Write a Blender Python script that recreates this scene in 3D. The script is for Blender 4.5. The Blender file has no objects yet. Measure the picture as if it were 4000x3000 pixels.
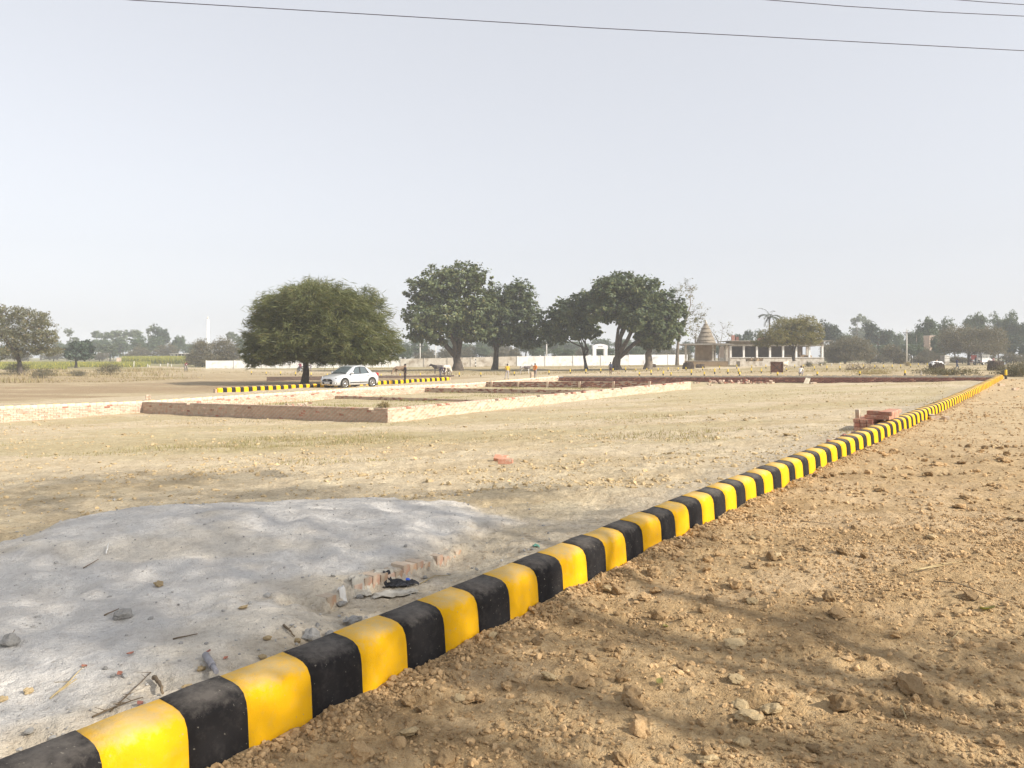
import bpy, bmesh, math, random
import numpy as np
from mathutils import Vector, Matrix

random.seed(7)
RNG = np.random.default_rng(7)
R = math.radians
scene = bpy.context.scene
COL = scene.collection

# ------------------------------------------------------------------ camera, sky, sun, exposure
F, CX, HY, CZ = 3000.0, 2000.0, 1393.0, 1.55      # focal length and horizon measured on the photograph (4000 px wide), eye height
cam_data = bpy.data.cameras.new('camera')
cam = bpy.data.objects.new('camera', cam_data)
COL.objects.link(cam)
cam.location = (0, 0, CZ)
cam.rotation_euler = (R(90), 0, 0)
cam_data.sensor_width = 36
cam_data.lens = 27.0
cam_data.shift_y = (HY - 1500) / 4000
cam_data.clip_start = 0.05
cam_data.clip_end = 6000
scene.camera = cam

SUN_EL = R(33)
SUN_H = Vector((0.90, -0.43)).normalized()          # horizontal direction towards the sun
SUN = Vector((SUN_H.x * math.cos(SUN_EL), SUN_H.y * math.cos(SUN_EL), math.sin(SUN_EL)))
world = bpy.data.worlds.new('World')
scene.world = world
world.use_nodes = True
wn, wl = world.node_tree.nodes, world.node_tree.links
wn.clear()
sky = wn.new('ShaderNodeTexSky')
sky.sky_type = 'NISHITA'
sky.sun_disc = False
sky.sun_elevation = SUN_EL
sky.sun_rotation = math.atan2(SUN_H.x, SUN_H.y)
sky.air_density = 1.3
sky.dust_density = 2.0
sky.ozone_density = 1.0
hsv = wn.new('ShaderNodeHueSaturation')
hsv.inputs['Saturation'].default_value = 0.22
tint = wn.new('ShaderNodeMix')
tint.data_type = 'RGBA'
tint.blend_type = 'MULTIPLY'
tint.inputs[0].default_value = 1.0
tint.inputs[7].default_value = (0.96, 0.985, 1.04, 1)
bg = wn.new('ShaderNodeBackground')
bg.inputs['Strength'].default_value = 0.112
wo = wn.new('ShaderNodeOutputWorld')
wl.new(sky.outputs[0], hsv.inputs['Color'])
wl.new(hsv.outputs[0], tint.inputs[6])
veil = wn.new('ShaderNodeMix')                       # thin even haze high up, over the whole sky
veil.data_type = 'RGBA'
veil.inputs[0].default_value = 0.6
veil.inputs[7].default_value = (3.50, 3.57, 3.84, 1)
wl.new(tint.outputs[2], veil.inputs[6])
wl.new(veil.outputs[2], bg.inputs['Color'])
wl.new(bg.outputs[0], wo.inputs['Surface'])

sun_data = bpy.data.lights.new('sun', 'SUN')
sun_data.energy = 3.6
sun_data.angle = R(0.6)
sun_data.color = (1.0, 0.93, 0.82)
sun = bpy.data.objects.new('sun', sun_data)
COL.objects.link(sun)
sun.rotation_euler = SUN.to_track_quat('Z', 'Y').to_euler()
sun.location = (30, -15, 30)

vs = scene.view_settings
vs.view_transform = 'Standard'
vs.look = 'None'
vs.gamma = 1
vs.use_curve_mapping = False
vs.exposure = 0.92
scene.cycles.use_denoising = True
scene.cycles.max_bounces = 6
scene.cycles.diffuse_bounces = 3
scene.cycles.transparent_max_bounces = 8
scene.cycles.volume_bounces = 1
scene.cycles.use_adaptive_sampling = True
scene.cycles.adaptive_threshold = 0.015

HAZE_DENSITY = 0.0008

# ------------------------------------------------------------------ plan of the site
GU = np.array((0.585, 0.811))      # along the kerb, away from the camera
GV = np.array((-0.811, 0.585))     # across the plots, to the left


def uv2xy(u, v):
    return (GU[0] * u + GV[0] * v, GU[1] * u + GV[1] * v)


def xy2uv(x, y):
    return GU[0] * x + GU[1] * y, GV[0] * x + GV[1] * y


def PX(px, py, Y):
    return Vector(((px - CX) / F * Y, Y, CZ - (py - HY) / F * Y))


V_KERB, V_WALL, V_FAR = 2.70, 34.8, 41.3
U_END, U_END2 = 48.4, 55.06


def smooth(a, b, t):
    t = np.clip((t - a) / (b - a), 0, 1)
    return t * t * (3 - 2 * t)


def _hash(ix, iy, seed):
    h = (ix.astype(np.int64) * 374761393 + iy.astype(np.int64) * 668265263 + seed * 974711) & 0x7fffffff
    h = ((h ^ (h >> 13)) * 1274126177) & 0x7fffffff
    return ((h ^ (h >> 16)) & 0xffff) / 65535.0


def vnoise(x, y, seed=0):
    ix, iy = np.floor(x), np.floor(y)
    fx, fy = x - ix, y - iy
    fx, fy = fx * fx * (3 - 2 * fx), fy * fy * (3 - 2 * fy)
    ix, iy = ix.astype(np.int64), iy.astype(np.int64)
    a, b = _hash(ix, iy, seed), _hash(ix + 1, iy, seed)
    c, d = _hash(ix, iy + 1, seed), _hash(ix + 1, iy + 1, seed)
    return (a + (b - a) * fx) * (1 - fy) + (c + (d - c) * fx) * fy


def fbm(x, y, seed=0, octv=4):
    s, a, t = 0, 0.5, 0
    for k in range(octv):
        s = s + a * vnoise(x * 2 ** k + 17.3 * k, y * 2 ** k - 9.1 * k, seed + k)
        t += a
        a *= 0.55
    return s / t


class RBF:
    def __init__(self, pts):
        p = np.array(pts, float)
        self.c = p[:, :2]
        n = len(p)
        d = np.linalg.norm(self.c[:, None] - self.c[None], axis=2)
        A = np.zeros((n + 1, n + 1))
        A[:n, :n] = d + np.eye(n) * -0.6
        A[:n, n] = A[n, :n] = 1
        self.w = np.linalg.solve(A, np.append(p[:, 2], 0))

    def __call__(self, x, y):
        x, y = np.asarray(x, float), np.asarray(y, float)
        out = np.full(x.shape, self.w[-1])
        for (cx, cy), w in zip(self.c, self.w[:-1]):
            out = out + w * np.hypot(x - cx, y - cy)
        return out


def road_z(u):
    return np.interp(u, (-30, 0, 3, 6.5, 10, 20, 30, 40, 48, 60), (-.08, -.075, -.06, -.01, .0, .03, .10, .22, .33, .33))


_hi = []
for u in (-12, 0, 8, 16, 24, 32, 40, 48):
    for v in (2.7, -6, -20):
        _hi.append(uv2xy(u, v) + (float(road_z(u)),))
for px, z, Y in ((0, -.58, 31.2), (-900, -.6, 25), (555, -.62, 36), (1330, -.44, 46), (1800, -.42, 55), (2185, -.14, 65.3),
                 (854, -.60, 46.5), (1370, -.56, 51.6), (1754, -.36, 63.4), (1193, -.58, 60), (2700, .12, 55.5), (3560, .43, 45.2),
                 (2700, .08, 61), (2443, -.14, 86), (1794, -.50, 78), (982, -.70, 98), (1785, -.40, 108), (2410, -.22, 95),
                 (805, -.56, 135), (2690, .0, 145), (100, -.55, 150), (60, -.66, 62), (700, -.65, 106), (2755, .10, 118), (3215, .35, 130),
                 (3740, -.25, 105), (3850, -.05, 136), (3660, -.02, 85), (4300, .1, 90), (2000, .1, 240), (500, .0, 260), (3500, .2, 260),
                 (-600, -.5, 90), (4600, .2, 130), (-800, 0, 260), (4800, .2, 300), (3100, .02, 85), (3400, .10, 72), (3950, .2, 60)):
    p = PX(px, 0, Y)
    _hi.append((p.x, p.y, z))
HI = RBF(_hi)
_lo = [uv2xy(u, 3.0) + (z,) for u, z in ((-12, .05), (0, .055), (3, .07), (6, .12), (12, .12), (24, .14), (36, .2), (48, .28))]
_lo += [uv2xy(u, 8) + (z,) for u, z in ((-8, -.12), (4, -.15), (12, -.2), (30, -.15))]
for px, z, Y in ((0, -1.13, 31), (-900, -1.2, 25), (555, -1.06, 35.8), (1510, -.74, 26.4), (2700, -.48, 47.7), (1308, -.92, 45.2),
                 (1661, -.85, 51.5), (1925, -.66, 57.6), (2185, -.52, 64), (2700, -.25, 54.7), (3560, .08, 44.1)):
    p = PX(px, 0, Y)
    _lo.append((p.x, p.y, z))
LO = RBF(_lo)

HOLE_UV = np.array([(-60, V_KERB + .11), (U_END + .1, V_KERB + .11), (U_END2 + .1, V_WALL + .14), (-60, V_WALL + .14)])
HOLE = np.array([uv2xy(u, v) for u, v in HOLE_UV])


def in_hole(x, y):
    ok = np.ones(np.shape(x), bool)
    for k in range(4):
        a, b = HOLE[k], HOLE[(k + 1) % 4]
        ok &= ((b[0] - a[0]) * (y - a[1]) - (b[1] - a[1]) * (x - a[0])) >= 0
    return ok


def snap_hole(x, y):
    bx, by, bd = x.copy(), y.copy(), np.full(x.shape, 1e18)
    for k in range(4):
        a, b = HOLE[k], HOLE[(k + 1) % 4]
        e = b - a
        t = np.clip(((x - a[0]) * e[0] + (y - a[1]) * e[1]) / (e @ e), 0, 1)
        qx, qy = a[0] + t * e[0], a[1] + t * e[1]
        d = (qx - x) ** 2 + (qy - y) ** 2
        m = d < bd
        bx[m], by[m], bd[m] = qx[m], qy[m], d[m]
    return bx, by


# outline of the grey sand spread over the near plot (plan coordinates read off the photograph)
_YL = np.exp(np.linspace(math.log(1.2), math.log(60), 900))


def hit_lo(px, py):
    """where a pixel's ray meets the smooth plot surface"""
    x, z = (px - CX) / F * _YL, CZ - (py - HY) / F * _YL
    k = np.nonzero(z <= LO(x, _YL) + .04)[0]
    k = k[0] if len(k) else -1
    return x[k], _YL[k]


SAND_PTS = np.array([hit_lo(*q) for q in ((-700, 2380), (0, 2160), (330, 2065), (640, 2010), (1000, 1985), (1500, 1955), (2000, 2000), (2130, 2040), (1850, 2085), (1640, 2215), (1300, 2320),
                                          (1330, 2420), (1000, 2560), (400, 2900), (-900, 3100), (-2000, 2700))])


def poly_dist(x, y, P):
    """signed distance to a polygon, positive inside"""
    d = np.full(x.shape, 1e18)
    inside = np.zeros(x.shape, bool)
    n = len(P)
    for k in range(n):
        a, b = P[k], P[(k + 1) % n]
        e = b - a
        t = np.clip(((x - a[0]) * e[0] + (y - a[1]) * e[1]) / (e @ e), 0, 1)
        d = np.minimum(d, (a[0] + t * e[0] - x) ** 2 + (a[1] + t * e[1] - y) ** 2)
        c = (a[1] > y) != (b[1] > y)
        with np.errstate(divide='ignore', invalid='ignore'):
            xx = (b[0] - a[0]) * (y - a[1]) / (b[1] - a[1]) + a[0]
        inside ^= c & (x < xx)
    return np.where(inside, 1, -1) * np.sqrt(d)


def sand_mask(x, y):
    near = (np.abs(x) < 14) & (y < 14)
    out = np.full(np.shape(x), -5.0)
    if near.any():
        wob = (fbm(x[near] * 1.3, y[near] * 1.3, 5, 4) - .5) * 0.9 + (fbm(x[near] * 7, y[near] * 7, 6, 3) - .5) * .35
        out[near] = poly_dist(x[near], y[near], SAND_PTS) + wob
    return out


def hi_z(x, y):
    u, v = xy2uv(x, y)
    z = HI(x, y)
    r = np.hypot(x, y)
    z = z + (0.1 - z) * smooth(260, 420, r)
    zr = road_z(u)
    wr = smooth(4.5, 2.5, v) * smooth(58, 46, u)
    z = z * (1 - wr) + zr * wr
    return z


def lo_z(x, y):
    return LO(x, y)


def relief_hi(x, y, z):
    u, v = xy2uv(x, y)
    r = np.hypot(x, y)
    a = smooth(3.0, 2.4, v)
    near = smooth(30, 4, r)
    n = (fbm(x * 1.1, y * 1.1, 11, 3) - .5) * .09 + (fbm(x * 4, y * 4, 12, 4) - .5) * .05 * near + (fbm(x * 16, y * 16, 13, 4) - .5) * .032 * near
    clump = np.clip(fbm(x * 6, y * 6, 14, 3) - .60, 0, 1) * .10 * near
    z = z + a * (n + clump) * smooth(200, 20, r)
    # loose earth thrown up against the foot of the kerb
    bank = smooth(.34, 0, V_KERB - v) * (v < V_KERB + .12) * smooth(52, 46, u)
    z = z + bank * (.012 + .085 * np.clip(fbm(u * 2.6, v * 3, 21, 4) - .33, 0, 1))
    # low heaps and ruts beyond the wall
    far = smooth(36, 40, v) + smooth(50, 56, u)
    z = z + np.clip(far, 0, 1) * (fbm(x * .22, y * .35, 31, 3) - .5) * .22 * smooth(220, 120, r)
    return z


MOUND = Vector((*hit_lo(640, 2090), 0))
EDGE0, EDGE1 = np.array((-1.14, 4.74)), np.array((-.245, 6.15))
EDGE_L = float(np.linalg.norm(EDGE1 - EDGE0))
EDGE_D = (EDGE1 - EDGE0) / EDGE_L


def relief_lo(x, y, z):
    r = np.hypot(x, y)
    near = smooth(30, 5, r)
    s = sand_mask(x, y)
    sm = smooth(-.1, .5, s)
    z = z + (1 - sm) * ((fbm(x * .9, y * 1.6, 41, 4) - .5) * .10 + (fbm(x * 3.2, y * 3.2, 44, 4) - .5) * .075 * smooth(45, 12, r) + (fbm(x * 8, y * 8, 42, 3) - .5) * .04 * near + (fbm(x * 20, y * 20, 43, 2) - .5) * .02 * near)
    z = z + smooth(-.05, .35, s) * .05
    dx, dy = x - MOUND.x, y - MOUND.y
    q = np.exp(-((dx / 1.9) ** 2 + (dy / 1.1) ** 2))
    z = z + q * .21 * smooth(-.35, .6, s)
    dx, dy = x + 1.2, y - 8.6
    z = z + np.exp(-((dx / 2.2) ** 2 + (dy / .9) ** 2)) * .07 * sm
    z = z + sm * ((fbm(x * 1.2, y * 1.2, 51, 3) - .5) * .07 + (fbm(x * 4, y * 4, 52, 4) - .5) * .045 + (fbm(x * 18, y * 18, 53, 3) - .5) * .020)
    # trodden hollows
    for hx, hy, hr in ((-2.9, 4.9, .16), (-2.4, 5.3, .13), (-3.2, 5.6, .18), (-1.9, 4.5, .14), (-2.6, 4.3, .15), (-1.5, 5.6, .14), (-3.6, 4.6, .2), (-.6, 6.4, .17), (-2.0, 6.5, .2), (-1.1, 7.3, .2)):
        d2 = ((x - hx) ** 2 + ((y - hy) / 1.3) ** 2) / hr ** 2
        z = z + sm * (-.045 * np.exp(-d2) + .022 * np.exp(-(np.sqrt(d2) - 1.5) ** 2 * 4))
    # the ground drops along the brick edging
    t = ((x - EDGE0[0]) * EDGE_D[0] + (y - EDGE0[1]) * EDGE_D[1])
    c = (x - EDGE0[0]) * EDGE_D[1] - (y - EDGE0[1]) * EDGE_D[0]        # to the right of the row
    fade = smooth(-.25, .05, t) * smooth(EDGE_L + .3, EDGE_L - .5, t) * smooth(.75, .2, c)
    z = z - .075 * smooth(-.004, .014, c) * fade
    return z


def ground_z(x, y):
    """height of the finished ground under any point"""
    x, y = np.atleast_1d(np.asarray(x, float)), np.atleast_1d(np.asarray(y, float))
    h = in_hole(x, y)
    out = np.empty(x.shape)
    if h.any():
        out[h] = relief_lo(x[h], y[h], lo_z(x[h], y[h]))
    if (~h).any():
        out[~h] = relief_hi(x[~h], y[~h], hi_z(x[~h], y[~h]))
    return out


def gz(x, y):
    return float(ground_z(x, y)[0])


_YS = np.exp(np.linspace(math.log(1.2), math.log(600), 2600))


def hit(px, py):
    """the ground point seen at a pixel of the photograph"""
    x = (px - CX) / F * _YS
    z = CZ - (py - HY) / F * _YS
    g = ground_z(x, _YS)
    below = np.nonzero(z <= g)[0]
    k = below[0] if len(below) else len(_YS) - 1
    return Vector((x[k], _YS[k], g[k]))


# ------------------------------------------------------------------ helpers
def put(o, parent=None, label=None, cat=None, group=None, kind=None):
    COL.objects.link(o)
    if parent:
        o.parent = parent
    if label:
        o['label'] = label
    if cat:
        o['category'] = cat
    if group:
        o['group'] = group
    if kind:
        o['kind'] = kind
    return o


def root(name, loc, rz, label, cat, group=None):
    o = bpy.data.objects.new(name, None)
    o.empty_display_size = .2
    o.location = loc
    o.rotation_euler = (0, 0, rz)
    return put(o, None, label, cat, group)


def set_mats(me, mats):
    for m in (mats if isinstance(mats, (list, tuple)) else [mats]):
        me.materials.append(m)


def np_mesh(name, V, Fc, mats, smooth_=False, midx=None):
    """V (n,3), Fc (m,k) with k = 3 or 4"""
    me = bpy.data.meshes.new(name)
    V = np.asarray(V, np.float32)
    Fc = np.asarray(Fc, np.int32)
    n, m, k = len(V), len(Fc), Fc.shape[1]
    me.vertices.add(n)
    me.vertices.foreach_set('co', V.ravel())
    me.loops.add(m * k)
    me.loops.foreach_set('vertex_index', Fc.ravel())
    me.polygons.add(m)
    me.polygons.foreach_set('loop_start', np.arange(m, dtype=np.int32) * k)
    me.polygons.foreach_set('loop_total', np.full(m, k, np.int32))
    if midx is not None:
        me.polygons.foreach_set('material_index', np.asarray(midx, np.int32))
    me.polygons.foreach_set('use_smooth', np.full(m, bool(smooth_)))
    me.update(calc_edges=True)
    set_mats(me, mats)
    return me


class MB:
    """collects shapes for one mesh"""
    def __init__(self):
        self.v, self.f, self.m, self.s = [], [], [], []

    def add(self, vs, fs, mi=0, sm=False):
        b = len(self.v)
        self.v += [tuple(p) for p in vs]
        for f in fs:
            self.f.append(tuple(b + i for i in f))
            self.m.append(mi)
            self.s.append(sm)
        return self

    def box(self, c, s, rz=0, mi=0, M=None, taper=1.0):
        hx, hy, hz = s[0] / 2, s[1] / 2, s[2] / 2
        ca, sa = math.cos(rz), math.sin(rz)
        vs = []
        for z in (-1, 1):
            t = taper if z > 0 else 1
            for x, y in ((-1, -1), (1, -1), (1, 1), (-1, 1)):
                X, Y, Z = x * hx * t, y * hy * t, z * hz
                p = Vector((c[0] + X * ca - Y * sa, c[1] + X * sa + Y * ca, c[2] + Z))
                vs.append(M @ p if M else p)
        return self.add(vs, ((3, 2, 1, 0), (4, 5, 6, 7), (0, 1, 5, 4), (1, 2, 6, 5), (2, 3, 7, 6), (3, 0, 4, 7)), mi)

    def tube(self, pts, rad, n=8, mi=0, cap=True, sm=True):
        pts = [Vector(p) for p in pts]
        if not isinstance(rad, (list, tuple)):
            rad = [rad] * len(pts)
        vs, up = [], Vector((0, 0, 1))
        prev = None
        for i, p in enumerate(pts):
            d = (pts[min(i + 1, len(pts) - 1)] - pts[max(i - 1, 0)])
            d = d.normalized() if d.length > 1e-9 else Vector((0, 0, 1))
            if prev is None:
                a = d.cross(up if abs(d.z) < .9 else Vector((1, 0, 0))).normalized()
            else:
                a = (prev - d * prev.dot(d))
                a = a.normalized() if a.length > 1e-6 else d.orthogonal().normalized()
            prev = a
            b = d.cross(a)
            for k in range(n):
                t = 2 * math.pi * k / n
                vs.append(p + (a * math.cos(t) + b * math.sin(t)) * rad[i])
        fs = []
        for i in range(len(pts) - 1):
            for k in range(n):
                k2 = (k + 1) % n
                fs.append((i * n + k, i * n + k2, (i + 1) * n + k2, (i + 1) * n + k))
        self.add(vs, fs, mi, sm)
        if cap:
            b = len(self.v) - len(vs)
            self.f.append(tuple(b + k for k in reversed(range(n))))
            self.f.append(tuple(b + (len(pts) - 1) * n + k for k in range(n)))
            self.m += [mi, mi]
            self.s += [False, False]
        return self

    def lathe(self, prof, n=24, c=(0, 0, 0), mi=0, sm=True, sx=1, sy=1):
        vs = []
        for r, z in prof:
            for k in range(n):
                t = 2 * math.pi * k / n
                vs.append((c[0] + r * math.cos(t) * sx, c[1] + r * math.sin(t) * sy, c[2] + z))
        fs = []
        for i in range(len(prof) - 1):
            for k in range(n):
                k2 = (k + 1) % n
                fs.append((i * n + k, i * n + k2, (i + 1) * n + k2, (i + 1) * n + k))
        self.add(vs, fs, mi, sm)
        b = len(self.v) - len(vs)
        self.f.append(tuple(b + k for k in reversed(range(n))))
        self.f.append(tuple(b + (len(prof) - 1) * n + k for k in range(n)))
        self.m += [mi, mi]
        self.s += [sm, sm]
        return self

    def disc(self, c, r, axis='y', t=.02, n=20, mi=0, r2=None):
        pts = [Vector(c), Vector(c)]
        k = 'xyz'.index(axis)
        pts[0][k] -= t / 2
        pts[1][k] += t / 2
        return self.tube(pts, [r, r2 or r], n, mi)

    def ball(self, c, s, n=10, mi=0, jit=0, rnd=random):
        vs, fs = [], []
        m = max(4, n // 2)
        for i in range(m + 1):
            ph = math.pi * i / m
            for k in range(n):
                th = 2 * math.pi * k / n
                j = 1 + rnd.uniform(-jit, jit)
                vs.append((c[0] + s[0] * math.sin(ph) * math.cos(th) * j, c[1] + s[1] * math.sin(ph) * math.sin(th) * j, c[2] + s[2] * math.cos(ph) * j))
        for i in range(m):
            for k in range(n):
                k2 = (k + 1) % n
                fs.append((i * n + k, (i + 1) * n + k, (i + 1) * n + k2, i * n + k2))
        return self.add(vs, fs, mi, True)

    def mesh(self, name, mats):
        me = bpy.data.meshes.new(name)
        me.from_pydata(self.v, [], self.f)
        me.polygons.foreach_set('material_index', self.m)
        me.polygons.foreach_set('use_smooth', self.s)
        me.update()
        set_mats(me, mats)
        return me

    def obj(self, name, mats, parent=None, **k):
        return put(bpy.data.objects.new(name, self.mesh(name, mats)), parent, **k)


def ordinal(n):
    w = ['first', 'second', 'third', 'fourth', 'fifth', 'sixth', 'seventh', 'eighth', 'ninth', 'tenth', 'eleventh', 'twelfth', 'thirteenth', 'fourteenth',
         'fifteenth', 'sixteenth', 'seventeenth', 'eighteenth', 'nineteenth', 'twentieth']
    if n < 20:
        return w[n]
    return 'twenty-' + w[n - 20] if n < 29 else ('thirtieth' if n == 29 else 'thirty-' + w[n - 30])


def copy_tree(o, parent=None):
    c = o.copy()
    COL.objects.link(c)
    if parent:
        c.parent = parent
    for ch in list(o.children):
        copy_tree(ch, c)
    return c


# ------------------------------------------------------------------ materials
def new_mat(name):
    m = bpy.data.materials.new(name)
    m.use_nodes = True
    nt = m.node_tree
    b = nt.nodes['Principled BSDF']
    return m, nt, nt.nodes, nt.links, b


def mix_rgb(nt, fac, a, b, blend='MIX'):
    n = nt.nodes.new('ShaderNodeMix')
    n.data_type = 'RGBA'
    n.blend_type = blend
    for sock, val in ((n.inputs[0], fac), (n.inputs[6], a), (n.inputs[7], b)):
        if isinstance(val, (int, float)):
            sock.default_value = val
        elif isinstance(val, tuple):
            sock.default_value = val if len(val) == 4 else val + (1,)
        else:
            nt.links.new(val, sock)
    return n.outputs[2]


def noise(nt, scale, detail=5, rough=.55, vec=None, out=0):
    n = nt.nodes.new('ShaderNodeTexNoise')
    n.inputs['Scale'].default_value = scale
    n.inputs['Detail'].default_value = detail
    n.inputs['Roughness'].default_value = rough
    if vec is not None:
        nt.links.new(vec, n.inputs['Vector'])
    return n.outputs[out]


def ramp(nt, fac, a, b):
    n = nt.nodes.new('ShaderNodeMapRange')
    n.inputs[1].default_value = a
    n.inputs[2].default_value = b
    n.clamp = True
    nt.links.new(fac, n.inputs[0])
    return n.outputs[0]


def math_n(nt, op, a, b=None):
    n = nt.nodes.new('ShaderNodeMath')
    n.operation = op
    for s, v in ((n.inputs[0], a), (n.inputs[1], b)):
        if v is None:
            continue
        if isinstance(v, (int, float)):
            s.default_value = v
        else:
            nt.links.new(v, s)
    return n.outputs[0]


def bump(nt, bsdf, h, strength=.4, dist=.02):
    n = nt.nodes.new('ShaderNodeBump')
    n.inputs['Strength'].default_value = strength
    n.inputs['Distance'].default_value = dist
    nt.links.new(h, n.inputs['Height'])
    nt.links.new(n.outputs[0], bsdf.inputs['Normal'])


def rand_val(nt):
    g = nt.nodes.new('ShaderNodeNewGeometry')
    o = nt.nodes.new('ShaderNodeObjectInfo')
    s = math_n(nt, 'ADD', g.outputs['Random Per Island'], o.outputs['Random'])
    return math_n(nt, 'FRACT', s)


def mat(name, c1, c2=None, scale=6, rough=.9, lo=.35, hi=.65, rnd=0.0, bmp=0, bscale=60, bdist=.01, spec=.3, c3=None, s3=40, metallic=0):
    m, nt, N, L, b = new_mat(name)
    tc = N.new('ShaderNodeTexCoord')
    col = None
    if c2 is None:
        c2 = tuple(x * .8 for x in c1)
    f = ramp(nt, noise(nt, scale, 6, .6, tc.outputs['Object']), lo, hi)
    col = mix_rgb(nt, f, c1, c2)
    if c3 is not None:
        f3 = ramp(nt, noise(nt, s3, 4, .6, tc.outputs['Object']), .52, .66)
        col = mix_rgb(nt, f3, col, c3)
    if rnd:
        h = N.new('ShaderNodeHueSaturation')
        L.new(col, h.inputs['Color'])
        r = N.new('ShaderNodeMapRange')
        L.new(rand_val(nt), r.inputs[0])
        r.inputs[3].default_value = 1 - rnd
        r.inputs[4].default_value = 1 + rnd
        L.new(r.outputs[0], h.inputs['Value'])
        col = h.outputs[0]
    L.new(col, b.inputs['Base Color'])
    b.inputs['Roughness'].default_value = rough
    b.inputs['Specular IOR Level'].default_value = spec
    b.inputs['Metallic'].default_value = metallic
    if bmp:
        bump(nt, b, noise(nt, bscale, 6, .65, tc.outputs['Object']), bmp, bdist)
    return m


def leaf_mat(name, dark, light, yellow=None, trans=.3, scale=.5):
    m, nt, N, L, b = new_mat(name)
    tc = N.new('ShaderNodeTexCoord')
    r = rand_val(nt)
    f = ramp(nt, noise(nt, scale, 3, .6, tc.outputs['Object']), .38, .62)
    f = math_n(nt, 'ADD', math_n(nt, 'MULTIPLY', f, .55), math_n(nt, 'MULTIPLY', r, .45))
    col = mix_rgb(nt, f, dark, light)
    if yellow:
        col = mix_rgb(nt, ramp(nt, r, .80, .98), col, yellow)
    L.new(col, b.inputs['Base Color'])
    b.inputs['Roughness'].default_value = .55
    b.inputs['Specular IOR Level'].default_value = .35
    t = N.new('ShaderNodeBsdfTranslucent')
    L.new(mix_rgb(nt, 1.0, col, (1.25, 1.2, .6), 'MULTIPLY'), t.inputs['Color'])
    mx = N.new('ShaderNodeMixShader')
    mx.inputs[0].default_value = trans
    L.new(b.outputs[0], mx.inputs[1])
    L.new(t.outputs[0], mx.inputs[2])
    L.new(mx.outputs[0], N['Material Output'].inputs['Surface'])
    return m


def paint_mat(name, paint, dust, wear=(.30, .27, .22), amount=1.0):
    """road paint with dust lying on the upward faces, chips and soil splashes"""
    m, nt, N, L, b = new_mat(name)
    tc = N.new('ShaderNodeTexCoord')
    g = N.new('ShaderNodeNewGeometry')
    sp = N.new('ShaderNodeSeparateXYZ')
    L.new(g.outputs['Normal'], sp.inputs[0])
    oc = g.outputs['Position']
    n1 = noise(nt, 7, 6, .65, oc)
    n2 = noise(nt, 55, 4, .6, oc)
    n3 = noise(nt, 2.3, 3, .5, oc)
    base = mix_rgb(nt, ramp(nt, n3, .35, .7), paint, tuple(c * .82 for c in paint))
    n4 = noise(nt, 22, 5, .7, oc)
    up = ramp(nt, math_n(nt, 'ADD', sp.outputs[2], math_n(nt, 'MULTIPLY', math_n(nt, 'SUBTRACT', n4, .5), 1.1)), .50, 1.05)
    col = mix_rgb(nt, math_n(nt, 'MULTIPLY', up, .82 * amount), base, dust)
    film = math_n(nt, 'MULTIPLY', ramp(nt, n4, .50, .72), .16 * amount)
    col = mix_rgb(nt, film, col, dust)
    chips = ramp(nt, n2, .665, .70)
    col = mix_rgb(nt, math_n(nt, 'MULTIPLY', chips, .55), col, wear)
    L.new(col, b.inputs['Base Color'])
    b.inputs['Roughness'].default_value = .82
    b.inputs['Specular IOR Level'].default_value = .18
    bump(nt, b, noise(nt, 30, 6, .65, oc), .35, .012)
    return m


MT = {}
MT['kerb_yellow'] = paint_mat('kerb_yellow', (.86, .465, .005), (.54, .40, .19))
MT['kerb_black'] = paint_mat('kerb_black', (.017, .0155, .016), (.13, .115, .10))
MT['kerb_plain'] = mat('kerb_plain', (.62, .57, .47), (.48, .42, .33), 5, .9, bmp=.4, rnd=.06)
MT['brick_red'] = mat('brick_red', (.34, .13, .085), (.42, .20, .14), 9, .9, rnd=.28, bmp=.4, bscale=40, c3=(.50, .40, .30), s3=14)
MT['brick_orange'] = mat('brick_orange', (.43, .19, .12), (.49, .27, .19), 9, .9, rnd=.25, bmp=.4, bscale=40, c3=(.52, .39, .29), s3=18)
MT['brick_deep'] = mat('brick_deep', (.22, .085, .065), (.29, .13, .10), 9, .92, rnd=.28, bmp=.4, bscale=40, c3=(.33, .24, .19), s3=16)
MT['brick_pink'] = mat('brick_pink', (.54, .38, .30), (.60, .49, .38), 4, .9, rnd=.12, bmp=.4, bscale=40, c3=(.46, .28, .21), s3=9)
MT['brick_cream'] = mat('brick_cream', (.54, .45, .35), (.46, .36, .26), 6, .92, rnd=.2, bmp=.4, bscale=40, c3=(.45, .28, .18), s3=10)
MT['brick_grey'] = mat('brick_grey', (.50, .41, .31), (.44, .33, .25), 5, .92, rnd=.10, bmp=.4, bscale=40, c3=(.46, .27, .19), s3=8)
MT['mortar'] = mat('mortar', (.44, .38, .29), (.33, .27, .19), 6, .95, bmp=.5, bscale=50)
MT['brick_shaded'] = mat('brick_shaded', (.15, .105, .085), (.11, .08, .065), 6, .92, rnd=.2)  # low wall's brick with the acacia's shade put into the colour
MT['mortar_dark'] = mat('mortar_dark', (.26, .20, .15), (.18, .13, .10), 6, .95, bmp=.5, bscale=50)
MT['mortar_pink'] = mat('mortar_pink', (.62, .50, .38), (.54, .40, .29), 3, .95, bmp=.5, bscale=50)
MT['clod'] = mat('clod', (.47, .325, .175), (.36, .235, .115), 14, .97, rnd=.34, bmp=.7, bscale=55, bdist=.015)
MT['clod_pale'] = mat('clod_pale', (.50, .385, .225), (.41, .305, .165), 14, .97, rnd=.2, bmp=.6, bscale=55)
MT['stone_grey'] = mat('stone_grey', (.40, .385, .36), (.29, .28, .26), 12, .95, rnd=.18, bmp=.6, bscale=60)
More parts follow.
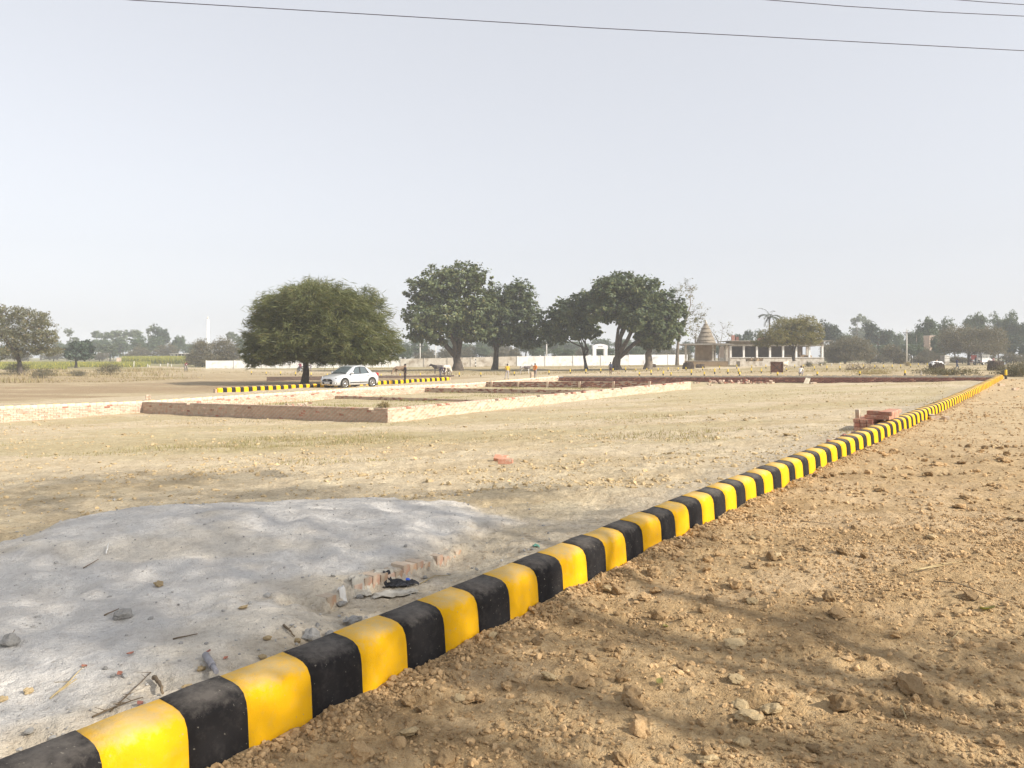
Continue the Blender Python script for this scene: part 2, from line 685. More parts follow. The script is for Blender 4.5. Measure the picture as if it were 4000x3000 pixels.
MT['bark'] = mat('bark', (.115, .092, .070), (.055, .045, .036), 3, .95, bmp=.9, bscale=9, bdist=.08)
MT['bark_pale'] = mat('bark_pale', (.24, .20, .155), (.13, .105, .08), 2.5, .95, bmp=.9, bscale=9, bdist=.06)
MT['twig'] = mat('twig', (.20, .15, .095), (.12, .09, .06), 8, .95, rnd=.25)
MT['straw'] = mat('straw', (.46, .37, .21), (.34, .26, .13), 8, .9, rnd=.3)
MT['fig_leaf'] = leaf_mat('fig_leaf', (.040, .064, .026), (.185, .215, .095), (.19, .17, .06), .25)
MT['fig_leaf_dark'] = leaf_mat('fig_leaf_dark', (.032, .054, .024), (.155, .190, .088), (.16, .16, .06), .25)
MT['acacia_leaf'] = leaf_mat('acacia_leaf', (.070, .088, .032), (.190, .205, .082), (.23, .20, .09), .35, .9)
MT['neem_leaf'] = leaf_mat('neem_leaf', (.115, .115, .035), (.235, .215, .075), (.30, .22, .08), .35)
MT['thin_leaf'] = leaf_mat('thin_leaf', (.095, .10, .055), (.19, .185, .095), (.22, .17, .09), .3)
MT['thorn_leaf'] = leaf_mat('thorn_leaf', (.085, .080, .048), (.165, .150, .090), (.19, .14, .09), .25)
MT['far_leaf'] = leaf_mat('far_leaf', (.040, .070, .034), (.115, .155, .070), None, .25)
MT['far_leaf_dark'] = leaf_mat('far_leaf_dark', (.024, .044, .026), (.065, .095, .050), None, .2)
MT['far_leaf_pale'] = leaf_mat('far_leaf_pale', (.075, .105, .055), (.165, .19, .105), None, .25)
MT['palm_leaf'] = leaf_mat('palm_leaf', (.040, .058, .036), (.085, .105, .06), (.14, .12, .09), .2)
MT['mustard'] = leaf_mat('mustard', (.11, .15, .045), (.40, .37, .07), (.66, .56, .06), .35, 1.5)
MT['dry_grass'] = leaf_mat('dry_grass', (.24, .185, .10), (.42, .34, .20), (.26, .25, .11), .3, .2)
MT['green_grass'] = leaf_mat('green_grass', (.16, .16, .045), (.32, .29, .11), (.40, .34, .16), .3, .6)
MT['whitewash'] = mat('whitewash', (.80, .79, .77), (.70, .69, .66), .7, .85, rnd=.02, c3=(.62, .58, .52), s3=1.6, bmp=.15)
MT['white_paint'] = mat('white_paint', (.80, .80, .80), (.74, .74, .73), 3, .6)
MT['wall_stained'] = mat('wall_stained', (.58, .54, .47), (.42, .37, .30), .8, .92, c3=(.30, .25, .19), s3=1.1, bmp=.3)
MT['cement'] = mat('cement', (.36, .33, .29), (.26, .235, .20), 2, .92, c3=(.20, .17, .14), s3=3, bmp=.4)
MT['cement_brown'] = mat('cement_brown', (.30, .255, .20), (.22, .185, .14), 2, .92, c3=(.17, .14, .105), s3=3, bmp=.4)
MT['mud_dark'] = mat('mud_dark', (.20, .15, .11), (.14, .105, .08), 1.4, .95)
MT['cement_pale'] = mat('cement_pale', (.55, .51, .45), (.42, .38, .32), 2, .9, c3=(.34, .29, .23), s3=2, bmp=.3)
MT['mud_plaster'] = mat('mud_plaster', (.36, .265, .165), (.27, .19, .115), 1.4, .95, bmp=.4)
MT['dark_inside'] = mat('dark_inside', (.05, .045, .04), (.035, .03, .03), 2, .95)
MT['dung'] = mat('dung', (.105, .075, .052), (.062, .044, .032), 3, .97, rnd=.3, bmp=.8, bscale=12, bdist=.06)
MT['rust'] = mat('rust', (.105, .048, .036), (.070, .036, .030), 5, .85, c3=(.16, .075, .045), s3=12, bmp=.3)
MT['post_yellow'] = mat('post_yellow', (.82, .60, .02), (.70, .48, .03), 8, .6, rnd=.05, c3=(.62, .50, .25), s3=22)
MT['post_black'] = mat('post_black', (.030, .030, .030), (.055, .05, .045), 8, .7)
MT['plank'] = mat('plank', (.62, .55, .42), (.50, .42, .30), 4, .85, bmp=.3)
MT['sack'] = mat('sack', (.52, .485, .42), (.40, .365, .30), 9, .9, c3=(.30, .27, .22), s3=18, bmp=.4, bscale=90)
MT['black_cloth'] = mat('black_cloth', (.018, .018, .022), (.045, .045, .05), 12, .75)
MT['white_cloth'] = mat('white_cloth', (.78, .78, .78), (.64, .63, .62), 5, .8)
MT['blue_plastic'] = mat('blue_plastic', (.03, .10, .55), None, 5, .4)
MT['green_plastic'] = mat('green_plastic', (.12, .30, .24), None, 5, .3)
MT['red_scrap'] = mat('red_scrap', (.36, .05, .035), None, 5, .6)
MT['paper'] = mat('paper', (.74, .72, .68), (.60, .58, .54), 9, .85)
MT['pipe_grey'] = mat('pipe_grey', (.30, .30, .33), (.22, .21, .22), 20, .55)
MT['wire'] = mat('wire', (.055, .045, .06), None, 3, .5)
MT['pole'] = mat('pole', (.60, .58, .54), (.50, .47, .42), 2, .9)
MT['iron'] = mat('iron', (.06, .055, .05), None, 6, .6)
# ---- people, animals, vehicles
MT['skin'] = mat('skin', (.20, .105, .062), None, 6, .6)
MT['hair'] = mat('hair', (.012, .010, .010), None, 20, .5)


def cloth(name, c):
    if name not in MT:
        MT[name] = mat(name, c, tuple(x * .75 for x in c), 7, .85, bmp=.2, bscale=30)
    return MT[name]


def car_paint():
    m, nt, N, L, b = new_mat('silver_paint')
    b.inputs['Base Color'].default_value = (.60, .61, .62, 1)
    b.inputs['Metallic'].default_value = .35
    b.inputs['Roughness'].default_value = .33
    b.inputs['Coat Weight'].default_value = .7
    b.inputs['Coat Roughness'].default_value = .05
    tc = N.new('ShaderNodeTexCoord')
    d = ramp(nt, noise(nt, 2.2, 5, .6, tc.outputs['Object']), .45, .8)
    L.new(mix_rgb(nt, math_n(nt, 'MULTIPLY', d, .3), (.62, .63, .64), (.50, .45, .37)), b.inputs['Base Color'])
    return m


def glass():
    m, nt, N, L, b = new_mat('window_glass')
    b.inputs['Base Color'].default_value = (.10, .125, .135, 1)
    b.inputs['Roughness'].default_value = .06
    b.inputs['Specular IOR Level'].default_value = .9
    b.inputs['Alpha'].default_value = .82
    return m


MT['silver'] = car_paint()
MT['glass'] = glass()
MT['rubber'] = mat('rubber', (.035, .033, .031), (.10, .085, .065), 9, .85)
MT['chrome'] = mat('chrome', (.72, .72, .73), None, 4, .22, metallic=.9)
MT['trim_black'] = mat('trim_black', (.015, .015, .016), None, 6, .4)
MT['lamp_red'] = mat('lamp_red', (.50, .01, .02), None, 6, .2)
MT['lamp_clear'] = mat('lamp_clear', (.70, .72, .74), None, 6, .12)
MT['seat_fabric'] = mat('seat_fabric', (.62, .60, .56), None, 6, .8)
# ------------------------------------------------------------------ the ground: one polar sheet round the camera, split where its use changes
def build_ground():
    ang = np.concatenate([np.linspace(-180, -56, 14)[:-1], np.linspace(-56, -44, 12)[:-1], np.linspace(-44, 44, 470), np.linspace(44, 56, 12)[1:], np.linspace(56, 180, 14)[1:]])
    rad = np.concatenate([np.array([.02, .4, .8, 1.1, 1.4]), np.exp(np.arange(math.log(1.6), math.log(75), .0078)),
                          np.exp(np.linspace(math.log(75.6), math.log(420), 90)), np.array([480, 560, 680, 820, 1000.])])
    A, Rr = np.meshgrid(np.radians(ang), rad)
    X, Y = (Rr * np.sin(A)).ravel(), (Rr * np.cos(A)).ravel()
    na, nr = len(ang), len(rad)
    i, j = np.meshgrid(np.arange(nr - 1), np.arange(na - 1), indexing='ij')
    Q = np.stack([i * na + j, i * na + j + 1, (i + 1) * na + j + 1, (i + 1) * na + j], -1).reshape(-1, 4)
    Q = Q[:, ::-1]
    inh = in_hole(X, Y)
    qi = inh[Q]
    gm = ground_material()
    for which in ('high', 'low'):
        keep = (~qi).any(1) if which == 'high' else qi.any(1)
        q = Q[keep]
        x, y = X.copy(), Y.copy()
        used = np.zeros(len(x), bool)
        used[q.ravel()] = True
        mv = used & (inh if which == 'high' else ~inh)
        x[mv], y[mv] = snap_hole(x[mv], y[mv])
        z = np.zeros(len(x))
        sel = used
        if which == 'high':
            z[sel] = relief_hi(x[sel], y[sel], hi_z(x[sel], y[sel]))
        else:
            z[sel] = relief_lo(x[sel], y[sel], lo_z(x[sel], y[sel]))
        cx, cy = x[q].mean(1), y[q].mean(1)
        u, v = xy2uv(cx, cy)
        if which == 'high':
            lab = np.full(len(q), 2)
            lab[(v < V_KERB + .3) & (u < U_END + .5)] = 0
            lab[(v > V_WALL) & (v < V_FAR + .05) & (u < U_END2 + 6) & (u > -30)] = 1
            names = ['dirt_road', 'site_road', 'field_ground']
        else:
            lab = (sand_mask(cx, cy) > 0).astype(int)
            names = ['plot_ground', 'sand_ground']
        for k, nm in enumerate(names):
            qq = q[lab == k]
            if not len(qq):
                continue
            idx, inv = np.unique(qq.ravel(), return_inverse=True)
            V = np.stack([x[idx], y[idx], z[idx]], 1)
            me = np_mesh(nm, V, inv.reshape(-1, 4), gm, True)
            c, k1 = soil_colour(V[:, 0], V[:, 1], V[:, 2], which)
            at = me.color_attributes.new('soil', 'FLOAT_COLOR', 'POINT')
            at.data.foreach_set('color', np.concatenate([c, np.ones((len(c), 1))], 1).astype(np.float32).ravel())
            a2 = me.attributes.new('sandy', 'FLOAT', 'POINT')
            a2.data.foreach_set('value', k1.astype(np.float32))
            put(bpy.data.objects.new(nm, me), kind='structure')


def mixc(a, b, t):
    t = np.asarray(t)[:, None]
    return a * (1 - t) + np.asarray(b)[None] * t


def soil_colour(x, y, z, which):
    """the earth's own colour: pale silt, brown road earth, grey sand, dry grass"""
    u, v = xy2uv(x, y)
    r = np.hypot(x, y)
    n1, n2, n3 = fbm(x * .35, y * .6, 61, 4), fbm(x * 1.7, y * 2.6, 62, 4), fbm(x * 7, y * 7, 63, 3)
    one = np.ones(len(x))
    sandy = np.zeros(len(x))
    if which == 'high':
        c = one[:, None] * np.array((.47, .385, .245))
        c = mixc(c, (.36, .28, .17), smooth(.45, .7, n1) * .8)
        # tilled brown earth left of the site road, the worn path, the dry verge beyond it
        till = smooth(42.0, 43.5, v) * smooth(70, 58, v - .0 * u) * smooth(62, 50, u)
        c = mixc(c, (.30, .215, .13), till * .8 * smooth(.25, .55, fbm(x * .15, y * .8, 64, 4)))
        verge = smooth(1.0, 4.0, (y - 62) - (x + 40) * .92)
        verge = verge * smooth(10, 0, x)
        c = mixc(c, (.33, .25, .145), verge * smooth(118, 60, y) * .9)
        c = mixc(c, (.22, .21, .08), smooth(118, 135, y) * smooth(-8, -20, x) * .8)
        grassy = smooth(70, 90, y) * smooth(.42, .6, fbm(x * .12, y * .3, 65, 4)) * smooth(-30, -10, x)
        c = mixc(c, (.30, .25, .125), grassy * .8)
        c = mixc(c, (.20, .20, .10), smooth(150, 190, y) * .8)
        # the track of the site roads stays pale
        c = mixc(c, (.56, .47, .33), smooth(35, 35.6, v) * smooth(41.6, 41.0, v) * .9)
        tr2 = smooth(.3, 1.2, (u - (U_END + (v - 2.7) * .207))) * smooth(8.5, 6.5, (u - (U_END + (v - 2.7) * .207)))
        c = mixc(c, (.53, .44, .30), tr2 * .85 * smooth(2, 5, v))
        rd = smooth(3.2, 2.5, v) * smooth(52, 47, u)
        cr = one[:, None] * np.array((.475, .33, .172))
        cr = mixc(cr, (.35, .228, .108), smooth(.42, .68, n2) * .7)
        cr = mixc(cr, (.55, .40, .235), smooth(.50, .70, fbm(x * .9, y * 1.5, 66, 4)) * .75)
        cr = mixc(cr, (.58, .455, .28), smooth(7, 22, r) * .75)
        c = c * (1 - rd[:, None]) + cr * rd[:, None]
    else:
        c = one[:, None] * np.array((.60, .50, .345))
        c = mixc(c, (.50, .395, .24), smooth(.42, .66, n1) * .75)
        c = mixc(c, (.65, .555, .385), smooth(.52, .70, n2) * .6)
        g = smooth(.47, .63, fbm(x * .10 + 3, y * .32, 67, 4)) * smooth(12, 16, y)
        c = mixc(c, (.42, .365, .19), g * .45)
        gl = np.exp(-((x + 5.2) / 3.4) ** 2 - ((y - 19.0) / 2.6) ** 2)
        c = mixc(c, (.34, .28, .12), np.clip(gl * 1.2, 0, 1) * smooth(.35, .6, n2) * .8)
        inside = smooth(18.9, 19.5, v) * smooth(18.9, 19.6, u)
        c = mixc(c, (.47, .395, .23), inside * .5)
        s = sand_mask(x, y)
        sm = smooth(-.42, .55, s)
        cs = one[:, None] * np.array((.66, .63, .585))
        cs = mixc(cs, (.62, .60, .57), smooth(.4, .65, n2) * .7)
        cs = mixc(cs, (.68, .61, .50), smooth(.55, .72, fbm(x * .8, y * 1.2, 68, 4)) * .7)
        c = c * (1 - sm[:, None]) + cs * sm[:, None]
        kb = smooth(4.2, 3.3, v) * (1 - sm)
        c = mixc(c, (.44, .40, .34), kb * .5)
        sandy = sm
    c = c * (.90 + .2 * n3)[:, None]
    return np.clip(c, 0, 1), sandy


def ground_material():
    m, nt, N, L, b = new_mat('earth')
    at = N.new('ShaderNodeAttribute')
    at.attribute_name = 'soil'
    sa = N.new('ShaderNodeAttribute')
    sa.attribute_name = 'sandy'
    g = N.new('ShaderNodeNewGeometry')
    p = g.outputs['Position']
    n1, n2, n3 = noise(nt, 3.2, 7, .62, p), noise(nt, 26, 5, .65, p), noise(nt, 120, 3, .6, p)
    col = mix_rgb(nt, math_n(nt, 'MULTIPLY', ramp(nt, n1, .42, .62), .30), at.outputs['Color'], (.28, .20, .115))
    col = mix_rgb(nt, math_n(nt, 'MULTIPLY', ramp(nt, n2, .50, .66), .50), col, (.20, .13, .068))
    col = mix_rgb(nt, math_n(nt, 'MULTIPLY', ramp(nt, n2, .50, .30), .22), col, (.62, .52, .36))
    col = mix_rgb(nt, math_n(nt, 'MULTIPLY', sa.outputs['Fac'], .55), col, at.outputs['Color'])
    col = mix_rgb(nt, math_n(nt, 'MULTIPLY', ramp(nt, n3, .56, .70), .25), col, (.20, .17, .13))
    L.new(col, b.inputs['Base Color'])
    b.inputs['Roughness'].default_value = .97
    b.inputs['Specular IOR Level'].default_value = .15
    h = math_n(nt, 'ADD', math_n(nt, 'ADD', n2, math_n(nt, 'MULTIPLY', n3, .5)), math_n(nt, 'MULTIPLY', noise(nt, 9, 5, .65, p), 2.2))
    bump(nt, b, h, .8, .03)
    return m


build_ground()

# ------------------------------------------------------------------ kerbs
def kerb_mesh(name, paint, depth, height=.262, seed=0):
    rk = random.Random(seed)
    prof = [(-.012, -depth), (.006, height - .105), (.014, height - .06), (.034, height - .026), (.066, height - .008), (.11, height), (.205, height + .004), (.216, height - .006), (.220, -depth)]
    L = .2998
    mb = MB()
    n = len(prof)
    xs = (0, L * .5, L)
    vs = []
    for k, x in enumerate(xs):
        dy, dz = (rk.uniform(-.004, .004), rk.uniform(-.004, .003)) if k == 1 else (0, 0)
        for i, p in enumerate(prof):
            vs.append((x, p[0] + dy + (rk.uniform(-.003, .003) if k == 1 else 0), p[1] + dz * (0 < i < n - 1)))
    fs, mi = [], []
    for k in range(len(xs) - 1):
        for i in range(n - 1):
            mb_f = (k * n + i, (k + 1) * n + i, (k + 1) * n + i + 1, k * n + i + 1)
            fs.append(mb_f)
            mi.append(1 if i == n - 2 else 0)
    fs.append(tuple(range(n)))
    fs.append(tuple((len(xs) - 1) * n + i for i in reversed(range(n))))
    mi += [0, 0]
    for f, m in zip(fs, mi):
        mb.f.append(f)
        mb.m.append(m)
        mb.s.append(True)
    mb.v = vs
    return mb.mesh(name, [MT[paint], MT['kerb_plain']])


def kerb_run(name, label, P0, P1, ztop, n0, n, depth, flip=False, group=None):
    """P0, P1 plan points of the road-side face; blocks alternate yellow and black"""
    P0, P1 = Vector(P0), Vector(P1)
    d = (P1 - P0).normalized()
    rt = root(name, (P0.x, P0.y, 0), 0, label, 'kerb', group)
    ms = [[kerb_mesh('kerb_block', c, depth, seed=q) for q in range(5)] for c in ('kerb_yellow', 'kerb_black')]
    rz = math.atan2(d.y, d.x)
    rnd = random.Random(5)
    cut = [k * .3 + rnd.uniform(-.014, .014) + (.006 if (k + n0) % 2 else -.006) for k in range(n + 1)]
    for k in range(n):
        a = P0 + d * cut[k]
        za, zb = ztop(k * .3) - .266, ztop(k * .3 + .3) - .266
        o = bpy.data.objects.new('kerb_block', ms[(k + n0) % 2][rnd.randrange(5)])
        o.parent = rt
        o.location = (a.x - P0.x, a.y - P0.y, za + rnd.uniform(-.003, .003))
        o.rotation_euler = (rnd.uniform(-.012, .012), -math.atan2(zb - za, .3), rz + rnd.uniform(-.006, .006))
        o.scale = ((cut[k + 1] - cut[k]) / .2998, -1 if flip else 1, 1)
        put(o)
    return rt


u0 = 1.93 - .3 * 6
P0, P1 = uv2xy(u0, V_KERB), uv2xy(U_END, V_KERB)
kerb_run('kerb', 'long yellow and black striped concrete kerb running diagonally from the near left corner', P0, P1,
         lambda s: float(road_z(u0 + s)) + .265, 0, int((U_END - u0) / .3) + 1, .16)

_cu = np.array([-20, 12.9, 18.9, 34.5, 43, 55.06])
_cz = np.array([-.44, -.43, -.50, -.31, -.34, -.06])
cop = lambda u: float(np.interp(u, _cu, _cz))
ua = 3.0
A_, B_ = uv2xy(ua, V_WALL + .235), uv2xy(U_END2, V_WALL + .235)
kerb_run('kerb', 'cream backed kerb lying along the top of the long left brick retaining wall', A_, B_, lambda s: cop(ua + s), 0, int((U_END2 - ua) / .3), .001 - .12, True)

PA, PB = np.array(uv2xy(U_END, V_KERB + .22)), np.array(uv2xy(U_END2, V_WALL))
perp_len = float(np.linalg.norm(PB - PA))
pd_ = (PB - PA) / perp_len
pn_ = np.array((pd_[1], -pd_[0]))            # away from the camera
if pn_[1] < 0:
    pn_ = -pn_
copp = lambda s: .56 + (-.08 - .56) * (s / perp_len)
A_ = PA + pn_ * .235 + pd_ * .05
kerb_run('kerb', 'cream backed kerb with faded stripes on top of the far dark red brick wall', A_, PB + pn_ * .235, copp, 0, int(perp_len / .3) - 1, .001 - .12, False)

kf0 = 27.1
A_, B_ = uv2xy(kf0, V_FAR), uv2xy(48.4, V_FAR)
far_top = lambda s: float(np.interp(s, (0, 8, 16, 22), (-.33, -.29, -.22, -.12)))
kerb_run('kerb', 'short yellow and black striped kerb on the far road side behind the silver car', A_, B_, far_top, 0, 71, .35)

# ------------------------------------------------------------------ brick walls
_brick = {}


def brick_mesh(kind, size=(.226, .104, .069)):
    key = (kind, size)
    if key not in _brick:
        mb = MB()
        a, b_, c = size[0] / 2, size[1] / 2, size[2] / 2
        e = .006
        # a box with the long edges rounded off
        vs = []
        for x, s in ((-a, .965), (-a + e, 1), (a - e, 1), (a, .965)):
            vs += [(x, -b_ * s, -c * s), (x, b_ * s, -c * s), (x, b_ * s, c * s), (x, -b_ * s, c * s)]
        fs = [(3, 2, 1, 0), (12, 13, 14, 15)]
        for i in range(3):
            for k in range(4):
                k2 = (k + 1) % 4
                fs.append((i * 4 + k, i * 4 + k2, i * 4 + 4 + k2, i * 4 + 4 + k))
        mb.add(vs, fs)
        _brick[key] = mb.mesh('brick', MT[kind])
    return _brick[key]


def brick_wall(name, label, P0, P1, top, base, kinds, mortar, n_ind=300, thick=.23, group=None, start=0.0, seed=1, core0=0.0, cat='brick wall', recess=.007, ragged=0.0):
    """P0 to P1 with the visible face on the right-hand side seen from above when walking P0 -> P1 (normal = (dy, -dx))"""
    rnd = random.Random(seed)
    P0, P1 = np.array(P0, float), np.array(P1, float)
    L = float(np.linalg.norm(P1 - P0))
    d = (P1 - P0) / L
    n = np.array((d[1], -d[0]))
    rz = math.atan2(d[1], d[0])
    rt = root(name, (P0[0], P0[1], 0), 0, label, cat, group)
    # mortar core
    mb = MB()
    ks = np.linspace(core0, L, max(6, int(L / 1.2)))
    vs = []
    for s in ks:
        p = d * s
        q0, q1 = p - n * recess, p - n * thick
        zt, zb = top(s) - (.078 if ragged else .006), base(s) - .35
        vs += [(q0[0], q0[1], zb), (q0[0], q0[1], zt), (q1[0], q1[1], zt), (q1[0], q1[1], zb)]
    fs = []
    for i in range(len(ks) - 1):
        for k in range(3):
            fs.append((i * 4 + k, (i + 1) * 4 + k, (i + 1) * 4 + k + 1, i * 4 + k + 1))
    fs.append((3, 2, 1, 0))
    e = (len(ks) - 1) * 4
    fs.append((e, e + 1, e + 2, e + 3))
    mb.add(vs, fs)
    mb.obj('mortar_core', MT[mortar], rt)
    slots = []
    nc = 14
    for c in range(nc):
        off = (c % 2) * .118 + start
        s = off - .118
        while s < L:
            l = .226
            a, b_ = max(s, start), min(s + l, L)
            s += .236
            if b_ - a < .05:
                continue
            mid = (a + b_) / 2
            z = top(mid) - .037 - c * .0765
            if z < base(mid) - .10 or (c == 0 and rnd.random() < ragged):
                continue
            slots.append((mid, b_ - a, z, c, (top(min(mid + .3, L)) - top(max(mid - .3, 0))) / (min(mid + .3, L) - max(mid - .3, 0))))
    dist = [np.hypot(*(P0 + d * s[0])) for s in slots]
    order = np.argsort(dist)
    rest = {}
    for rank, k in enumerate(order):
        mid, l, z, c, sl = slots[k]
        kd = kinds(mid, c, rnd)
        proud = rnd.uniform(-.004, .005)
        p = d * mid - n * (.052 - proud)
        jz = rnd.uniform(-.003, .003)
        if rank < n_ind:
            o = bpy.data.objects.new('brick', brick_mesh(kd))
            o.location = (p[0], p[1], z + jz)
            wide = 2.15 if ragged and c == 0 else 1
            o.scale = (l / .226 * rnd.uniform(.965, 1.01), wide, rnd.uniform(.94, 1.04))
            o.location.x -= n[0] * .052 * (wide - 1)
            o.location.y -= n[1] * .052 * (wide - 1)
            o.rotation_euler = (0, -math.atan(sl) + rnd.uniform(-.012, .012), rz + rnd.uniform(-.012, .012))
            put(o, rt)
        else:
            mb = rest.setdefault(kd, MB())
            M = Matrix.Translation((p[0], p[1], z + jz)) @ Matrix.Rotation(rz, 4, 'Z') @ Matrix.Rotation(-math.atan(sl), 4, 'Y')
            wide = 2.15 if ragged and c == 0 else 1
            mb.box((0, .052 * (wide - 1), 0), (l * rnd.uniform(.96, 1.0), .104 * wide, .069 * rnd.uniform(.94, 1.03)), M=M)
    for kd, mb in rest.items():
        mb.obj('brickwork', MT[kd], rt, kind='stuff')
    return rt


def line(u_a, v_a, u_b, v_b):
    return uv2xy(u_a, v_a), uv2xy(u_b, v_b)


def base_fn(P0, P1):
    P0, P1 = np.array(P0, float), np.array(P1, float)
    L = np.linalg.norm(P1 - P0)
    ss = np.linspace(0, L, 40)
    pts = P0[None] + (P1 - P0)[None] / L * ss[:, None]
    zz = lo_z(pts[:, 0], pts[:, 1])
    return lambda s: float(np.interp(s, ss, zz))


def lerp_fn(L, *ab):
    xs = np.linspace(0, L, len(ab))
    return lambda s: float(np.interp(s, xs, ab))


# left retaining wall, carrying the road the car stands on
def k_left(s, c, r):
    if c < 2:
        return r.choice(('brick_pink',) * 5 + ('brick_cream',) * 2 + ('brick_red',))
    if c < 3:
        return r.choice(('brick_pink', 'brick_cream', 'brick_cream', 'brick_pink'))
    return r.choice(('brick_cream', 'brick_cream', 'brick_cream', 'brick_pink'))


P0, P1 = line(ua, V_WALL, U_END2, V_WALL)
brick_wall('retaining_wall', 'long pink and cream brick retaining wall below the road with the car', P0, P1,
           lambda s: cop(ua + s) - .12, base_fn(P0, P1), k_left, 'mortar_dark', 300, .23, seed=11, recess=.010)

P0, P1 = PB, PA
brick_wall('retaining_wall', 'long dark red brick retaining wall across the far end of the open plot', P0, P1,
           lambda s: copp(perp_len - s) - .12, base_fn(P0, P1), lambda s, c, r: r.choice(('brick_deep', 'brick_deep', 'brick_deep', 'brick_red')), 'mortar_dark', 300, .23, seed=12)

UF, VR = 18.9, 18.9
P0, P1 = line(UF, V_WALL, UF, VR)
Lf = V_WALL - VR
brick_wall('plot_wall', 'shaded grey brown front wall of the walled plots, nearest the camera', P0, P1, lerp_fn(Lf, -.55, -.23), base_fn(P0, P1),
           lambda s, c, r: r.choice(('brick_grey',) * 22 + ('brick_pink', 'brick_red')), 'mortar', 300, .23, seed=13, recess=.004, ragged=.05)
P0, P1 = line(UF, VR, 45.2, VR)
Lr = 45.2 - UF


def k_right(s, c, r):
    if c == 0:
        return r.choice(('brick_pink', 'brick_pink', 'brick_pink', 'brick_cream', 'brick_red'))
    return r.choice(('brick_pink',) + ('brick_cream',) * 9)


brick_wall('plot_wall', 'sunlit pinkish side wall of the walled plots running away to the right', P0, P1, lerp_fn(Lr, -.23, -.13, .01), base_fn(P0, P1), k_right, 'mortar_pink', 300, .23, start=.107, seed=14, core0=.24, recess=.002, ragged=.10)
for nm, uu, t0, t1, lab in ((0, 30.5, -.74, -.60, 'low grey partition wall of the walled plots, nearest behind the front wall'),
                            (1, 38.3, -.54, -.34, 'low grey brown partition wall in the middle of the walled plots')):
    P0, P1 = line(uu, V_WALL - .01, uu, VR + .25)
    brick_wall('partition_wall', lab, P0, P1, lerp_fn(V_WALL - VR - .26, t0, t1), base_fn(P0, P1), lambda s, c, r: r.choice(('brick_grey', 'brick_grey', 'brick_grey', 'brick_deep')), 'mortar', 60, .20, seed=15 + nm)
P0, P1 = line(45.0, V_WALL - .01, 45.0, VR + .25)
bw = brick_wall('partition_wall', 'reddish back wall of the walled plots with pale upright piers', P0, P1, lerp_fn(V_WALL - VR - .26, -.31, .0), base_fn(P0, P1),
                lambda s, c, r: r.choice(('brick_grey', 'brick_deep', 'brick_red')), 'mortar', 60, .20, seed=18)
dd = (np.array(P1) - np.array(P0)) / (V_WALL - VR - .26)
nn = np.array((dd[1], -dd[0]))
for s in (.5, 2.9, 5.4, 8.0, 10.6, 13.2):
    p = dd * s + nn * .04
    zt = -.31 + .31 * s / 15.6
    mb = MB()
    mb.box((p[0], p[1], zt - .33), (.16, .10, .70), math.atan2(dd[1], dd[0]))
    mb.obj('pier', MT['mortar_pink'], bw)

# low wall beyond the far kerb, its bricks coloured dark for the tree shade
q0, q1 = PX(1042, 0, 69), PX(1775, 0, 75)
hb = lambda s: float(hi_z(np.array([q0.x + (q1.x - q0.x) * s / 17.5]), np.array([q0.y + (q1.y - q0.y) * s / 17.5]))[0])
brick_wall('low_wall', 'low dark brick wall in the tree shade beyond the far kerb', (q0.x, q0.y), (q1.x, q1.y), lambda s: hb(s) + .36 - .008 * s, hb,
           lambda s, c, r: 'brick_shaded', 'mortar_dark', 40, .23, seed=19)

# raw brick ends of the far kerb
for uu, lab in ((kf0 - .14, 'rough grey brick stub at the left end of the far striped kerb'), (48.55, 'rough grey brick stub at the right end of the far striped kerb')):
    x, y = uv2xy(uu, V_FAR + .12)
    t = root('brick_stub', (x, y, gz(x, y)), math.atan2(GU[1], GU[0]), lab, 'brick stub')
    for c in range(3):
        o = put(bpy.data.objects.new('brick', brick_mesh('brick_grey')), t)
        o.location = (random.uniform(-.01, .01), 0, .03 + c * .075)
        o.rotation_euler = (0, 0, R(90) + random.uniform(-.1, .1))
for px, py, n, lab in ((579, 1549, 5, 'small pillar of stacked bricks standing on the road edge above the left wall'), (2078, 1473, 7, 'small pillar of stacked bricks beside the orange shirted person')):
    Y = 36.6 if px < 1000 else 62.5
    x = (px - CX) / F * Y
    t = root('brick_pillar', (x, Y, gz(x, Y) - .02), .5, lab, 'brick pillar')
    for c in range(n):
        for s in (-1, 1):
            o = put(bpy.data.objects.new('brick', brick_mesh('brick_cream')), t)
            o.location = (0 if c % 2 else s * .055, s * .055 if c % 2 else 0, .035 + c * .073)
            o.rotation_euler = (0, 0, (0 if c % 2 else R(90)) + random.uniform(-.08, .08))
# ------------------------------------------------------------------ trees
def quad_leaves(C, A, B, ln, wd):
    """rhombic leaves: centres, long axes, cross axes"""
    ln, wd = np.asarray(ln)[:, None], np.asarray(wd)[:, None]
    V = np.stack([C - A * ln / 2, C + B * wd / 2, C + A * ln / 2, C - B * wd / 2], 1)
    return V.reshape(-1, 3), np.arange(len(C) * 4).reshape(-1, 4)


def unit(v):
    return v / np.maximum(np.linalg.norm(v, axis=-1, keepdims=True), 1e-9)


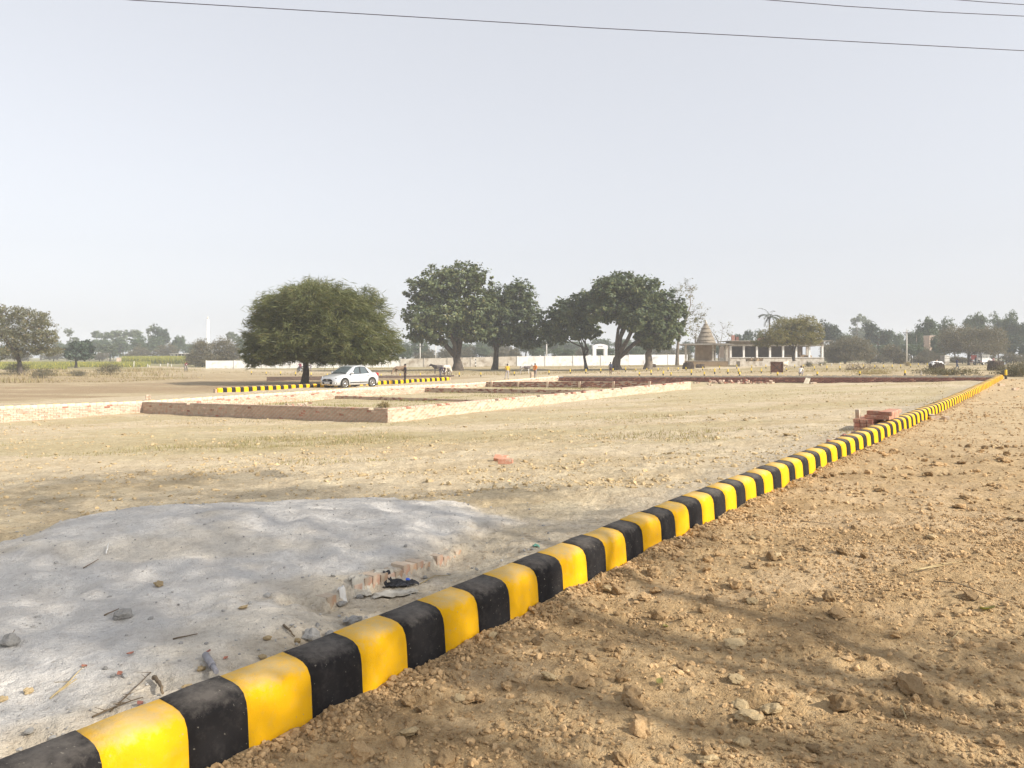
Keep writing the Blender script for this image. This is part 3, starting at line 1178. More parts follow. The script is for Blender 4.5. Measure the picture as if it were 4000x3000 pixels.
def crown_points(lobes, n, rng, clump=.16, shell=.62, per=26):
    """clumped points in the outer part of a set of ellipsoids; returns points, clump centres, outward directions"""
    L = np.array(lobes, float)
    vol = (L[:, 3] * L[:, 4] * L[:, 5]) ** (2 / 3)
    nc = max(4, n // per)
    which = rng.choice(len(L), nc, p=vol / vol.sum())
    d = unit(rng.normal(size=(nc, 3)))
    rr = shell + (1.02 - shell) * rng.random(nc) ** .6
    cc = L[which, :3] + d * L[which, 3:6] * rr[:, None]
    sz = clump * L[which, 3:6].mean(1) * rng.uniform(.6, 1.5, nc)
    k = rng.integers(0, nc, n)
    g = rng.normal(size=(n, 3))
    g[:, 2] *= .7
    P = cc[k] + g * sz[k][:, None] * .62
    return P, k, cc, unit(d * np.array((1, 1, 1.0)))


def make_crown(name, lobes, n, mats, rng, style='broad', leaf=.26, clump=.16, shell=.62, per=26):
    P, k, cc, dirs = crown_points(lobes, n, rng, clump, shell, per)
    out = dirs[k]
    if style == 'broad':
        nrm = unit(out * .7 + np.array((0, 0, .75)) + rng.normal(size=P.shape) * .55)
        t = unit(np.cross(nrm, rng.normal(size=P.shape)))
        b = np.cross(nrm, t)
        ln = leaf * rng.uniform(.6, 1.35, len(P))
        V, Q = quad_leaves(P, t, b, ln, ln * rng.uniform(.55, .85, len(P)))
    elif style == 'feather':            # thin sprays that arch outwards and hang down
        h = unit(out * np.array((1, 1, .1)) + rng.normal(size=P.shape) * .35)
        t = unit(h + np.array((0, 0, -.55)) * rng.uniform(.2, 1.9, (len(P), 1)) + np.array((0, 0, .45)))
        b = unit(np.cross(t, rng.normal(size=P.shape)))
        ln = leaf * rng.uniform(.6, 1.8, len(P))
        V, Q = quad_leaves(P, t, b, ln, ln * rng.uniform(.05, .10, len(P)))
    else:                               # fine scrub
        t = unit(out * .6 + rng.normal(size=P.shape))
        b = unit(np.cross(t, rng.normal(size=P.shape)))
        ln = leaf * rng.uniform(.5, 1.6, len(P))
        V, Q = quad_leaves(P, t, b, ln, ln * rng.uniform(.25, .5, len(P)))
    return np_mesh(name, V, Q, mats), cc


def bent(a, b, rng, k=4, wob=.12, sag=0.0):
    a, b = np.array(a, float), np.array(b, float)
    L = np.linalg.norm(b - a)
    pts = []
    o = rng.normal(size=3) * wob * L
    for i in range(k + 1):
        t = i / k
        p = a * (1 - t) + b * t + o * math.sin(math.pi * t) + rng.normal(size=3) * wob * .18 * L * (0 < i < k)
        p[2] += sag * math.sin(math.pi * t) * L
        pts.append(p)
    return pts


def make_trunk(mb, base, forks, r0, lobes, cc, rng, twigs=60, flare=1.5, lean=(0, 0), rmin=.02):
    """base point, list of fork points on the trunk, limbs towards the lobes and twigs towards leaf clumps"""
    pts = [np.array(base) + np.array((0, 0, -.4))]
    pts.append(np.array(base) + np.array((0, 0, .05)))
    fk = [np.array(f, float) for f in forks]
    prev = pts[-1]
    for f in fk:
        mid = (prev + f) / 2 + rng.normal(size=3) * .05 * np.linalg.norm(f - prev)
        pts += [mid, f]
        prev = f
    n = len(pts)
    rad = [r0 * flare * 1.25, r0 * flare] + [r0 * (1.0 - .45 * i / (n - 2)) for i in range(1, n - 1)]
    mb.tube(pts, rad, 12)
    ends = []
    order = sorted(range(len(lobes)), key=lambda i: -lobes[i][3] * lobes[i][5] + rng.random() * .3 * lobes[i][3] * lobes[i][5])
    nmain = min(len(lobes), 5)
    for q_, li in enumerate(order):
        l = np.array(lobes[li])
        tgt = l[:3] + np.array((0, 0, -.1 * l[5]))
        if q_ < nmain:
            src = fk[-1] if q_ % 2 or len(fk) == 1 else fk[-2]
            ra = r0 * rng.uniform(.42, .58)
            q = bent(src, tgt, rng, 6, .07, .10 if tgt[2] > src[2] else .28)
        else:
            e = np.array(ends)
            cost = np.linalg.norm(e - tgt, axis=1) + 1.2 * np.maximum(0, e[:, 2] - tgt[2])
            src = e[np.argmin(cost)]
            ra = r0 * rng.uniform(.14, .24)
            q = bent(src, tgt, rng, 6, .10, .08)
        mb.tube(q, [ra * (1 - .78 * i / 6) for i in range(7)], 7)
        ends += q[2:]
    ends = np.array(ends)
    for k in rng.choice(len(cc), min(twigs, len(cc)), replace=False):
        e = cc[k]
        s = ends[np.argmin(((ends - e) ** 2).sum(1))]
        q = bent(s, e, rng, 3, .10, .05)
        ra = max(rmin, r0 * .10)
        mb.tube(q, [ra, ra * .7, ra * .45, ra * .2], 4, cap=False)


def px_lobes(Y, base, lst, depth=.9, jitter=.25, rng=RNG):
    """lobes measured on the photograph (pixel centre and radii), turned into ellipsoids round the tree's own axis"""
    out = []
    for px, py, rx, ry in lst:
        c = PX(px, py, Y)
        kx, kz = rx * Y / F, ry * Y / F
        out.append((c.x - base.x, rng.uniform(-jitter, jitter) * kx * 2, c.z - base.z, kx, kx * depth, kz))
    return out


def tree(name, label, cat, px, py, Y, lobes, n, leafm, style='broad', leaf=.26, r0=.3, forks=((0, -60),), bark='bark', seed=1, clump=.16, shell=.62, per=26, twigs=70, flare=1.5, depth=.9, group=None, extra_depth=None):
    rng = np.random.default_rng(seed)
    bx = (px - CX) / F * Y
    base = Vector((bx, Y, gz(bx, Y)))
    t = root(name, base, 0, label, cat, group)
    lb = px_lobes(Y, base, lobes, depth, .3, rng)
    if extra_depth:                       # more of the crown in front of and behind the axis
        for l in list(lb):
            for s in (-1, 1):
                lb.append((l[0] * .85, l[1] + s * extra_depth * rng.uniform(.7, 1.1), l[2] - .1 * l[5], l[3] * .8, l[4] * .8, l[5] * .85))
    me, cc = make_crown('crown', lb, n, [MT[leafm]], rng, style, leaf, clump, shell, per)
    put(bpy.data.objects.new('crown', me), t)
    fk = [(dx * Y / F, rng.uniform(-.1, .1), dy * Y / F) for dx, dy in forks]
    mb = MB()
    make_trunk(mb, (0, 0, 0), fk, r0, lb, cc, rng, twigs, flare)
    mb.obj('trunk', MT[bark], t)
    return t


tree('acacia_tree', 'wide umbrella shaped acacia with drooping feathery foliage just behind the silver car', 'tree', 1190, 1498, 60,
     [(1270, 1185, 150, 80), (1120, 1225, 120, 85), (1400, 1215, 115, 90), (1050, 1305, 100, 85), (1190, 1310, 150, 85), (1330, 1300, 150, 90), (1455, 1315, 100, 90),
      (1000, 1370, 55, 50), (1515, 1355, 58, 65), (1105, 1385, 95, 38), (1400, 1385, 105, 42), (1255, 1385, 80, 40), (1480, 1395, 60, 28), (985, 1405, 40, 28)],
     130000, 'acacia_leaf', 'feather', .44, .27, ((4, 95), (14, 140)), 'bark', 3, .17, .45, 30, 160, 1.3, .95, extra_depth=2.2)
BIG = 'big dark fig trees in the middle distance'
tree('fig_tree', 'tallest spreading fig tree with a thick buttressed trunk, left of the four', 'tree', 1788, 1447, 106,
     [(1635, 1150, 62, 72), (1715, 1105, 85, 72), (1815, 1090, 78, 68), (1885, 1100, 42, 52), (1650, 1240, 78, 66), (1750, 1225, 95, 78), (1855, 1205, 72, 78), (1618, 1305, 45, 42),
      (1705, 1305, 62, 40), (1835, 1295, 70, 42), (1895, 1285, 55, 48), (1908, 1195, 42, 62)],
     34000, 'fig_leaf', 'broad', .40, .66, ((-4, 48), (4, 72)), 'bark', 5, .17, .55, 24, 130, 1.35, .9, BIG, extra_depth=2.6)
tree('fig_tree', 'smaller round fig tree close on the right of the tallest one', 'tree', 1932, 1440, 110,
     [(1955, 1168, 68, 58), (2035, 1150, 60, 56), (2062, 1220, 56, 66), (1965, 1240, 74, 66), (1940, 1310, 60, 46), (2025, 1305, 66, 50), (2085, 1285, 38, 42), (2072, 1345, 52, 20), (2100, 1310, 30, 40)],
     24000, 'fig_leaf_dark', 'broad', .38, .45, ((6, 60), (10, 90)), 'bark', 6, .17, .55, 24, 90, 1.2, .9, BIG, extra_depth=2.0)
tree('fig_tree', 'low broad fig tree on two thin stems, left of the white gateway', 'tree', 2290, 1438, 105,
     [(2150, 1255, 52, 58), (2120, 1290, 34, 40), (2325, 1165, 40, 45), (2205, 1225, 62, 58), (2270, 1190, 52, 60), (2165, 1312, 42, 36), (2255, 1275, 62, 52), (2312, 1295, 42, 38), (2312, 1215, 40, 55)],
     22000, 'fig_leaf_dark', 'broad', .38, .22, ((-8, 50), (8, 75)), 'bark', 7, .17, .55, 24, 90, 1.3, .9, BIG, extra_depth=1.8)
tree('fig_tree', 'huge dark round fig tree with forking limbs just right of the white gateway', 'tree', 2408, 1447, 98,
     [(2360, 1135, 62, 54), (2435, 1108, 82, 50), (2525, 1138, 72, 60), (2605, 1170, 48, 52), (2395, 1205, 74, 52), (2495, 1215, 95, 66), (2595, 1240, 75, 70), (2655, 1230, 34, 72),
      (2470, 1262, 54, 38), (2565, 1305, 66, 36), (2625, 1295, 52, 40), (2335, 1215, 50, 50)],
     36000, 'fig_leaf_dark', 'broad', .38, .62, ((2, 45), (6, 68)), 'bark', 8, .17, .55, 24, 130, 1.3, .9, BIG, extra_depth=2.6)
tree('fig_tree', 'gnarled pale trunked fig tree under the right side of the huge dark one', 'tree', 2530, 1441, 102,
     [(2540, 1335, 52, 30), (2592, 1345, 40, 24), (2585, 1270, 62, 40), (2500, 1300, 34, 28)],
     9000, 'fig_leaf', 'broad', .36, .55, ((2, 60), (10, 80)), 'bark_pale', 9, .18, .5, 24, 50, 1.2, .9, BIG, extra_depth=1.2)
tree('sparse_tree', 'half bare pale tree rising behind the huge dark fig tree', 'tree', 2645, 1424, 128,
     [(2655, 1170, 60, 60), (2700, 1130, 45, 40), (2715, 1215, 52, 36), (2675, 1260, 45, 45), (2735, 1240, 30, 24), (2630, 1140, 40, 40)],
     1000, 'thin_leaf', 'broad', .28, .30, ((4, 90), (6, 150)), 'bark_pale', 10, .30, .4, 10, 170, 1.2, .9)
tree('bare_tree', 'leafless pale tree behind the temple spire on its right', 'tree', 2810, 1415, 150,
     [(2780, 1290, 34, 34), (2820, 1282, 36, 34), (2850, 1310, 26, 28), (2800, 1320, 30, 24)],
     200, 'thin_leaf', 'broad', .26, .20, ((2, 60),), 'bark_pale', 31, .3, .4, 4, 50, 1.2, .9)
tree('bare_tree', 'leafless pale tree just left of the temple spire', 'tree', 2716, 1415, 140,
     [(2705, 1290, 26, 30), (2728, 1275, 22, 26), (2712, 1320, 22, 20)],
     160, 'thin_leaf', 'broad', .26, .18, ((0, 70),), 'bark_pale', 32, .3, .4, 4, 40, 1.2, .9)
tree('neem_tree', 'yellowing spreading tree growing in front of the pillared hall', 'tree', 3102, 1413, 116,
     [(3000, 1312, 52, 30), (3075, 1278, 62, 42), (3145, 1262, 55, 34), (3180, 1298, 34, 42), (3115, 1318, 62, 26), (2975, 1338, 36, 16), (3040, 1330, 40, 20), (3160, 1335, 40, 18)],
     30000, 'neem_leaf', 'broad', .19, .28, ((-4, 40), (2, 62)), 'bark', 11, .19, .45, 24, 90, 1.2, .9, extra_depth=1.7)
tree('thorn_tree', 'large airy thorn tree with crooked branches at the left edge', 'tree', 85, 1432, 92,
     [(40, 1225, 60, 34), (110, 1240, 62, 40), (165, 1275, 50, 46), (205, 1312, 36, 40), (50, 1300, 90, 50), (140, 1335, 72, 40), (-40, 1270, 70, 60), (40, 1370, 70, 32), (160, 1370, 60, 24)],
     17000, 'thin_leaf', 'scrub', .24, .30, ((-10, 50), (-20, 80)), 'bark', 12, .22, .35, 20, 220, 1.2, .9, extra_depth=1.6)
tree('field_tree', 'small dark round tree standing alone in the mustard field', 'tree', 297, 1434, 142,
     [(305, 1350, 40, 22), (278, 1372, 34, 24), (335, 1378, 30, 24), (308, 1385, 44, 20)],
     6500, 'far_leaf_dark', 'broad', .42, .26, ((0, 30),), 'bark', 13, .2, .5, 20, 40, 1.2, .9, extra_depth=1.2)
tree('thorn_bush', 'dull olive thorn bush hiding the foot of the white obelisk', 'bush', 790, 1437, 150,
     [(780, 1365, 42, 44), (760, 1400, 34, 30), (805, 1405, 40, 28)], 13000, 'thorn_leaf', 'scrub', .26, .14, ((0, 20),), 'bark', 14, .2, .35, 20, 60, 1.2, .9, extra_depth=1.2)
tree('thorn_bush', 'dull olive thorn bush between the obelisk and the acacia', 'bush', 862, 1432, 155,
     [(865, 1362, 52, 48), (905, 1385, 36, 38), (850, 1400, 48, 28)], 14000, 'thorn_leaf', 'scrub', .26, .14, ((0, 20),), 'bark', 15, .2, .35, 20, 60, 1.2, .9, extra_depth=1.2)
tree('thorn_tree', 'wide brown domed thorn thicket just right of the pillared hall', 'tree', 3300, 1405, 142,
     [(3270, 1365, 55, 42), (3330, 1352, 66, 44), (3375, 1378, 42, 32), (3300, 1388, 80, 22)], 30000, 'thorn_leaf', 'scrub', .24, .16, ((0, 20), (6, 30)), 'bark', 16, .2, .35, 20, 90, 1.2, .9, extra_depth=1.6)
tree('thorn_tree', 'wide brown domed thorn tree above the white pickup', 'tree', 3785, 1413, 142,
     [(3770, 1310, 80, 42), (3850, 1318, 62, 46), (3720, 1345, 52, 38), (3890, 1355, 36, 34), (3800, 1350, 100, 34)], 36000, 'thorn_leaf', 'scrub', .24, .24, ((0, 30), (4, 44)), 'bark', 17, .2, .4, 20, 110, 1.2, .9, extra_depth=1.8)
tree('thorn_bush', 'small brown thorn bush left of the concrete utility pole', 'bush', 3490, 1402, 150,
     [(3480, 1372, 38, 26), (3510, 1385, 30, 18)], 8000, 'thorn_leaf', 'scrub', .24, .10, ((0, 10),), 'bark', 18, .2, .3, 20, 40, 1.2, .9, extra_depth=1.0)

# ---- a palm
def palm(px, py_top, Y):
    x = (px - CX) / F * Y
    zb = gz(x, Y)
    t = root('palm_tree', (x, Y, zb), 0, 'solitary palm with drooping fronds behind the pillared hall', 'tree')
    zt = PX(px, py_top, Y).z - zb
    MB().tube([(0, 0, -.3), (.1, 0, zt * .5), (0, 0, zt)], [.28, .2, .17], 9).obj('trunk', MT['bark_pale'], t)
    rng = np.random.default_rng(4)
    k = Y / F
    for a in range(17):
        az = 2 * math.pi * a / 17 + rng.uniform(-.2, .2)
        el = rng.uniform(-.5, 1.25)
        Ln = rng.uniform(44, 56) * k
        C, A, B = [], [], []
        p = np.array((0, 0, zt))
        for i in range(12):
            e = el - 1.25 * (i / 11) ** 1.3
            d = np.array((math.cos(az) * math.cos(e), math.sin(az) * math.cos(e), math.sin(e)))
            p = p + d * Ln / 12
            side = unit(np.cross(d, (0, 0, 1)) + 1e-6)
            for s in (-1, 1):
                for j in range(2):
                    ax = unit(side * s + d * .6 + np.array((0, 0, -.35)) + rng.normal(size=3) * .12)
                    ll = .75 * (1.1 - .6 * i / 11)
                    C.append(p + ax * ll / 2 + d * j * Ln / 24)
                    A.append(ax * ll)
                    B.append(unit(np.cross(ax, d)) * 1.0)
        C, A, B = np.array(C), np.array(A), np.array(B)
        V, Q = quad_leaves(C, unit(A), unit(np.cross(unit(A), (0, 0, 1.0)) + 1e-6), np.linalg.norm(A, axis=1), np.full(len(C), .26))
        put(bpy.data.objects.new('frond', np_mesh('frond', V, Q, [MT['palm_leaf']])), t)


palm(3005, 1236, 190)

# ---- the hazy belts of trees far behind: a few kinds, every tree a thing of its own
def far_proto(kind, seed):
    rng = np.random.default_rng(seed)
    if kind == 'round':
        lb = [(rng.uniform(-.26, .26), rng.uniform(-.26, .26), rng.uniform(.45, .85), rng.uniform(.17, .28), rng.uniform(.17, .28), rng.uniform(.12, .2)) for _ in range(9)]
        me, cc = make_crown('crown', lb, 6500, [MT['far_leaf']], rng, 'broad', .044, .24, .4, 20)
        tr, r0 = .35, .03
    elif kind == 'dark':
        lb = [(rng.uniform(-.28, .28), rng.uniform(-.28, .28), rng.uniform(.5, .85), rng.uniform(.16, .25), rng.uniform(.16, .25), rng.uniform(.1, .16)) for _ in range(9)]
        me, cc = make_crown('crown', lb, 6500, [MT['far_leaf_dark']], rng, 'broad', .044, .22, .4, 20)
        tr, r0 = .4, .03
    elif kind == 'tall':
        lb = [(rng.uniform(-.13, .13), rng.uniform(-.13, .13), rng.uniform(.3, .93), rng.uniform(.07, .15), rng.uniform(.07, .15), rng.uniform(.07, .13)) for _ in range(13)]
        me, cc = make_crown('crown', lb, 3200, [MT['far_leaf_pale']], rng, 'broad', .042, .26, .3, 16)
        tr, r0 = .3, .02
    else:                                # scrub
        lb = [(rng.uniform(-.38, .38), rng.uniform(-.3, .3), rng.uniform(.25, .62), rng.uniform(.24, .36), rng.uniform(.22, .3), rng.uniform(.2, .34)) for _ in range(8)]
        me, cc = make_crown('crown', lb, 7000, [MT['thorn_leaf']], rng, 'scrub', .05, .22, .3, 20)
        tr, r0 = .15, .025
    mb = MB()
    make_trunk(mb, (0, 0, -.02), [(0.01, 0, tr), (.0, .01, tr + .12)], r0, lb, cc, rng, 24, 1.2, rmin=.004)
    bark = MT['bark_pale'] if kind == 'tall' else MT['bark']
    return me, mb.mesh('trunk', bark)


PROTO = {k: [far_proto(k, 40 + i + 10 * j) for i in range(3)] for j, k in enumerate(('round', 'dark', 'tall', 'scrub'))}
WORD = {'round': 'grey green round tree', 'dark': 'dark broad tree', 'tall': 'pale slender tree', 'scrub': 'low brown scrub tree'}
CATW = {'round': 'tree', 'dark': 'tree', 'tall': 'tree', 'scrub': 'tree'}


def far_belt(where, specs, group, seed):
    rnd = random.Random(seed)
    specs = sorted(specs)
    count = {}
    for px, top, w, Y, kind in specs:
        count[kind] = count.get(kind, 0) + 1
        x = (px - CX) / F * Y
        zb = gz(x, Y)
        h = PX(px, top, Y).z - zb
        lab = f'{ordinal(count[kind] - 1)} {WORD[kind]} from left, {where}'
        t = root({'round': 'broadleaf_tree', 'dark': 'broadleaf_tree', 'tall': 'slender_tree', 'scrub': 'scrub_tree'}[kind], (x, Y, zb), 0, lab, 'tree', group)
        cm, tm = PROTO[kind][rnd.randrange(3)]
        az = rnd.uniform(0, 6.28)
        ww = w * Y / F
        wr = {'round': .9, 'dark': .95, 'tall': .42, 'scrub': 1.25}[kind]
        for nm, me in (('trunk', tm), ('crown', cm)):
            o = put(bpy.data.objects.new(nm, me), t)
            o.rotation_euler = (0, 0, az)
            o.scale = (ww / wr, ww / wr, h / .98)


rnd = random.Random(21)
left = [(285, 1288, 46, 300, 'tall'), (262, 1340, 60, 290, 'round'), (385, 1288, 52, 310, 'tall'), (420, 1292, 50, 300, 'tall'), (444, 1286, 36, 320, 'tall'), (480, 1292, 60, 310, 'tall'),
        (522, 1284, 60, 300, 'tall'), (590, 1278, 44, 310, 'tall'), (636, 1264, 80, 270, 'dark'), (600, 1312, 90, 265, 'round'), (690, 1310, 80, 270, 'round'), (400, 1322, 100, 280, 'round'),
        (470, 1325, 100, 270, 'round'), (540, 1312, 100, 262, 'round'), (350, 1345, 90, 280, 'scrub'), (430, 1345, 70, 220, 'tall'), (500, 1362, 80, 225, 'scrub'), (560, 1340, 110, 250, 'scrub'),
        (650, 1335, 120, 250, 'scrub'), (225, 1330, 70, 300, 'round'), (160, 1345, 90, 300, 'round'), (60, 1345, 110, 300, 'round'), (-40, 1340, 120, 290, 'round'), (905, 1292, 42, 300, 'tall'),
        (935, 1310, 60, 260, 'round'), (740, 1340, 70, 290, 'round'), (980, 1320, 80, 280, 'round'), (1040, 1330, 90, 290, 'round'), (-140, 1330, 120, 280, 'round'), (210, 1365, 110, 250, 'scrub'), (390, 1370, 110, 250, 'scrub'),
        (305, 1368, 90, 262, 'scrub'), (720, 1375, 90, 240, 'scrub'), (110, 1370, 120, 255, 'scrub'), (0, 1372, 120, 250, 'scrub')]
far_belt('the treeline behind the fields', left, 'hazy treeline behind the mustard fields', 1)
mid = []
for px in range(1120, 2640, 62):
    mid.append((px + rnd.uniform(-18, 18), 1322 + rnd.uniform(-16, 18), rnd.uniform(84, 120), 255 + rnd.uniform(-30, 30), rnd.choice(('round', 'round', 'scrub'))))
for px in range(1570, 2700, 78):
    mid.append((px + rnd.uniform(-18, 18), 1352 + rnd.uniform(-12, 10), rnd.uniform(90, 120), 195 + rnd.uniform(-12, 12), rnd.choice(('scrub', 'round', 'scrub'))))
far_belt('the treeline behind the white wall', mid, 'hazy treeline behind the white wall', 2)
right = [(3450, 1380, 100, 157, 'scrub'), (3610, 1382, 90, 154, 'scrub'), (3690, 1378, 100, 156, 'scrub'), (3860, 1376, 110, 153, 'scrub'), (3950, 1372, 110, 152, 'scrub'), (3760, 1385, 90, 155, 'scrub'), (4020, 1370, 100, 152, 'scrub'), (3530, 1388, 90, 154, 'scrub'), (3255, 1385, 80, 156, 'scrub'), (3595, 1352, 70, 166, 'round'), (3655, 1300, 46, 167, 'round'), (3640, 1368, 60, 160, 'scrub'), (3588, 1296, 40, 168, 'round'), (2870, 1306, 70, 215, 'round'), (2925, 1282, 66, 205, 'dark'), (2900, 1300, 60, 190, 'dark'), (2965, 1290, 60, 225, 'round'), (3250, 1246, 100, 185, 'dark'), (3345, 1236, 60, 300, 'tall'), (3385, 1242, 46, 300, 'tall'),
         (3430, 1250, 106, 190, 'dark'), (3310, 1300, 100, 240, 'round'), (3470, 1288, 90, 220, 'round'), (3405, 1318, 90, 200, 'round'), (3520, 1298, 70, 210, 'round'), (3630, 1236, 100, 175, 'round'), (3690, 1246, 90, 185, 'round'),
         (3570, 1290, 70, 180, 'round'), (3780, 1232, 80, 200, 'round'), (3830, 1218, 90, 190, 'round'), (3900, 1226, 80, 200, 'round'), (3945, 1218, 90, 185, 'round'), (3985, 1240, 80, 180, 'dark'), (4040, 1250, 90, 180, 'dark'),
         (4110, 1230, 110, 180, 'round'), (4200, 1240, 120, 180, 'round'), (3960, 1300, 90, 165, 'dark'), (3930, 1340, 80, 160, 'dark'), (4010, 1335, 90, 158, 'dark'), (3560, 1340, 90, 165, 'round'), (3610, 1350, 60, 160, 'scrub'),
         (3440, 1345, 80, 170, 'round'), (3665, 1345, 70, 165, 'round'), (3240, 1330, 80, 180, 'scrub'), (2690, 1335, 90, 200, 'round'), (2760, 1340, 90, 205, 'round'), (2830, 1345, 90, 200, 'round'), (3040, 1310, 90, 220, 'round'),
         (3730, 1300, 90, 178, 'round'), (3880, 1300, 90, 170, 'round'), (3400, 1372, 80, 158, 'scrub'), (3540, 1375, 80, 156, 'scrub')]
far_belt('the hazy belt behind hall and pickup', right, 'hazy trees behind the hall and the pickup', 3)

# ------------------------------------------------------------------ buildings and walls far off
def far_wall(label, px0, pyb0, pyt0, Y0, px1, pyb1, pyt1, Y1, m, panels, name='boundary_wall'):
    a, b = PX(px0, pyb0, Y0), PX(px1, pyb1, Y1)
    ta, tb = PX(px0, pyt0, Y0), PX(px1, pyt1, Y1)
    t = root(name, (a.x, a.y, 0), 0, label, 'wall')
    d = Vector((b.x - a.x, b.y - a.y, 0))
    L = d.length
    d.normalize()
    n = Vector((-d.y, d.x, 0))
    for k in range(panels):
        s0, s1 = L * k / panels + .012, L * (k + 1) / panels - .012
        zt0 = ta.z + (tb.z - ta.z) * k / panels
        zt1 = ta.z + (tb.z - ta.z) * (k + 1) / panels
        p0, p1 = d * s0, d * s1
        g0, g1 = gz(a.x + p0.x, a.y + p0.y) - .4, gz(a.x + p1.x, a.y + p1.y) - .4
        mb = MB()
        vs = []
        for off in (0, .2):
            vs += [(p0.x + n.x * off, p0.y + n.y * off, g0), (p1.x + n.x * off, p1.y + n.y * off, g1), (p1.x + n.x * off, p1.y + n.y * off, zt1), (p0.x + n.x * off, p0.y + n.y * off, zt0)]
        mb.add(vs, ((0, 1, 2, 3), (5, 4, 7, 6), (3, 2, 6, 7), (1, 5, 6, 2), (4, 0, 3, 7), (4, 5, 1, 0)))
        mb.obj('wall_panel', MT[m], t)
        c = p0 - d * .012 + n * -.03
        MB().box((c.x, c.y, (zt0 + g0) / 2 + .02), (.16, .12, zt0 - g0 + .06), math.atan2(d.y, d.x)).obj('wall_post', MT['cement_pale' if m == 'wall_stained' else m], t)
    return t


far_wall('bright whitewashed boundary wall behind the acacia tree', 806, 1440, 1409, 136, 1565, 1437, 1405, 138, 'whitewash', 7)
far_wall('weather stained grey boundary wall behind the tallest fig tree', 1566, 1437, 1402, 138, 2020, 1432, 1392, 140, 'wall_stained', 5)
far_wall('pale grey panelled boundary wall below the white gateway', 2021, 1432, 1392, 140, 2456, 1426, 1388, 142, 'whitewash', 4)
far_wall('gleaming white boundary wall ending beside the small temple', 2458, 1425, 1386, 143, 2686, 1423, 1385, 145, 'white_paint', 3)

# obelisk
x, Y = (812 - CX) / F * 300, 300
zt, zb = PX(812, 1240, 300).z, gz((812 - CX) / F * 300, 300)
t = root('obelisk', (x, Y, zb), .0, 'tall tapering white obelisk rising above the bushes', 'obelisk')
k = 300 / F
MB().lathe([(17 * k * .72, 0), (5.2 * k, zt - zb - .6)], 4).obj('shaft', MT['white_paint'], t).rotation_euler = (0, 0, R(45 + 12))
MB().lathe([(5.3 * k, zt - zb - .6), (3.6 * k, zt - zb - .2), (.05, zt - zb + .5)], 4).obj('cap', MT['cement_pale'], t).rotation_euler = (0, 0, R(45 + 12))

# white gateway
Y = 150
k = Y / F
x, zb = (2343 - CX) * k, gz((2343 - CX) * k, Y)
t = root('gateway', (x, Y, zb), .06, 'small white gateway with a low gable standing behind the white wall', 'gateway')
zt = PX(0, 1348, Y).z - zb
zo = PX(0, 1363, Y).z - zb
w = 56 * k
for s in (-1, 1):
    MB().box((s * (w / 2 - 6 * k), 0, zo / 2 - .2), (12.5 * k, 1.2, zo + .4)).obj('pillar', MT['white_paint'], t)
mb = MB()
mb.add([(-w / 2 - .06, -.62, zo), (w / 2 + .06, -.62, zo), (w / 2 + .06, -.62, zt - .12), (w / 4, -.62, zt + .16), (0, -.62, zt + .24), (-w / 4, -.62, zt + .16), (-w / 2 - .06, -.62, zt - .12)] +
       [(-w / 2 - .06, .62, zo), (w / 2 + .06, .62, zo), (w / 2 + .06, .62, zt - .12), (w / 4, .62, zt + .16), (0, .62, zt + .24), (-w / 4, .62, zt + .16), (-w / 2 - .06, .62, zt - .12)],
       [(0, 1, 2, 3, 4, 5, 6), (13, 12, 11, 10, 9, 8, 7)] + [(i, i + 7, (i + 1) % 7 + 7, (i + 1) % 7) for i in range(7)])
mb.obj('gable', MT['white_paint'], t)
mb = MB()
rr = random.Random(3)
for i in range(9):
    mb.box((-.42 + i * .105, -.635, (zo + zt) / 2 + .04), (rr.uniform(.035, .08), .012, rr.uniform(.08, .15)))
mb.box((0, -.635, (zo + zt) / 2 + .13), (.94, .012, .025))
mb.obj('lettering', MT['cement'], t)

# small temple with a banded conical spire
Y = 116
k = Y / F
c0 = PX(2757, 1431, Y)
zb = gz(c0.x, Y + 3)
t = root('temple', (c0.x * 119 / 116, Y + 3.0, zb), R(-13), 'small unfinished temple with a banded conical spire on a pillared platform', 'temple')
Zp = lambda py: PX(0, py, Y).z - zb
zf, zr = Zp(1411), Zp(1348)
S = 6.4
MB().box((0, 0, zf / 2 - .25), (S, S, zf + .5)).obj('plinth', MT['mud_plaster'], t)
MB().box((0, 0, zf + .03), (S + .1, S + .1, .06)).obj('plinth_edge', MT['cement_pale'], t)
for ix in range(4):
    for iy in range(4):
        if ix in (0, 3) or iy in (0, 3):
            px_, py_ = -S / 2 + .18 + ix * (S - .36) / 3, -S / 2 + .18 + iy * (S - .36) / 3
            if (ix, iy) in ((1, 0),):
                continue
            MB().box((px_, py_, (zf + .06 + zr) / 2), (.30, .30, zr - zf - .06)).obj('pillar', MT['cement_pale'], t)
MB().box((0, 0, zr + .09), (S + 1.5, S + 1.3, .16)).obj('roof_slab', MT['cement'], t)
MB().box((0, 0, zr + .215), (S + .5, S + .5, .09)).obj('roof_edge', MT['cement'], t)
sw = 3.1
mb = MB()
mb.box((-.95, -.0, (zf + .06 + zr) / 2), (1.2, sw, zr - zf - .06))
mb.box((.55, .15, (zf + .06 + zr) / 2), (1.8, sw - .3, zr - zf - .06))
mb.obj('shrine_wall', MT['mud_plaster'], t)
MB().box((1.15, -1.42, zf + .95), (.55, .05, 1.75)).obj('door_frame', MT['cement_pale'], t)
MB().box((1.15, -1.46, zf + .9), (.32, .05, 1.5)).obj('doorway', MT['dark_inside'], t)
zs0, zs1 = zr + .26, Zp(1262)
H = zs1 - zs0
prof = []
bands = 5
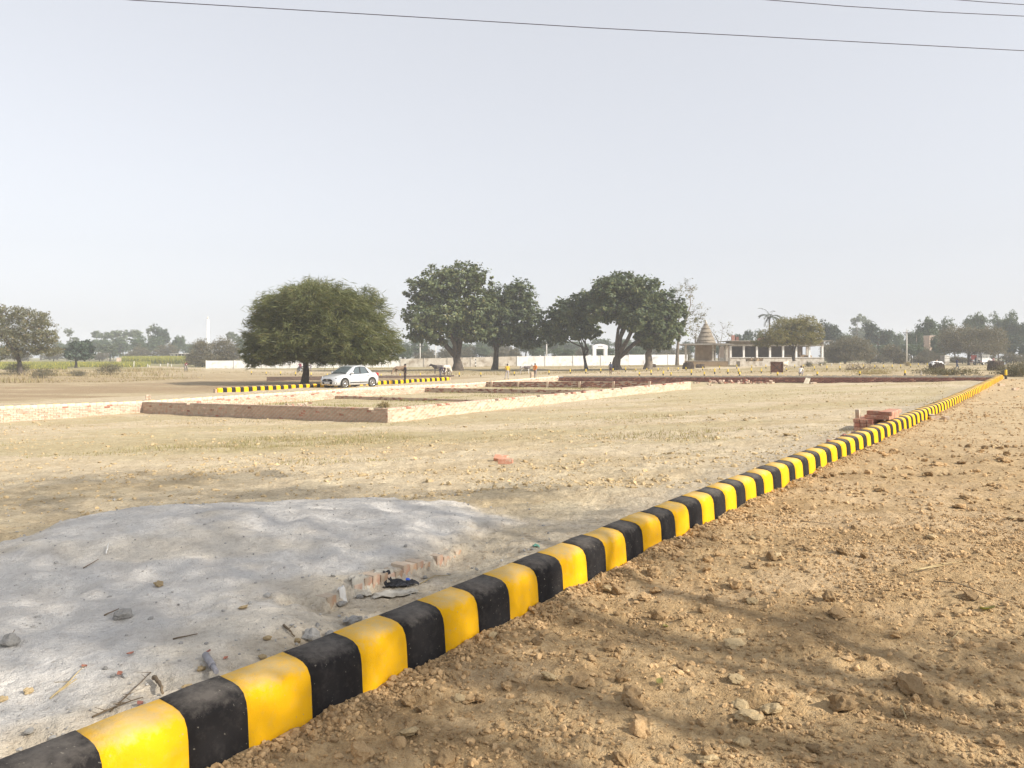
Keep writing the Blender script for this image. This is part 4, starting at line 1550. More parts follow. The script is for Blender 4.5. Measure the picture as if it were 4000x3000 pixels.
for i in range(bands):
    a, b_ = i / bands, (i + 1) / bands
    ra = 1.30 * (1 - a) ** .92 + .26
    rb = 1.30 * (1 - b_) ** .92 + .26
    prof += [(ra, zs0 + H * a), ((ra + rb) / 2 + .03, zs0 + H * (a + b_) / 2), (rb + .02, zs0 + H * b_ - .09), (rb + .10, zs0 + H * b_ - .06), (rb + .10, zs0 + H * b_ - .005)]
prof += [(.28, zs1), (.12, zs1 + .1)]
MB().lathe(prof, 28).obj('spire', MT['cement_brown'], t)
MB().lathe([(.10, zs1 + .08), (.2, zs1 + .16), (.22, zs1 + .26), (.08, zs1 + .36), (.10, zs1 + .46), (.02, zs1 + .66)], 12).obj('finial', MT['cement_pale'], t)

# pillared hall
Y = 130
k = Y / F
zb = gz((3030 - CX) * k, Y)
x0, x1 = (2850 - CX) * k, (3219 - CX) * k
t = root('pillared_hall', ((x0 + x1) / 2, Y, zb), R(0.5), 'long low unfinished hall with an open pillared front behind the yellowing tree', 'building')
Zp = lambda py: PX(0, py, Y).z - zb
W = x1 - x0
D = 6.5
zfl, zbm, zrf = Zp(1397), Zp(1352), Zp(1333)
MB().box((0, D / 2, zfl / 2 - .3), (W, D, zfl + .6)).obj('plinth', MT['cement_pale'], t)
MB().box((0, .02, zfl + .03), (W + .06, .3, .07)).obj('plinth_edge', MT['whitewash'], t)
MB().box((0, D - .15, (zfl + .06 + zrf) / 2), (W - 2.4, .25, zrf - zfl - .06)).obj('back_wall', MT['mud_dark'], t)
MB().box((-W / 2 + .12, D / 2, (zfl + zbm) / 2), (.22, D - .8, zbm - zfl)).obj('side_wall', MT['brick_grey'], t)
for i in range(8):
    xx = -W / 2 + .2 + i * (W - .4) / 7
    if i < 7 or True:
        MB().box((xx, .18, (zfl + .065 + zbm) / 2), (.30, .30, zbm - zfl - .065)).obj('pillar', MT['whitewash'], t)
for xx in (W / 2 - 2.6, W / 2 - .5):
    MB().box((xx, D - .5, (zfl + .065 + zbm) / 2), (.34, .34, zbm - zfl - .065)).obj('pillar', MT['cement_pale'], t)
MB().box((0, .18, zbm + .14), (W, .32, .27)).obj('beam', MT['cement_pale'], t)
MB().box((0, .22, (zbm + .28 + zrf) / 2), (W - .02, .22, zrf - zbm - .28)).obj('parapet', MT['cement_brown'], t)
MB().box((.35, D / 2 - .3, zrf + .05), (W + 1.1, D + 1.4, .10)).obj('roof', MT['cement'], t)
for s in range(6):
    xx = -W / 2 + 1.4 + s * (W - 2.8) / 5
    MB().box((xx, D / 2 - .1, zbm + .05), (.2, D - .9, .2)).obj('cross_beam', MT['cement'], t)
mb = MB()
rr = random.Random(9)
for i in range(26):
    mb.ball((W / 2 - rr.uniform(1.0, 5.2), rr.uniform(2.8, 5.5), zfl + rr.uniform(.08, .38)), (rr.uniform(.3, .8), rr.uniform(.3, .6), rr.uniform(.12, .3)), 7, jit=.2, rnd=rr)
mb.obj('earth_heap', MT['mud_plaster'], t)
for s, (bx, h) in enumerate(((-W / 2 + .9, .95), (-W / 2 + 1.6, .7), (-W / 2 + 5.4, .45), (-W / 2 + 6.1, .5))):
    o = MB().box((bx, 1.2, zrf + .1 + h / 2), (.5, .45, h)).obj('brick_stub', MT['brick_deep'], t)

# low platform round the yellowing tree and the heap on it
Y = 114
k = Y / F
x, zb = (3010 - CX) * k, gz((3010 - CX) * k, 114)
t = root('platform', (x, Y, zb), R(1), 'low stained concrete platform in front of the pillared hall', 'platform')
Zp = lambda py: PX(0, py, Y).z - zb
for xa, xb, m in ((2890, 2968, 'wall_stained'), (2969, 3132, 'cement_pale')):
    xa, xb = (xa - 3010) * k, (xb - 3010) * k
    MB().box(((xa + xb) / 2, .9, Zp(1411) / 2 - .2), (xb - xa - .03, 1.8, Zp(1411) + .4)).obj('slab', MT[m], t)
rr = random.Random(4)
mb = MB()
for i in range(22):
    mb.ball(((2945 - 3010) * k + rr.gauss(0, .55), .9 + rr.gauss(0, .3), Zp(1411) + rr.uniform(0, .35)), (rr.uniform(.15, .4), rr.uniform(.15, .35), rr.uniform(.1, .3)), 7, jit=.25, rnd=rr)
o = mb.obj('rubble_heap', MT['mud_plaster'])
o.location = (x, Y, zb)
o['label'], o['category'] = 'brown heap of rubble lying on the low concrete platform', 'heap'

# red brick house among the trees, a shed, a hut, a cabin
Y = 172
k = Y / F
x, zb = (3622 - CX) * k, gz((3622 - CX) * k, Y)
t = root('brick_house', (x, Y, zb), .25, 'bare red brick house half hidden among the trees on the right', 'house')
zt = PX(0, 1312, Y).z - zb
MB().box((0, 0, zt / 2), (42 * k, 4, zt)).obj('wall', MT['brick_pink'], t)
MB().box((0, -.3, zt * .45), (44 * k, 5, .25)).obj('floor_slab', MT['cement_pale'], t)
MB().box((0, 0, zt + .06), (43 * k, 4.2, .12)).obj('roof', MT['cement'], t)
for s in (-.6, .6):
    MB().box((s, -2.02, zt * .7), (.7, .05, .9)).obj('window', MT['dark_inside'], t)
Y = 235
k = Y / F
x, zb = (705 - CX) * k, gz((705 - CX) * k, Y)
t = root('shed', (x, Y, zb), 0, 'long low open shed under the trees left of the obelisk', 'shed')
zt = PX(0, 1382, Y).z - zb
MB().box((0, 0, zt), (62 * k, 4.5, .16)).obj('roof', MT['cement_pale'], t)
MB().box((0, 2.0, zt / 2), (58 * k, .2, zt)).obj('back_wall', MT['dark_inside'], t)
for s in range(5):
    MB().box((-28 * k + s * 14 * k, -1.9, zt / 2 - .05), (.2, .2, zt - .1)).obj('post', MT['cement_pale'], t)
Y = 215
k = Y / F
x, zb = (473 - CX) * k, gz((473 - CX) * k, Y)
t = root('hut', (x, Y, zb), .3, 'small pink brick hut at the edge of the far mustard field', 'hut')
zt = PX(0, 1397, Y).z - zb
MB().box((0, 0, zt / 2), (26 * k, 2.4, zt)).obj('wall', MT['brick_pink'], t)
MB().box((0, 0, zt + .05), (28 * k, 2.7, .1)).obj('roof', MT['cement_pale'], t)
for px, py, w, lab in ((1585, 1392, 28, 'white painted building just left of the tallest fig tree, behind the stained wall'), (1737, 1388, 40, 'white painted building seen under the left limbs of the tallest fig tree')):
    Y = 205
    k = Y / F
    x, zb = (px - CX) * k, gz((px - CX) * k, Y)
    t = root('white_building', (x, Y, zb), .1, lab, 'building')
    zt = PX(0, py, Y).z - zb
    MB().box((0, 0, zt / 2), (w * k, 3, zt)).obj('wall', MT['white_paint'], t)
    MB().box((0, 0, zt + .06), (w * k + .4, 3.3, .12)).obj('roof', MT['white_paint'], t)
    for s in (-.25, .22):
        MB().box((s * w * k, -1.52, zt - .65), (.5, .06, .6)).obj('window', MT['dark_inside'], t)
Y = 150
k = Y / F
x, zb = (3690 - CX) * k, gz((3690 - CX) * k, Y)
t = root('cabin', (x, Y, zb), .2, 'small shuttered stall with white slatted sides behind the cloth topped dung heap', 'stall')
zt = PX(0, 1388, Y).z - zb
MB().box((0, 0, zt / 2), (21 * k, 1.2, zt)).obj('wall', MT['cement'], t)
for s in range(4):
    MB().box((0, -.63, zt - .12 - s * .32), (22 * k, .07, .16)).obj('slat', MT['whitewash'], t)

# utility poles
def upole(px, pyb, pyt, Y, label, lean=0, arms=False, w=.11):
    x = (px - CX) / F * Y
    zb = gz(x, Y)
    zt = PX(0, pyt, Y).z - zb
    t = root('utility_pole', (x, Y, zb), 0, label, 'utility pole')
    MB().tube([(0, 0, -.4), (lean * zt, 0, zt)], [w * 1.15, w * .85], 8).obj('pole', MT['pole'], t)
    if arms:
        mb = MB()
        mb.box((lean * zt, -.12, zt - .55), (1.5, .1, .1))
        mb.tube([(-.7, -.12, zt - .55), (-.25, -.12, zt - 1.1)], .03, 5)
        mb.tube([(.7, -.12, zt - .55), (.25, -.12, zt - 1.1)], .03, 5)
        mb.obj('crossarm', MT['iron'], t)
        for s in (-.65, .65):
            MB().lathe([(.05, 0), (.07, .08), (.04, .14), (.06, .2), (.02, .26)], 8, (lean * zt + s, -.12, zt - .5)).obj('insulator', MT['lamp_clear'], t)
        MB().lathe([(.05, 0), (.07, .08), (.04, .14), (.06, .2), (.02, .26)], 8, (0, 0, zt)).obj('insulator', MT['lamp_clear'], t)
    return t


upole(3542, 1428, 1288, 140, 'pale concrete utility pole with a crossarm in front of the right hand trees', 0, True)
upole(1641, 1400, 1342, 165, 'pale thin utility pole left of the tallest fig tree', 0, True, .11)
upole(1702, 1400, 1345, 190, 'thinner grey utility pole seen beside the limbs of the tallest fig tree', 0, False, .10)
upole(2135, 1400, 1322, 160, 'pale utility pole in the gap between the two pairs of fig trees', 0, False, .12)
upole(2643, 1400, 1312, 150, 'slightly leaning white utility pole left of the temple', .055, False, .13)
x, Y = (1858 - CX) / F * 134, 134.0
t = root('marker_post', (x, Y, gz(x, Y)), 0, 'slim black and white banded marker post before the stained wall', 'marker post')
for i in range(5):
    MB().tube([(0, 0, -.2 + i * .34 if i == 0 else i * .28), (0, 0, (i + 1) * .28)], .07, 8).obj('band', MT['white_paint' if i % 2 else 'post_black'], t)

# ------------------------------------------------------------------ fields and rough grass: nobody could count these blades
def blades(name, x, y, h, m, rng, wid=.02, lean=.35, kind='stuff'):
    z = ground_z(x, y)
    n = len(x)
    az = rng.uniform(0, 6.283, n)
    ln = h * rng.uniform(.5, 1.25, n)
    lx, ly = np.cos(az) * lean * ln * rng.random(n), np.sin(az) * lean * ln * rng.random(n)
    bx, by = -np.sin(az) * wid, np.cos(az) * wid
    V = np.stack([np.stack([x - bx, y - by, z - .01], 1), np.stack([x + bx, y + by, z - .01], 1), np.stack([x + lx, y + ly, z + ln], 1)], 1).reshape(-1, 3)
    me = np_mesh(name, V, np.arange(n * 3).reshape(-1, 3), [MT[m]])
    return put(bpy.data.objects.new(name, me), kind=kind)


rng = np.random.default_rng(77)


def in_band(n, px0, px1, py0, py1, rng):
    """ground points spread evenly over a band of the ground plane (given by its outline in the photograph)"""
    Y0, Y1 = 2.15 * F / (py1 - HY), 2.15 * F / (py0 - HY)
    y = np.sqrt(rng.uniform(Y0 ** 2, Y1 ** 2, n))
    px = rng.uniform(px0, px1, n)
    return (px - CX) / F * y, y


def mustard(name, px0, px1, Y0, Y1, h, n):
    y = rng.uniform(Y0, Y1, n)
    px = rng.uniform(px0, px1, n)
    x = (px - CX) / F * y
    o = blades(name, x, y, np.full(n, h), 'mustard', rng, .085, .7)
    o['label'] = name.replace('_', ' ')


mustard('mustard_crop', -500, 260, 128, 140, .5, 14000)
mustard('mustard_crop', -500, 585, 152, 186, .75, 32000)
mustard('mustard_crop', 480, 770, 196, 232, 1.7, 28000)
# dry verge left of the path
n = 34000
y = np.exp(rng.uniform(math.log(58), math.log(128), n))
px = rng.uniform(-500, 800, n)
x = (px - CX) / F * y
edge_ = (y - 62) - (x + 40) * .92 + (fbm(x * .2, y * .2, 71, 3) - .5) * 12
keep = (edge_ > 2.5) & (rng.random(n) < .12 + .88 * smooth(.40, .62, fbm(x * .13, y * .2, 79, 4))) & (px < 640 + 200 * rng.random(n) ** 2)
x, y = x[keep], y[keep]
tall = fbm(x * .16, y * .16, 72, 3)
blades('dry_grass', x, y, .12 + .55 * smooth(.45, .72, tall), 'dry_grass', rng, .04, 1.1)
# verge in front of the white wall, banks and rough ground on the right
n = 30000
y = np.exp(rng.uniform(math.log(66), math.log(140), n))
px = rng.uniform(820, 4300, n)
x = (px - CX) / F * y
d = fbm(x * .10, y * .22, 73, 4)
keep = d > np.where(y > 122, .40, .52)
u_, v_ = xy2uv(x, y)
keep &= ~((v_ > 34) & (v_ < 42) & (u_ < 62)) & (u_ > 58)
x, y, d = x[keep], y[keep], d[keep]
blades('dry_grass', x, y, .04 + .16 * smooth(.5, .7, d), 'dry_grass', rng, .035, 1.0)
# sparse dry tufts on the open plot
n = 60000
y = np.exp(rng.uniform(math.log(11), math.log(46), n))
px = rng.uniform(-100, 3700, n)
x = (px - CX) / F * y
d = fbm(x * .28 + 3, y * .6, 74, 4)
gl = np.exp(-((x + 5.6) / 3.2) ** 2 - ((y - 19.0) / 2.4) ** 2) * .22
keep = (d + gl > .575) & in_hole(x, y)
x, y, d = x[keep], y[keep], (d + gl)[keep]
k = rng.random(len(x)) < .55
blades('plot_grass', x[k], y[k], .018 + .09 * smooth(.58, .75, d[k]), 'dry_grass', rng, .007, 1.2)
blades('plot_grass', x[~k], y[~k], .015 + .06 * smooth(.58, .75, d[~k]), 'green_grass', rng, .008, 1.3)
# grass inside the walled plots
n = 22000
uu, vv = rng.uniform(19.3, 44.6, n), rng.uniform(19.3, 34.4, n)
x, y = uv2xy(uu, vv)
d = fbm(x * .5, y * .9, 75, 4)
keep = d > .45
blades('plot_grass', x[keep], y[keep], .03 + .14 * smooth(.5, .75, d[keep]), 'green_grass', rng, .012, 1.0)
# single bushes
def small_bush(px, py, r, h, m, label, leaf=.12, n=700, seed=1):
    leaf, n = leaf * .42, int(n * 3)
    p = hit(px, py)
    t = root('bush', p, 0, label, 'bush')
    rg = np.random.default_rng(seed)
    lb = [(rg.uniform(-.4, .4) * r, rg.uniform(-.4, .4) * r, h * rg.uniform(.3, .6), r * .6, r * .6, h * .45) for _ in range(5)]
    me, cc = make_crown('foliage', lb, n, [MT[m]], rg, 'scrub', leaf, .3, .2, 12)
    put(bpy.data.objects.new('foliage', me), t)
    mb = MB()
    for k in range(14):
        e = cc[k % len(cc)]
        mb.tube(bent((rg.uniform(-.1, .1) * r, rg.uniform(-.1, .1) * r, -.03), e, rg, 3, .1), [.012, .01, .007, .004], 4, cap=False)
    mb.obj('stems', MT['twig'], t)


small_bush(1505, 1594, .42, .30, 'dry_grass', 'small dry tuft behind the sunlit corner of the walled plots', .16, 420, 2)
small_bush(85, 1460, 2.2, 1.4, 'thorn_leaf', 'low brown bush on the dry verge at the left edge', .3, 900, 3)
small_bush(165, 1478, 1.5, 1.0, 'thorn_leaf', 'low brown bush second from the left on the dry verge', .25, 700, 4)
small_bush(425, 1464, 1.6, 1.6, 'thorn_leaf', 'taller upright brown bush on the dry verge by the path', .28, 900, 5)
small_bush(310, 1470, 1.3, .7, 'thorn_leaf', 'flat brown bush on the dry verge between two others', .22, 500, 6)
small_bush(2808, 1431, .9, .7, 'far_leaf', 'green bush at the right foot of the temple platform', .2, 600, 7)
small_bush(3160, 1432, .9, .8, 'thorn_leaf', 'left one of two dull bushes behind the squatting worker', .2, 600, 8)
small_bush(3208, 1428, .9, .6, 'thorn_leaf', 'right one of two dull bushes behind the squatting worker', .2, 500, 9)
small_bush(3290, 1412, 2.0, 1.1, 'far_leaf', 'dark green bush below the brown domed thicket', .3, 900, 10)
small_bush(3545, 1430, .7, .7, 'dry_grass', 'tuft of dry weeds at the foot of the concrete utility pole', .2, 400, 11)
small_bush(3720, 1468, 1.6, .45, 'thorn_leaf', 'flat dark weeds before the walking person in blue', .2, 800, 12)
small_bush(3640, 1462, 1.5, .4, 'thorn_leaf', 'flat dark weeds behind the sitting dog', .2, 700, 13)
small_bush(3960, 1470, 2.0, .6, 'thorn_leaf', 'dark rough weeds at the right edge beyond the striped kerb', .22, 1200, 14)
small_bush(3990, 1452, 2.4, 1.0, 'thorn_leaf', 'tall dark weeds at the right edge beside the dung heap', .25, 1400, 15)
small_bush(3400, 1462, 1.9, .3, 'dry_grass', 'flat dry weeds in front of the brushwood', .2, 600, 16)
# ------------------------------------------------------------------ the silver car
def build_car(loc, rz):
    t = root('sedan_car', loc, rz, 'silver four door saloon car parked on the pale road in front of the acacia tree', 'car')
    SV, GL, TB, RB, CH = MT['silver'], MT['glass'], MT['trim_black'], MT['rubber'], MT['chrome']
    st = [  # x, half width, bottom, shoulder z, top z
        (2.00, .50, .27, .52, .60), (1.985, .62, .22, .55, .66), (1.93, .74, .19, .62, .73), (1.80, .81, .18, .70, .80), (1.55, .845, .18, .77, .87), (1.25, .860, .18, .82, .925),
        (.95, .866, .18, .86, .97), (.5, .868, .18, .885, .985), (0, .868, .18, .90, .99), (-.5, .868, .18, .915, 1.0), (-1.0, .866, .18, .935, 1.02), (-1.35, .86, .19, .945, 1.025),
        (-1.6, .845, .20, .95, 1.03), (-1.8, .81, .23, .94, 1.03), (-1.92, .75, .27, .91, 1.005), (-1.98, .66, .33, .84, .95), (-1.995, .55, .40, .72, .86)]
    ring = lambda w, b, s, z: [(w * .90, b), (w * .975, b + .09), (w, b + .22), (w * 1.0, (b + s) / 2 + .06), (w * .985, s - .07), (w * .955, s), (w * .86, s + (z - s) * .55), (w * .55, z - .012), (0, z)]
    vs, fs = [], []
    for x, w, b, s, z in st:
        rg = ring(w, b, s, z)
        vs += [(x, y, zz) for y, zz in rg] + [(x, -y, zz) for y, zz in reversed(rg[:-1])]
    n = len(ring(1, 0, 1, 1)) * 2 - 1
    for i in range(len(st) - 1):
        for k in range(n - 1):
            fs.append((i * n + k, i * n + k + 1, (i + 1) * n + k + 1, (i + 1) * n + k))
        fs.append((i * n + n - 1, i * n, (i + 1) * n, (i + 1) * n + n - 1))
    fs.append(tuple(range(n)))
    fs.append(tuple((len(st) - 1) * n + k for k in reversed(range(n))))
    mb = MB()
    mb.add(vs, fs, 0, True)
    body = mb.obj('body', SV, t)
    # cabin
    cab = [(1.02, .965, .80), (.80, 1.115, .745), (.55, 1.275, .69), (.30, 1.42, .63), (.10, 1.475, .60), (-.20, 1.512, .585), (-.50, 1.505, .58), (-.74, 1.465, .575), (-.95, 1.375, .575), (-1.16, 1.235, .60), (-1.38, 1.05, .66)]

    def prof(x):
        xs = [c[0] for c in cab][::-1]
        return float(np.interp(x, xs, [c[1] for c in cab][::-1])), float(np.interp(x, xs, [c[2] for c in cab][::-1]))

    def beltw(x):
        return float(np.interp(x, (-1.38, -1.05, -.5, .6, 1.02), (.70, .775, .805, .80, .76)))

    def sec(x):
        zr, wr = prof(x)
        wb, zb = beltw(x), .90
        zs = max(zb + .02, zr - .075)
        t1 = (zs - zb) / .52
        ws = wb + (wr + .045 - wb) * min(1, t1)
        return wb, zb, ws, zs, wr * .82, zr - .02, zr

    xs = [1.02, .9, .75, .6, .45, .3, .1, -.2, -.50, -.74, -.86, -.95, -1.16, -1.28, -1.38]
    vs, fs = [], []
    for x in xs:
        wb, zb, ws, zs, wt, zt, zr = sec(x)
        rg = [(wb, zb), ((wb + ws) / 2 + .012, (zb + zs) / 2), (ws, zs), ((ws + wt) / 2 + .03, (zs + zt) / 2 + .016), (wt, zt), (0, zr)]
        vs += [(x, y, z) for y, z in rg] + [(x, -y, z) for y, z in reversed(rg[:-1])]
    n = 11
    for i in range(len(xs) - 1):
        for k in range(n - 1):
            fs.append((i * n + k, i * n + k + 1, (i + 1) * n + k + 1, (i + 1) * n + k))
    fs.append(tuple(range(n)))
    fs.append(tuple((len(xs) - 1) * n + k for k in reversed(range(n))))
    mb = MB()
    mb.add(vs, fs, 0, True)
    mb.obj('cabin', SV, t)

    def side_pt(x, tt, s, off):
        wb, zb, ws, zs, *_ = sec(x)
        y = wb + (ws - wb) * tt + .024 * math.sin(math.pi * min(max(tt, 0), 1)) * .5 + off
        return (x, s * y, zb + (zs - zb) * tt)

    def side_panel(name, xa0, xa1, xb0, xb1, s, m, off, parent, t0=.06, t1=.93):
        """a panel from x range (xa0..xa1) at the sill to (xb0..xb1) at the roof"""
        mb = MB()
        vs, fs = [], []
        A, B = 6, 4
        for i in range(A + 1):
            for k in range(B + 1):
                tt = t0 + (t1 - t0) * k / B
                lo = xa0 + (xa1 - xa0) * i / A
                hi = xb0 + (xb1 - xb0) * i / A
                x = lo + (hi - lo) * (k / B)
                vs.append(side_pt(x, tt, s, off))
        for i in range(A):
            for k in range(B):
                f = (i * (B + 1) + k, (i + 1) * (B + 1) + k, (i + 1) * (B + 1) + k + 1, i * (B + 1) + k + 1)
                fs.append(f if s < 0 else f[::-1])
        mb.add(vs, fs, 0, True)
        return mb.obj(name, m, parent)

    for s in (1, -1):
        fr = side_panel('window_surround',   .80, -1.10, .22, -.74, s, TB, .006, t, .02, .97)
        side_panel('window', .70, -.10, .18, -.14, s, GL, .012, fr)
        side_panel('window', -.22, -.90, -.24, -.68, s, GL, .012, fr)
    # windscreen and rear window
    for nm, a, b_, w0, w1 in (('windscreen', .965, .33, .68, .55), ('rear_window', -1.33, -.84, .58, .50)):
        mb = MB()
        vs, fs = [], []
        for i in range(6):
            x = a + (b_ - a) * i / 5
            zr, wr = prof(x)
            w = w0 + (w1 - w0) * i / 5
            sgn = 1 if a > 0 else -1
            for k in range(7):
                q = -1 + 2 * k / 6
                drop = .018 * abs(q) ** 2 + (.02 if abs(q) == 1 else 0)
                vs.append((x + sgn * .014, q * w, zr - drop + .018))
        for i in range(5):
            for k in range(6):
                fs.append((i * 7 + k, i * 7 + k + 1, (i + 1) * 7 + k + 1, (i + 1) * 7 + k))
        mb.add(vs, fs, 0, True)
        mb.obj(nm, GL, t)
    mb = MB()
    mb.box((.985, 0, .972), (.14, 1.36, .03))
    mb.tube([(.97, .1, .99), (.86, .55, 1.085)], .012, 5)
    mb.tube([(.97, -.45, .99), (.86, .05, 1.085)], .012, 5)
    mb.obj('wiper', TB, t)
    # what shows through the glass
    mb = MB()
    for y in (-.36, .36):
        mb.box((-.05, y, .98), (.18, .44, .5))
        mb.box((-.08, y, 1.27), (.12, .24, .16))
    mb.box((-.95, 0, 1.0), (.16, 1.1, .42))
    mb.obj('seat', MT['seat_fabric'], t)
    mb = MB()
    pts = [(.48 + .05 * math.sin(a), -.36 + .18 * math.cos(a), 1.0 + .17 * math.sin(a)) for a in np.linspace(0, 6.283, 17)]
    mb.tube(pts, .016, 5, cap=False)
    mb.obj('steering_wheel', TB, t)
    # wheels in dark arches
    for x in (1.235, -1.215):
        for s in (1, -1):
            mb = MB()
            mb.disc((x, s * .862, .335), .365, 'y', .022, 28)
            mb.obj('wheel_arch', TB, t)
            w = MB().lathe([(.20, -.09), (.275, -.095), (.297, -.06), (.300, 0), (.297, .06), (.275, .095), (.20, .09)], 28).obj('wheel', RB, t)
            w.location = (x, s * .80, .300)
            w.rotation_euler = (R(90), 0, 0)
            mb = MB()
            mb.lathe([(.205, .08), (.205, .098), (.185, .10), (.18, .075)], 28)
            mb.lathe([(.06, .07), (.06, .104), (.03, .112)], 14)
            for k in range(10):
                a = 2 * math.pi * k / 10
                mb.box((.12 * math.cos(a), .12 * math.sin(a), .092), (.14, .026, .02), a)
            rim = mb.obj('rim', CH, w)
            d = MB().disc((0, 0, .068), .19, 'z', .01, 20).obj('brake_disc', TB, w)
            if s > 0:
                rim.rotation_euler = (R(180), 0, 0)
                d.rotation_euler = (R(180), 0, 0)
    # the face: grille, badge, lower intake, number plate, lamps
    mb = MB()
    o = [(-.40, .60), (-.47, .545), (-.40, .46), (-.28, .425), (.28, .425), (.40, .46), (.47, .545), (.40, .60), (.26, .62), (-.26, .62)]
    fx = lambda y: 2.012 - .34 * abs(y) ** 2.6 * 1.2
    mb.add([(fx(y) + .004, y, z) for y, z in o] + [(fx(y) - .06, y, z) for y, z in o], [tuple(reversed(range(10)))] + [(i, (i + 1) % 10, (i + 1) % 10 + 10, i + 10) for i in range(10)])
    gr = mb.obj('grille', TB, t)
    mb = MB()
    mb.tube([(fx(y) + .008, y, z) for y, z in o + o[:1]], .013, 6)
    mb.obj('grille_surround', CH, gr)
    mb = MB()
    for z in (.47, .51, .55, .585):
        for s in (-1, 1):
            mb.tube([(fx(s * .09) + .010, s * .09, z), (fx(s * .36) + .010, s * .36, z)], .005, 4)
    mb.obj('grille_bar', MT['iron'], gr)
    mb = MB()                                 # the slanted, folded letter shaped badge
    mb.add([(2.03, y, z) for y, z in ((0, .585), (-.06, .545), (-.018, .520), (.028, .548), (.06, .525), (.06, .50), (0, .46), (.06, .50))][:4] + [(2.03, y, z) for y, z in ((0, .46), (.06, .50), (.018, .525), (-.028, .497))], [(0, 1, 2, 3), (4, 5, 6, 7)])
    mb.box((2.026, 0, .5225), (.006, .10, .018), 0)
    mb.obj('badge', CH, gr)
    mb = MB()
    mb.box((1.985, 0, .30), (.05, .80, .105))
    mb.obj('lower_intake', TB, t)
    mb = MB()
    mb.box((2.03, 0, .345), (.012, .50, .115))
    pl = mb.obj('number_plate', MT['white_paint'], t)
    mb = MB()
    for i, w in enumerate((.05, .03, .05, .02, .045, .05, .03, .05)):
        mb.box((2.038, -.19 + i * .054, .345), (.003, w * .62, .05))
    mb.obj('plate_marks', TB, pl)
    mb = MB()
    mb.box((1.955, 0, .225), (.10, 1.10, .05))
    mb.obj('bumper_lip', CH, t)
    for s in (1, -1):
        mb = MB()
        q = [(1.955, .545, .655), (1.93, .62, .545), (1.80, .755, .575), (1.60, .838, .700), (1.50, .842, .775), (1.72, .755, .775), (1.87, .63, .735)]
        q = [(x + .02, s * (y + .012), z) for x, y, z in q]
        f = tuple(range(len(q)))
        mb.add(q + [(x - .05, y - s * .05, z) for x, y, z in q], [f if s < 0 else f[::-1]] + [(i, (i + 1) % 7, (i + 1) % 7 + 7, i + 7) for i in range(7)], 0)
        hl = mb.obj('headlight', MT['lamp_clear'], t)
        MB().ball((1.865, s * .70, .65), (.05, .055, .055), 10).obj('lens', TB, hl)
        mb = MB()
        q = [(1.945, .58, .40), (1.90, .68, .43), (1.83, .765, .42), (1.845, .765, .28), (1.92, .655, .255), (1.945, .585, .30)]
        q = [(x + .03, s * (y + .012), z) for x, y, z in q]
        f = tuple(range(6))
        mb.add(q + [(x - .06, y - s * .05, z) for x, y, z in q], [f if s < 0 else f[::-1]] + [(i, (i + 1) % 6, (i + 1) % 6 + 6, i + 6) for i in range(6)])
        fb = mb.obj('fog_lamp_bezel', TB, t)
        MB().ball((1.935, s * .70, .345), (.03, .05, .045), 10).obj('fog_lamp', CH, fb)
        mb = MB()
        q = [(-1.62, .846, .985), (-1.80, .822, .965), (-1.95, .735, .90), (-1.965, .70, .76), (-1.90, .765, .72), (-1.78, .825, .80)]
        q = [(x, s * (y + .012), z) for x, y, z in q]
        f = tuple(range(6))
        mb.add(q + [(x + .05, y - s * .05, z) for x, y, z in q], [f if s > 0 else f[::-1]] + [(i, (i + 1) % 6, (i + 1) % 6 + 6, i + 6) for i in range(6)])
        mb.obj('tail_light', MT['lamp_red'], t)
        mb = MB()
        mb.ball((.70, s * .985, 1.0), (.09, .115, .075), 12)
        mb.tube([(.70, s * .80, .95), (.71, s * .92, .965)], .03, 6)
        mb.obj('mirror', SV, t)
        mb = MB()
        mb.box((.0, s * .874, .36), (1.55, .02, .045))
        mb.box((0, s * .874, .335), (1.45, .022, .012), mi=0)
        mb.obj('side_moulding', TB, t)
        for x0 in (-.02, -.82):
            mb = MB()
            mb.box((x0, s * .874, .80), (.17, .026, .028))
            mb.obj('door_handle', CH, t)
        mb = MB()
        for x0 in (.78, -.10):
            mb.tube([(x0, s * .860, .87), (x0 + .01, s * .869, .6), (x0 - .02, s * .866, .28)], .006, 4)
        mb.tube([(-.92, s * .86, .89), (-.97, s * .869, .72), (-.86, s * .869, .5), (-.80, s * .866, .30)], .006, 4)
        mb.obj('door_seam', TB, t)
    MB().tube([(-.70, .2, 1.485), (-.9, .2, 1.66)], .008, 5).obj('aerial', TB, t)
    return t


cx, cy = uv2xy(*xy2uv(*PX(1368, 0, 52.2)[:2]))
car_rz = math.atan2(-GU[1], -GU[0])
build_car((cx, cy, gz(cx, cy) - .01), car_rz)

# ------------------------------------------------------------------ people
def seg_d(p, a, b):
    ab = b - a
    t = max(0, min(1, (p - a).dot(ab) / max(ab.length_squared, 1e-9)))
    return (p - a - ab * t).length, t


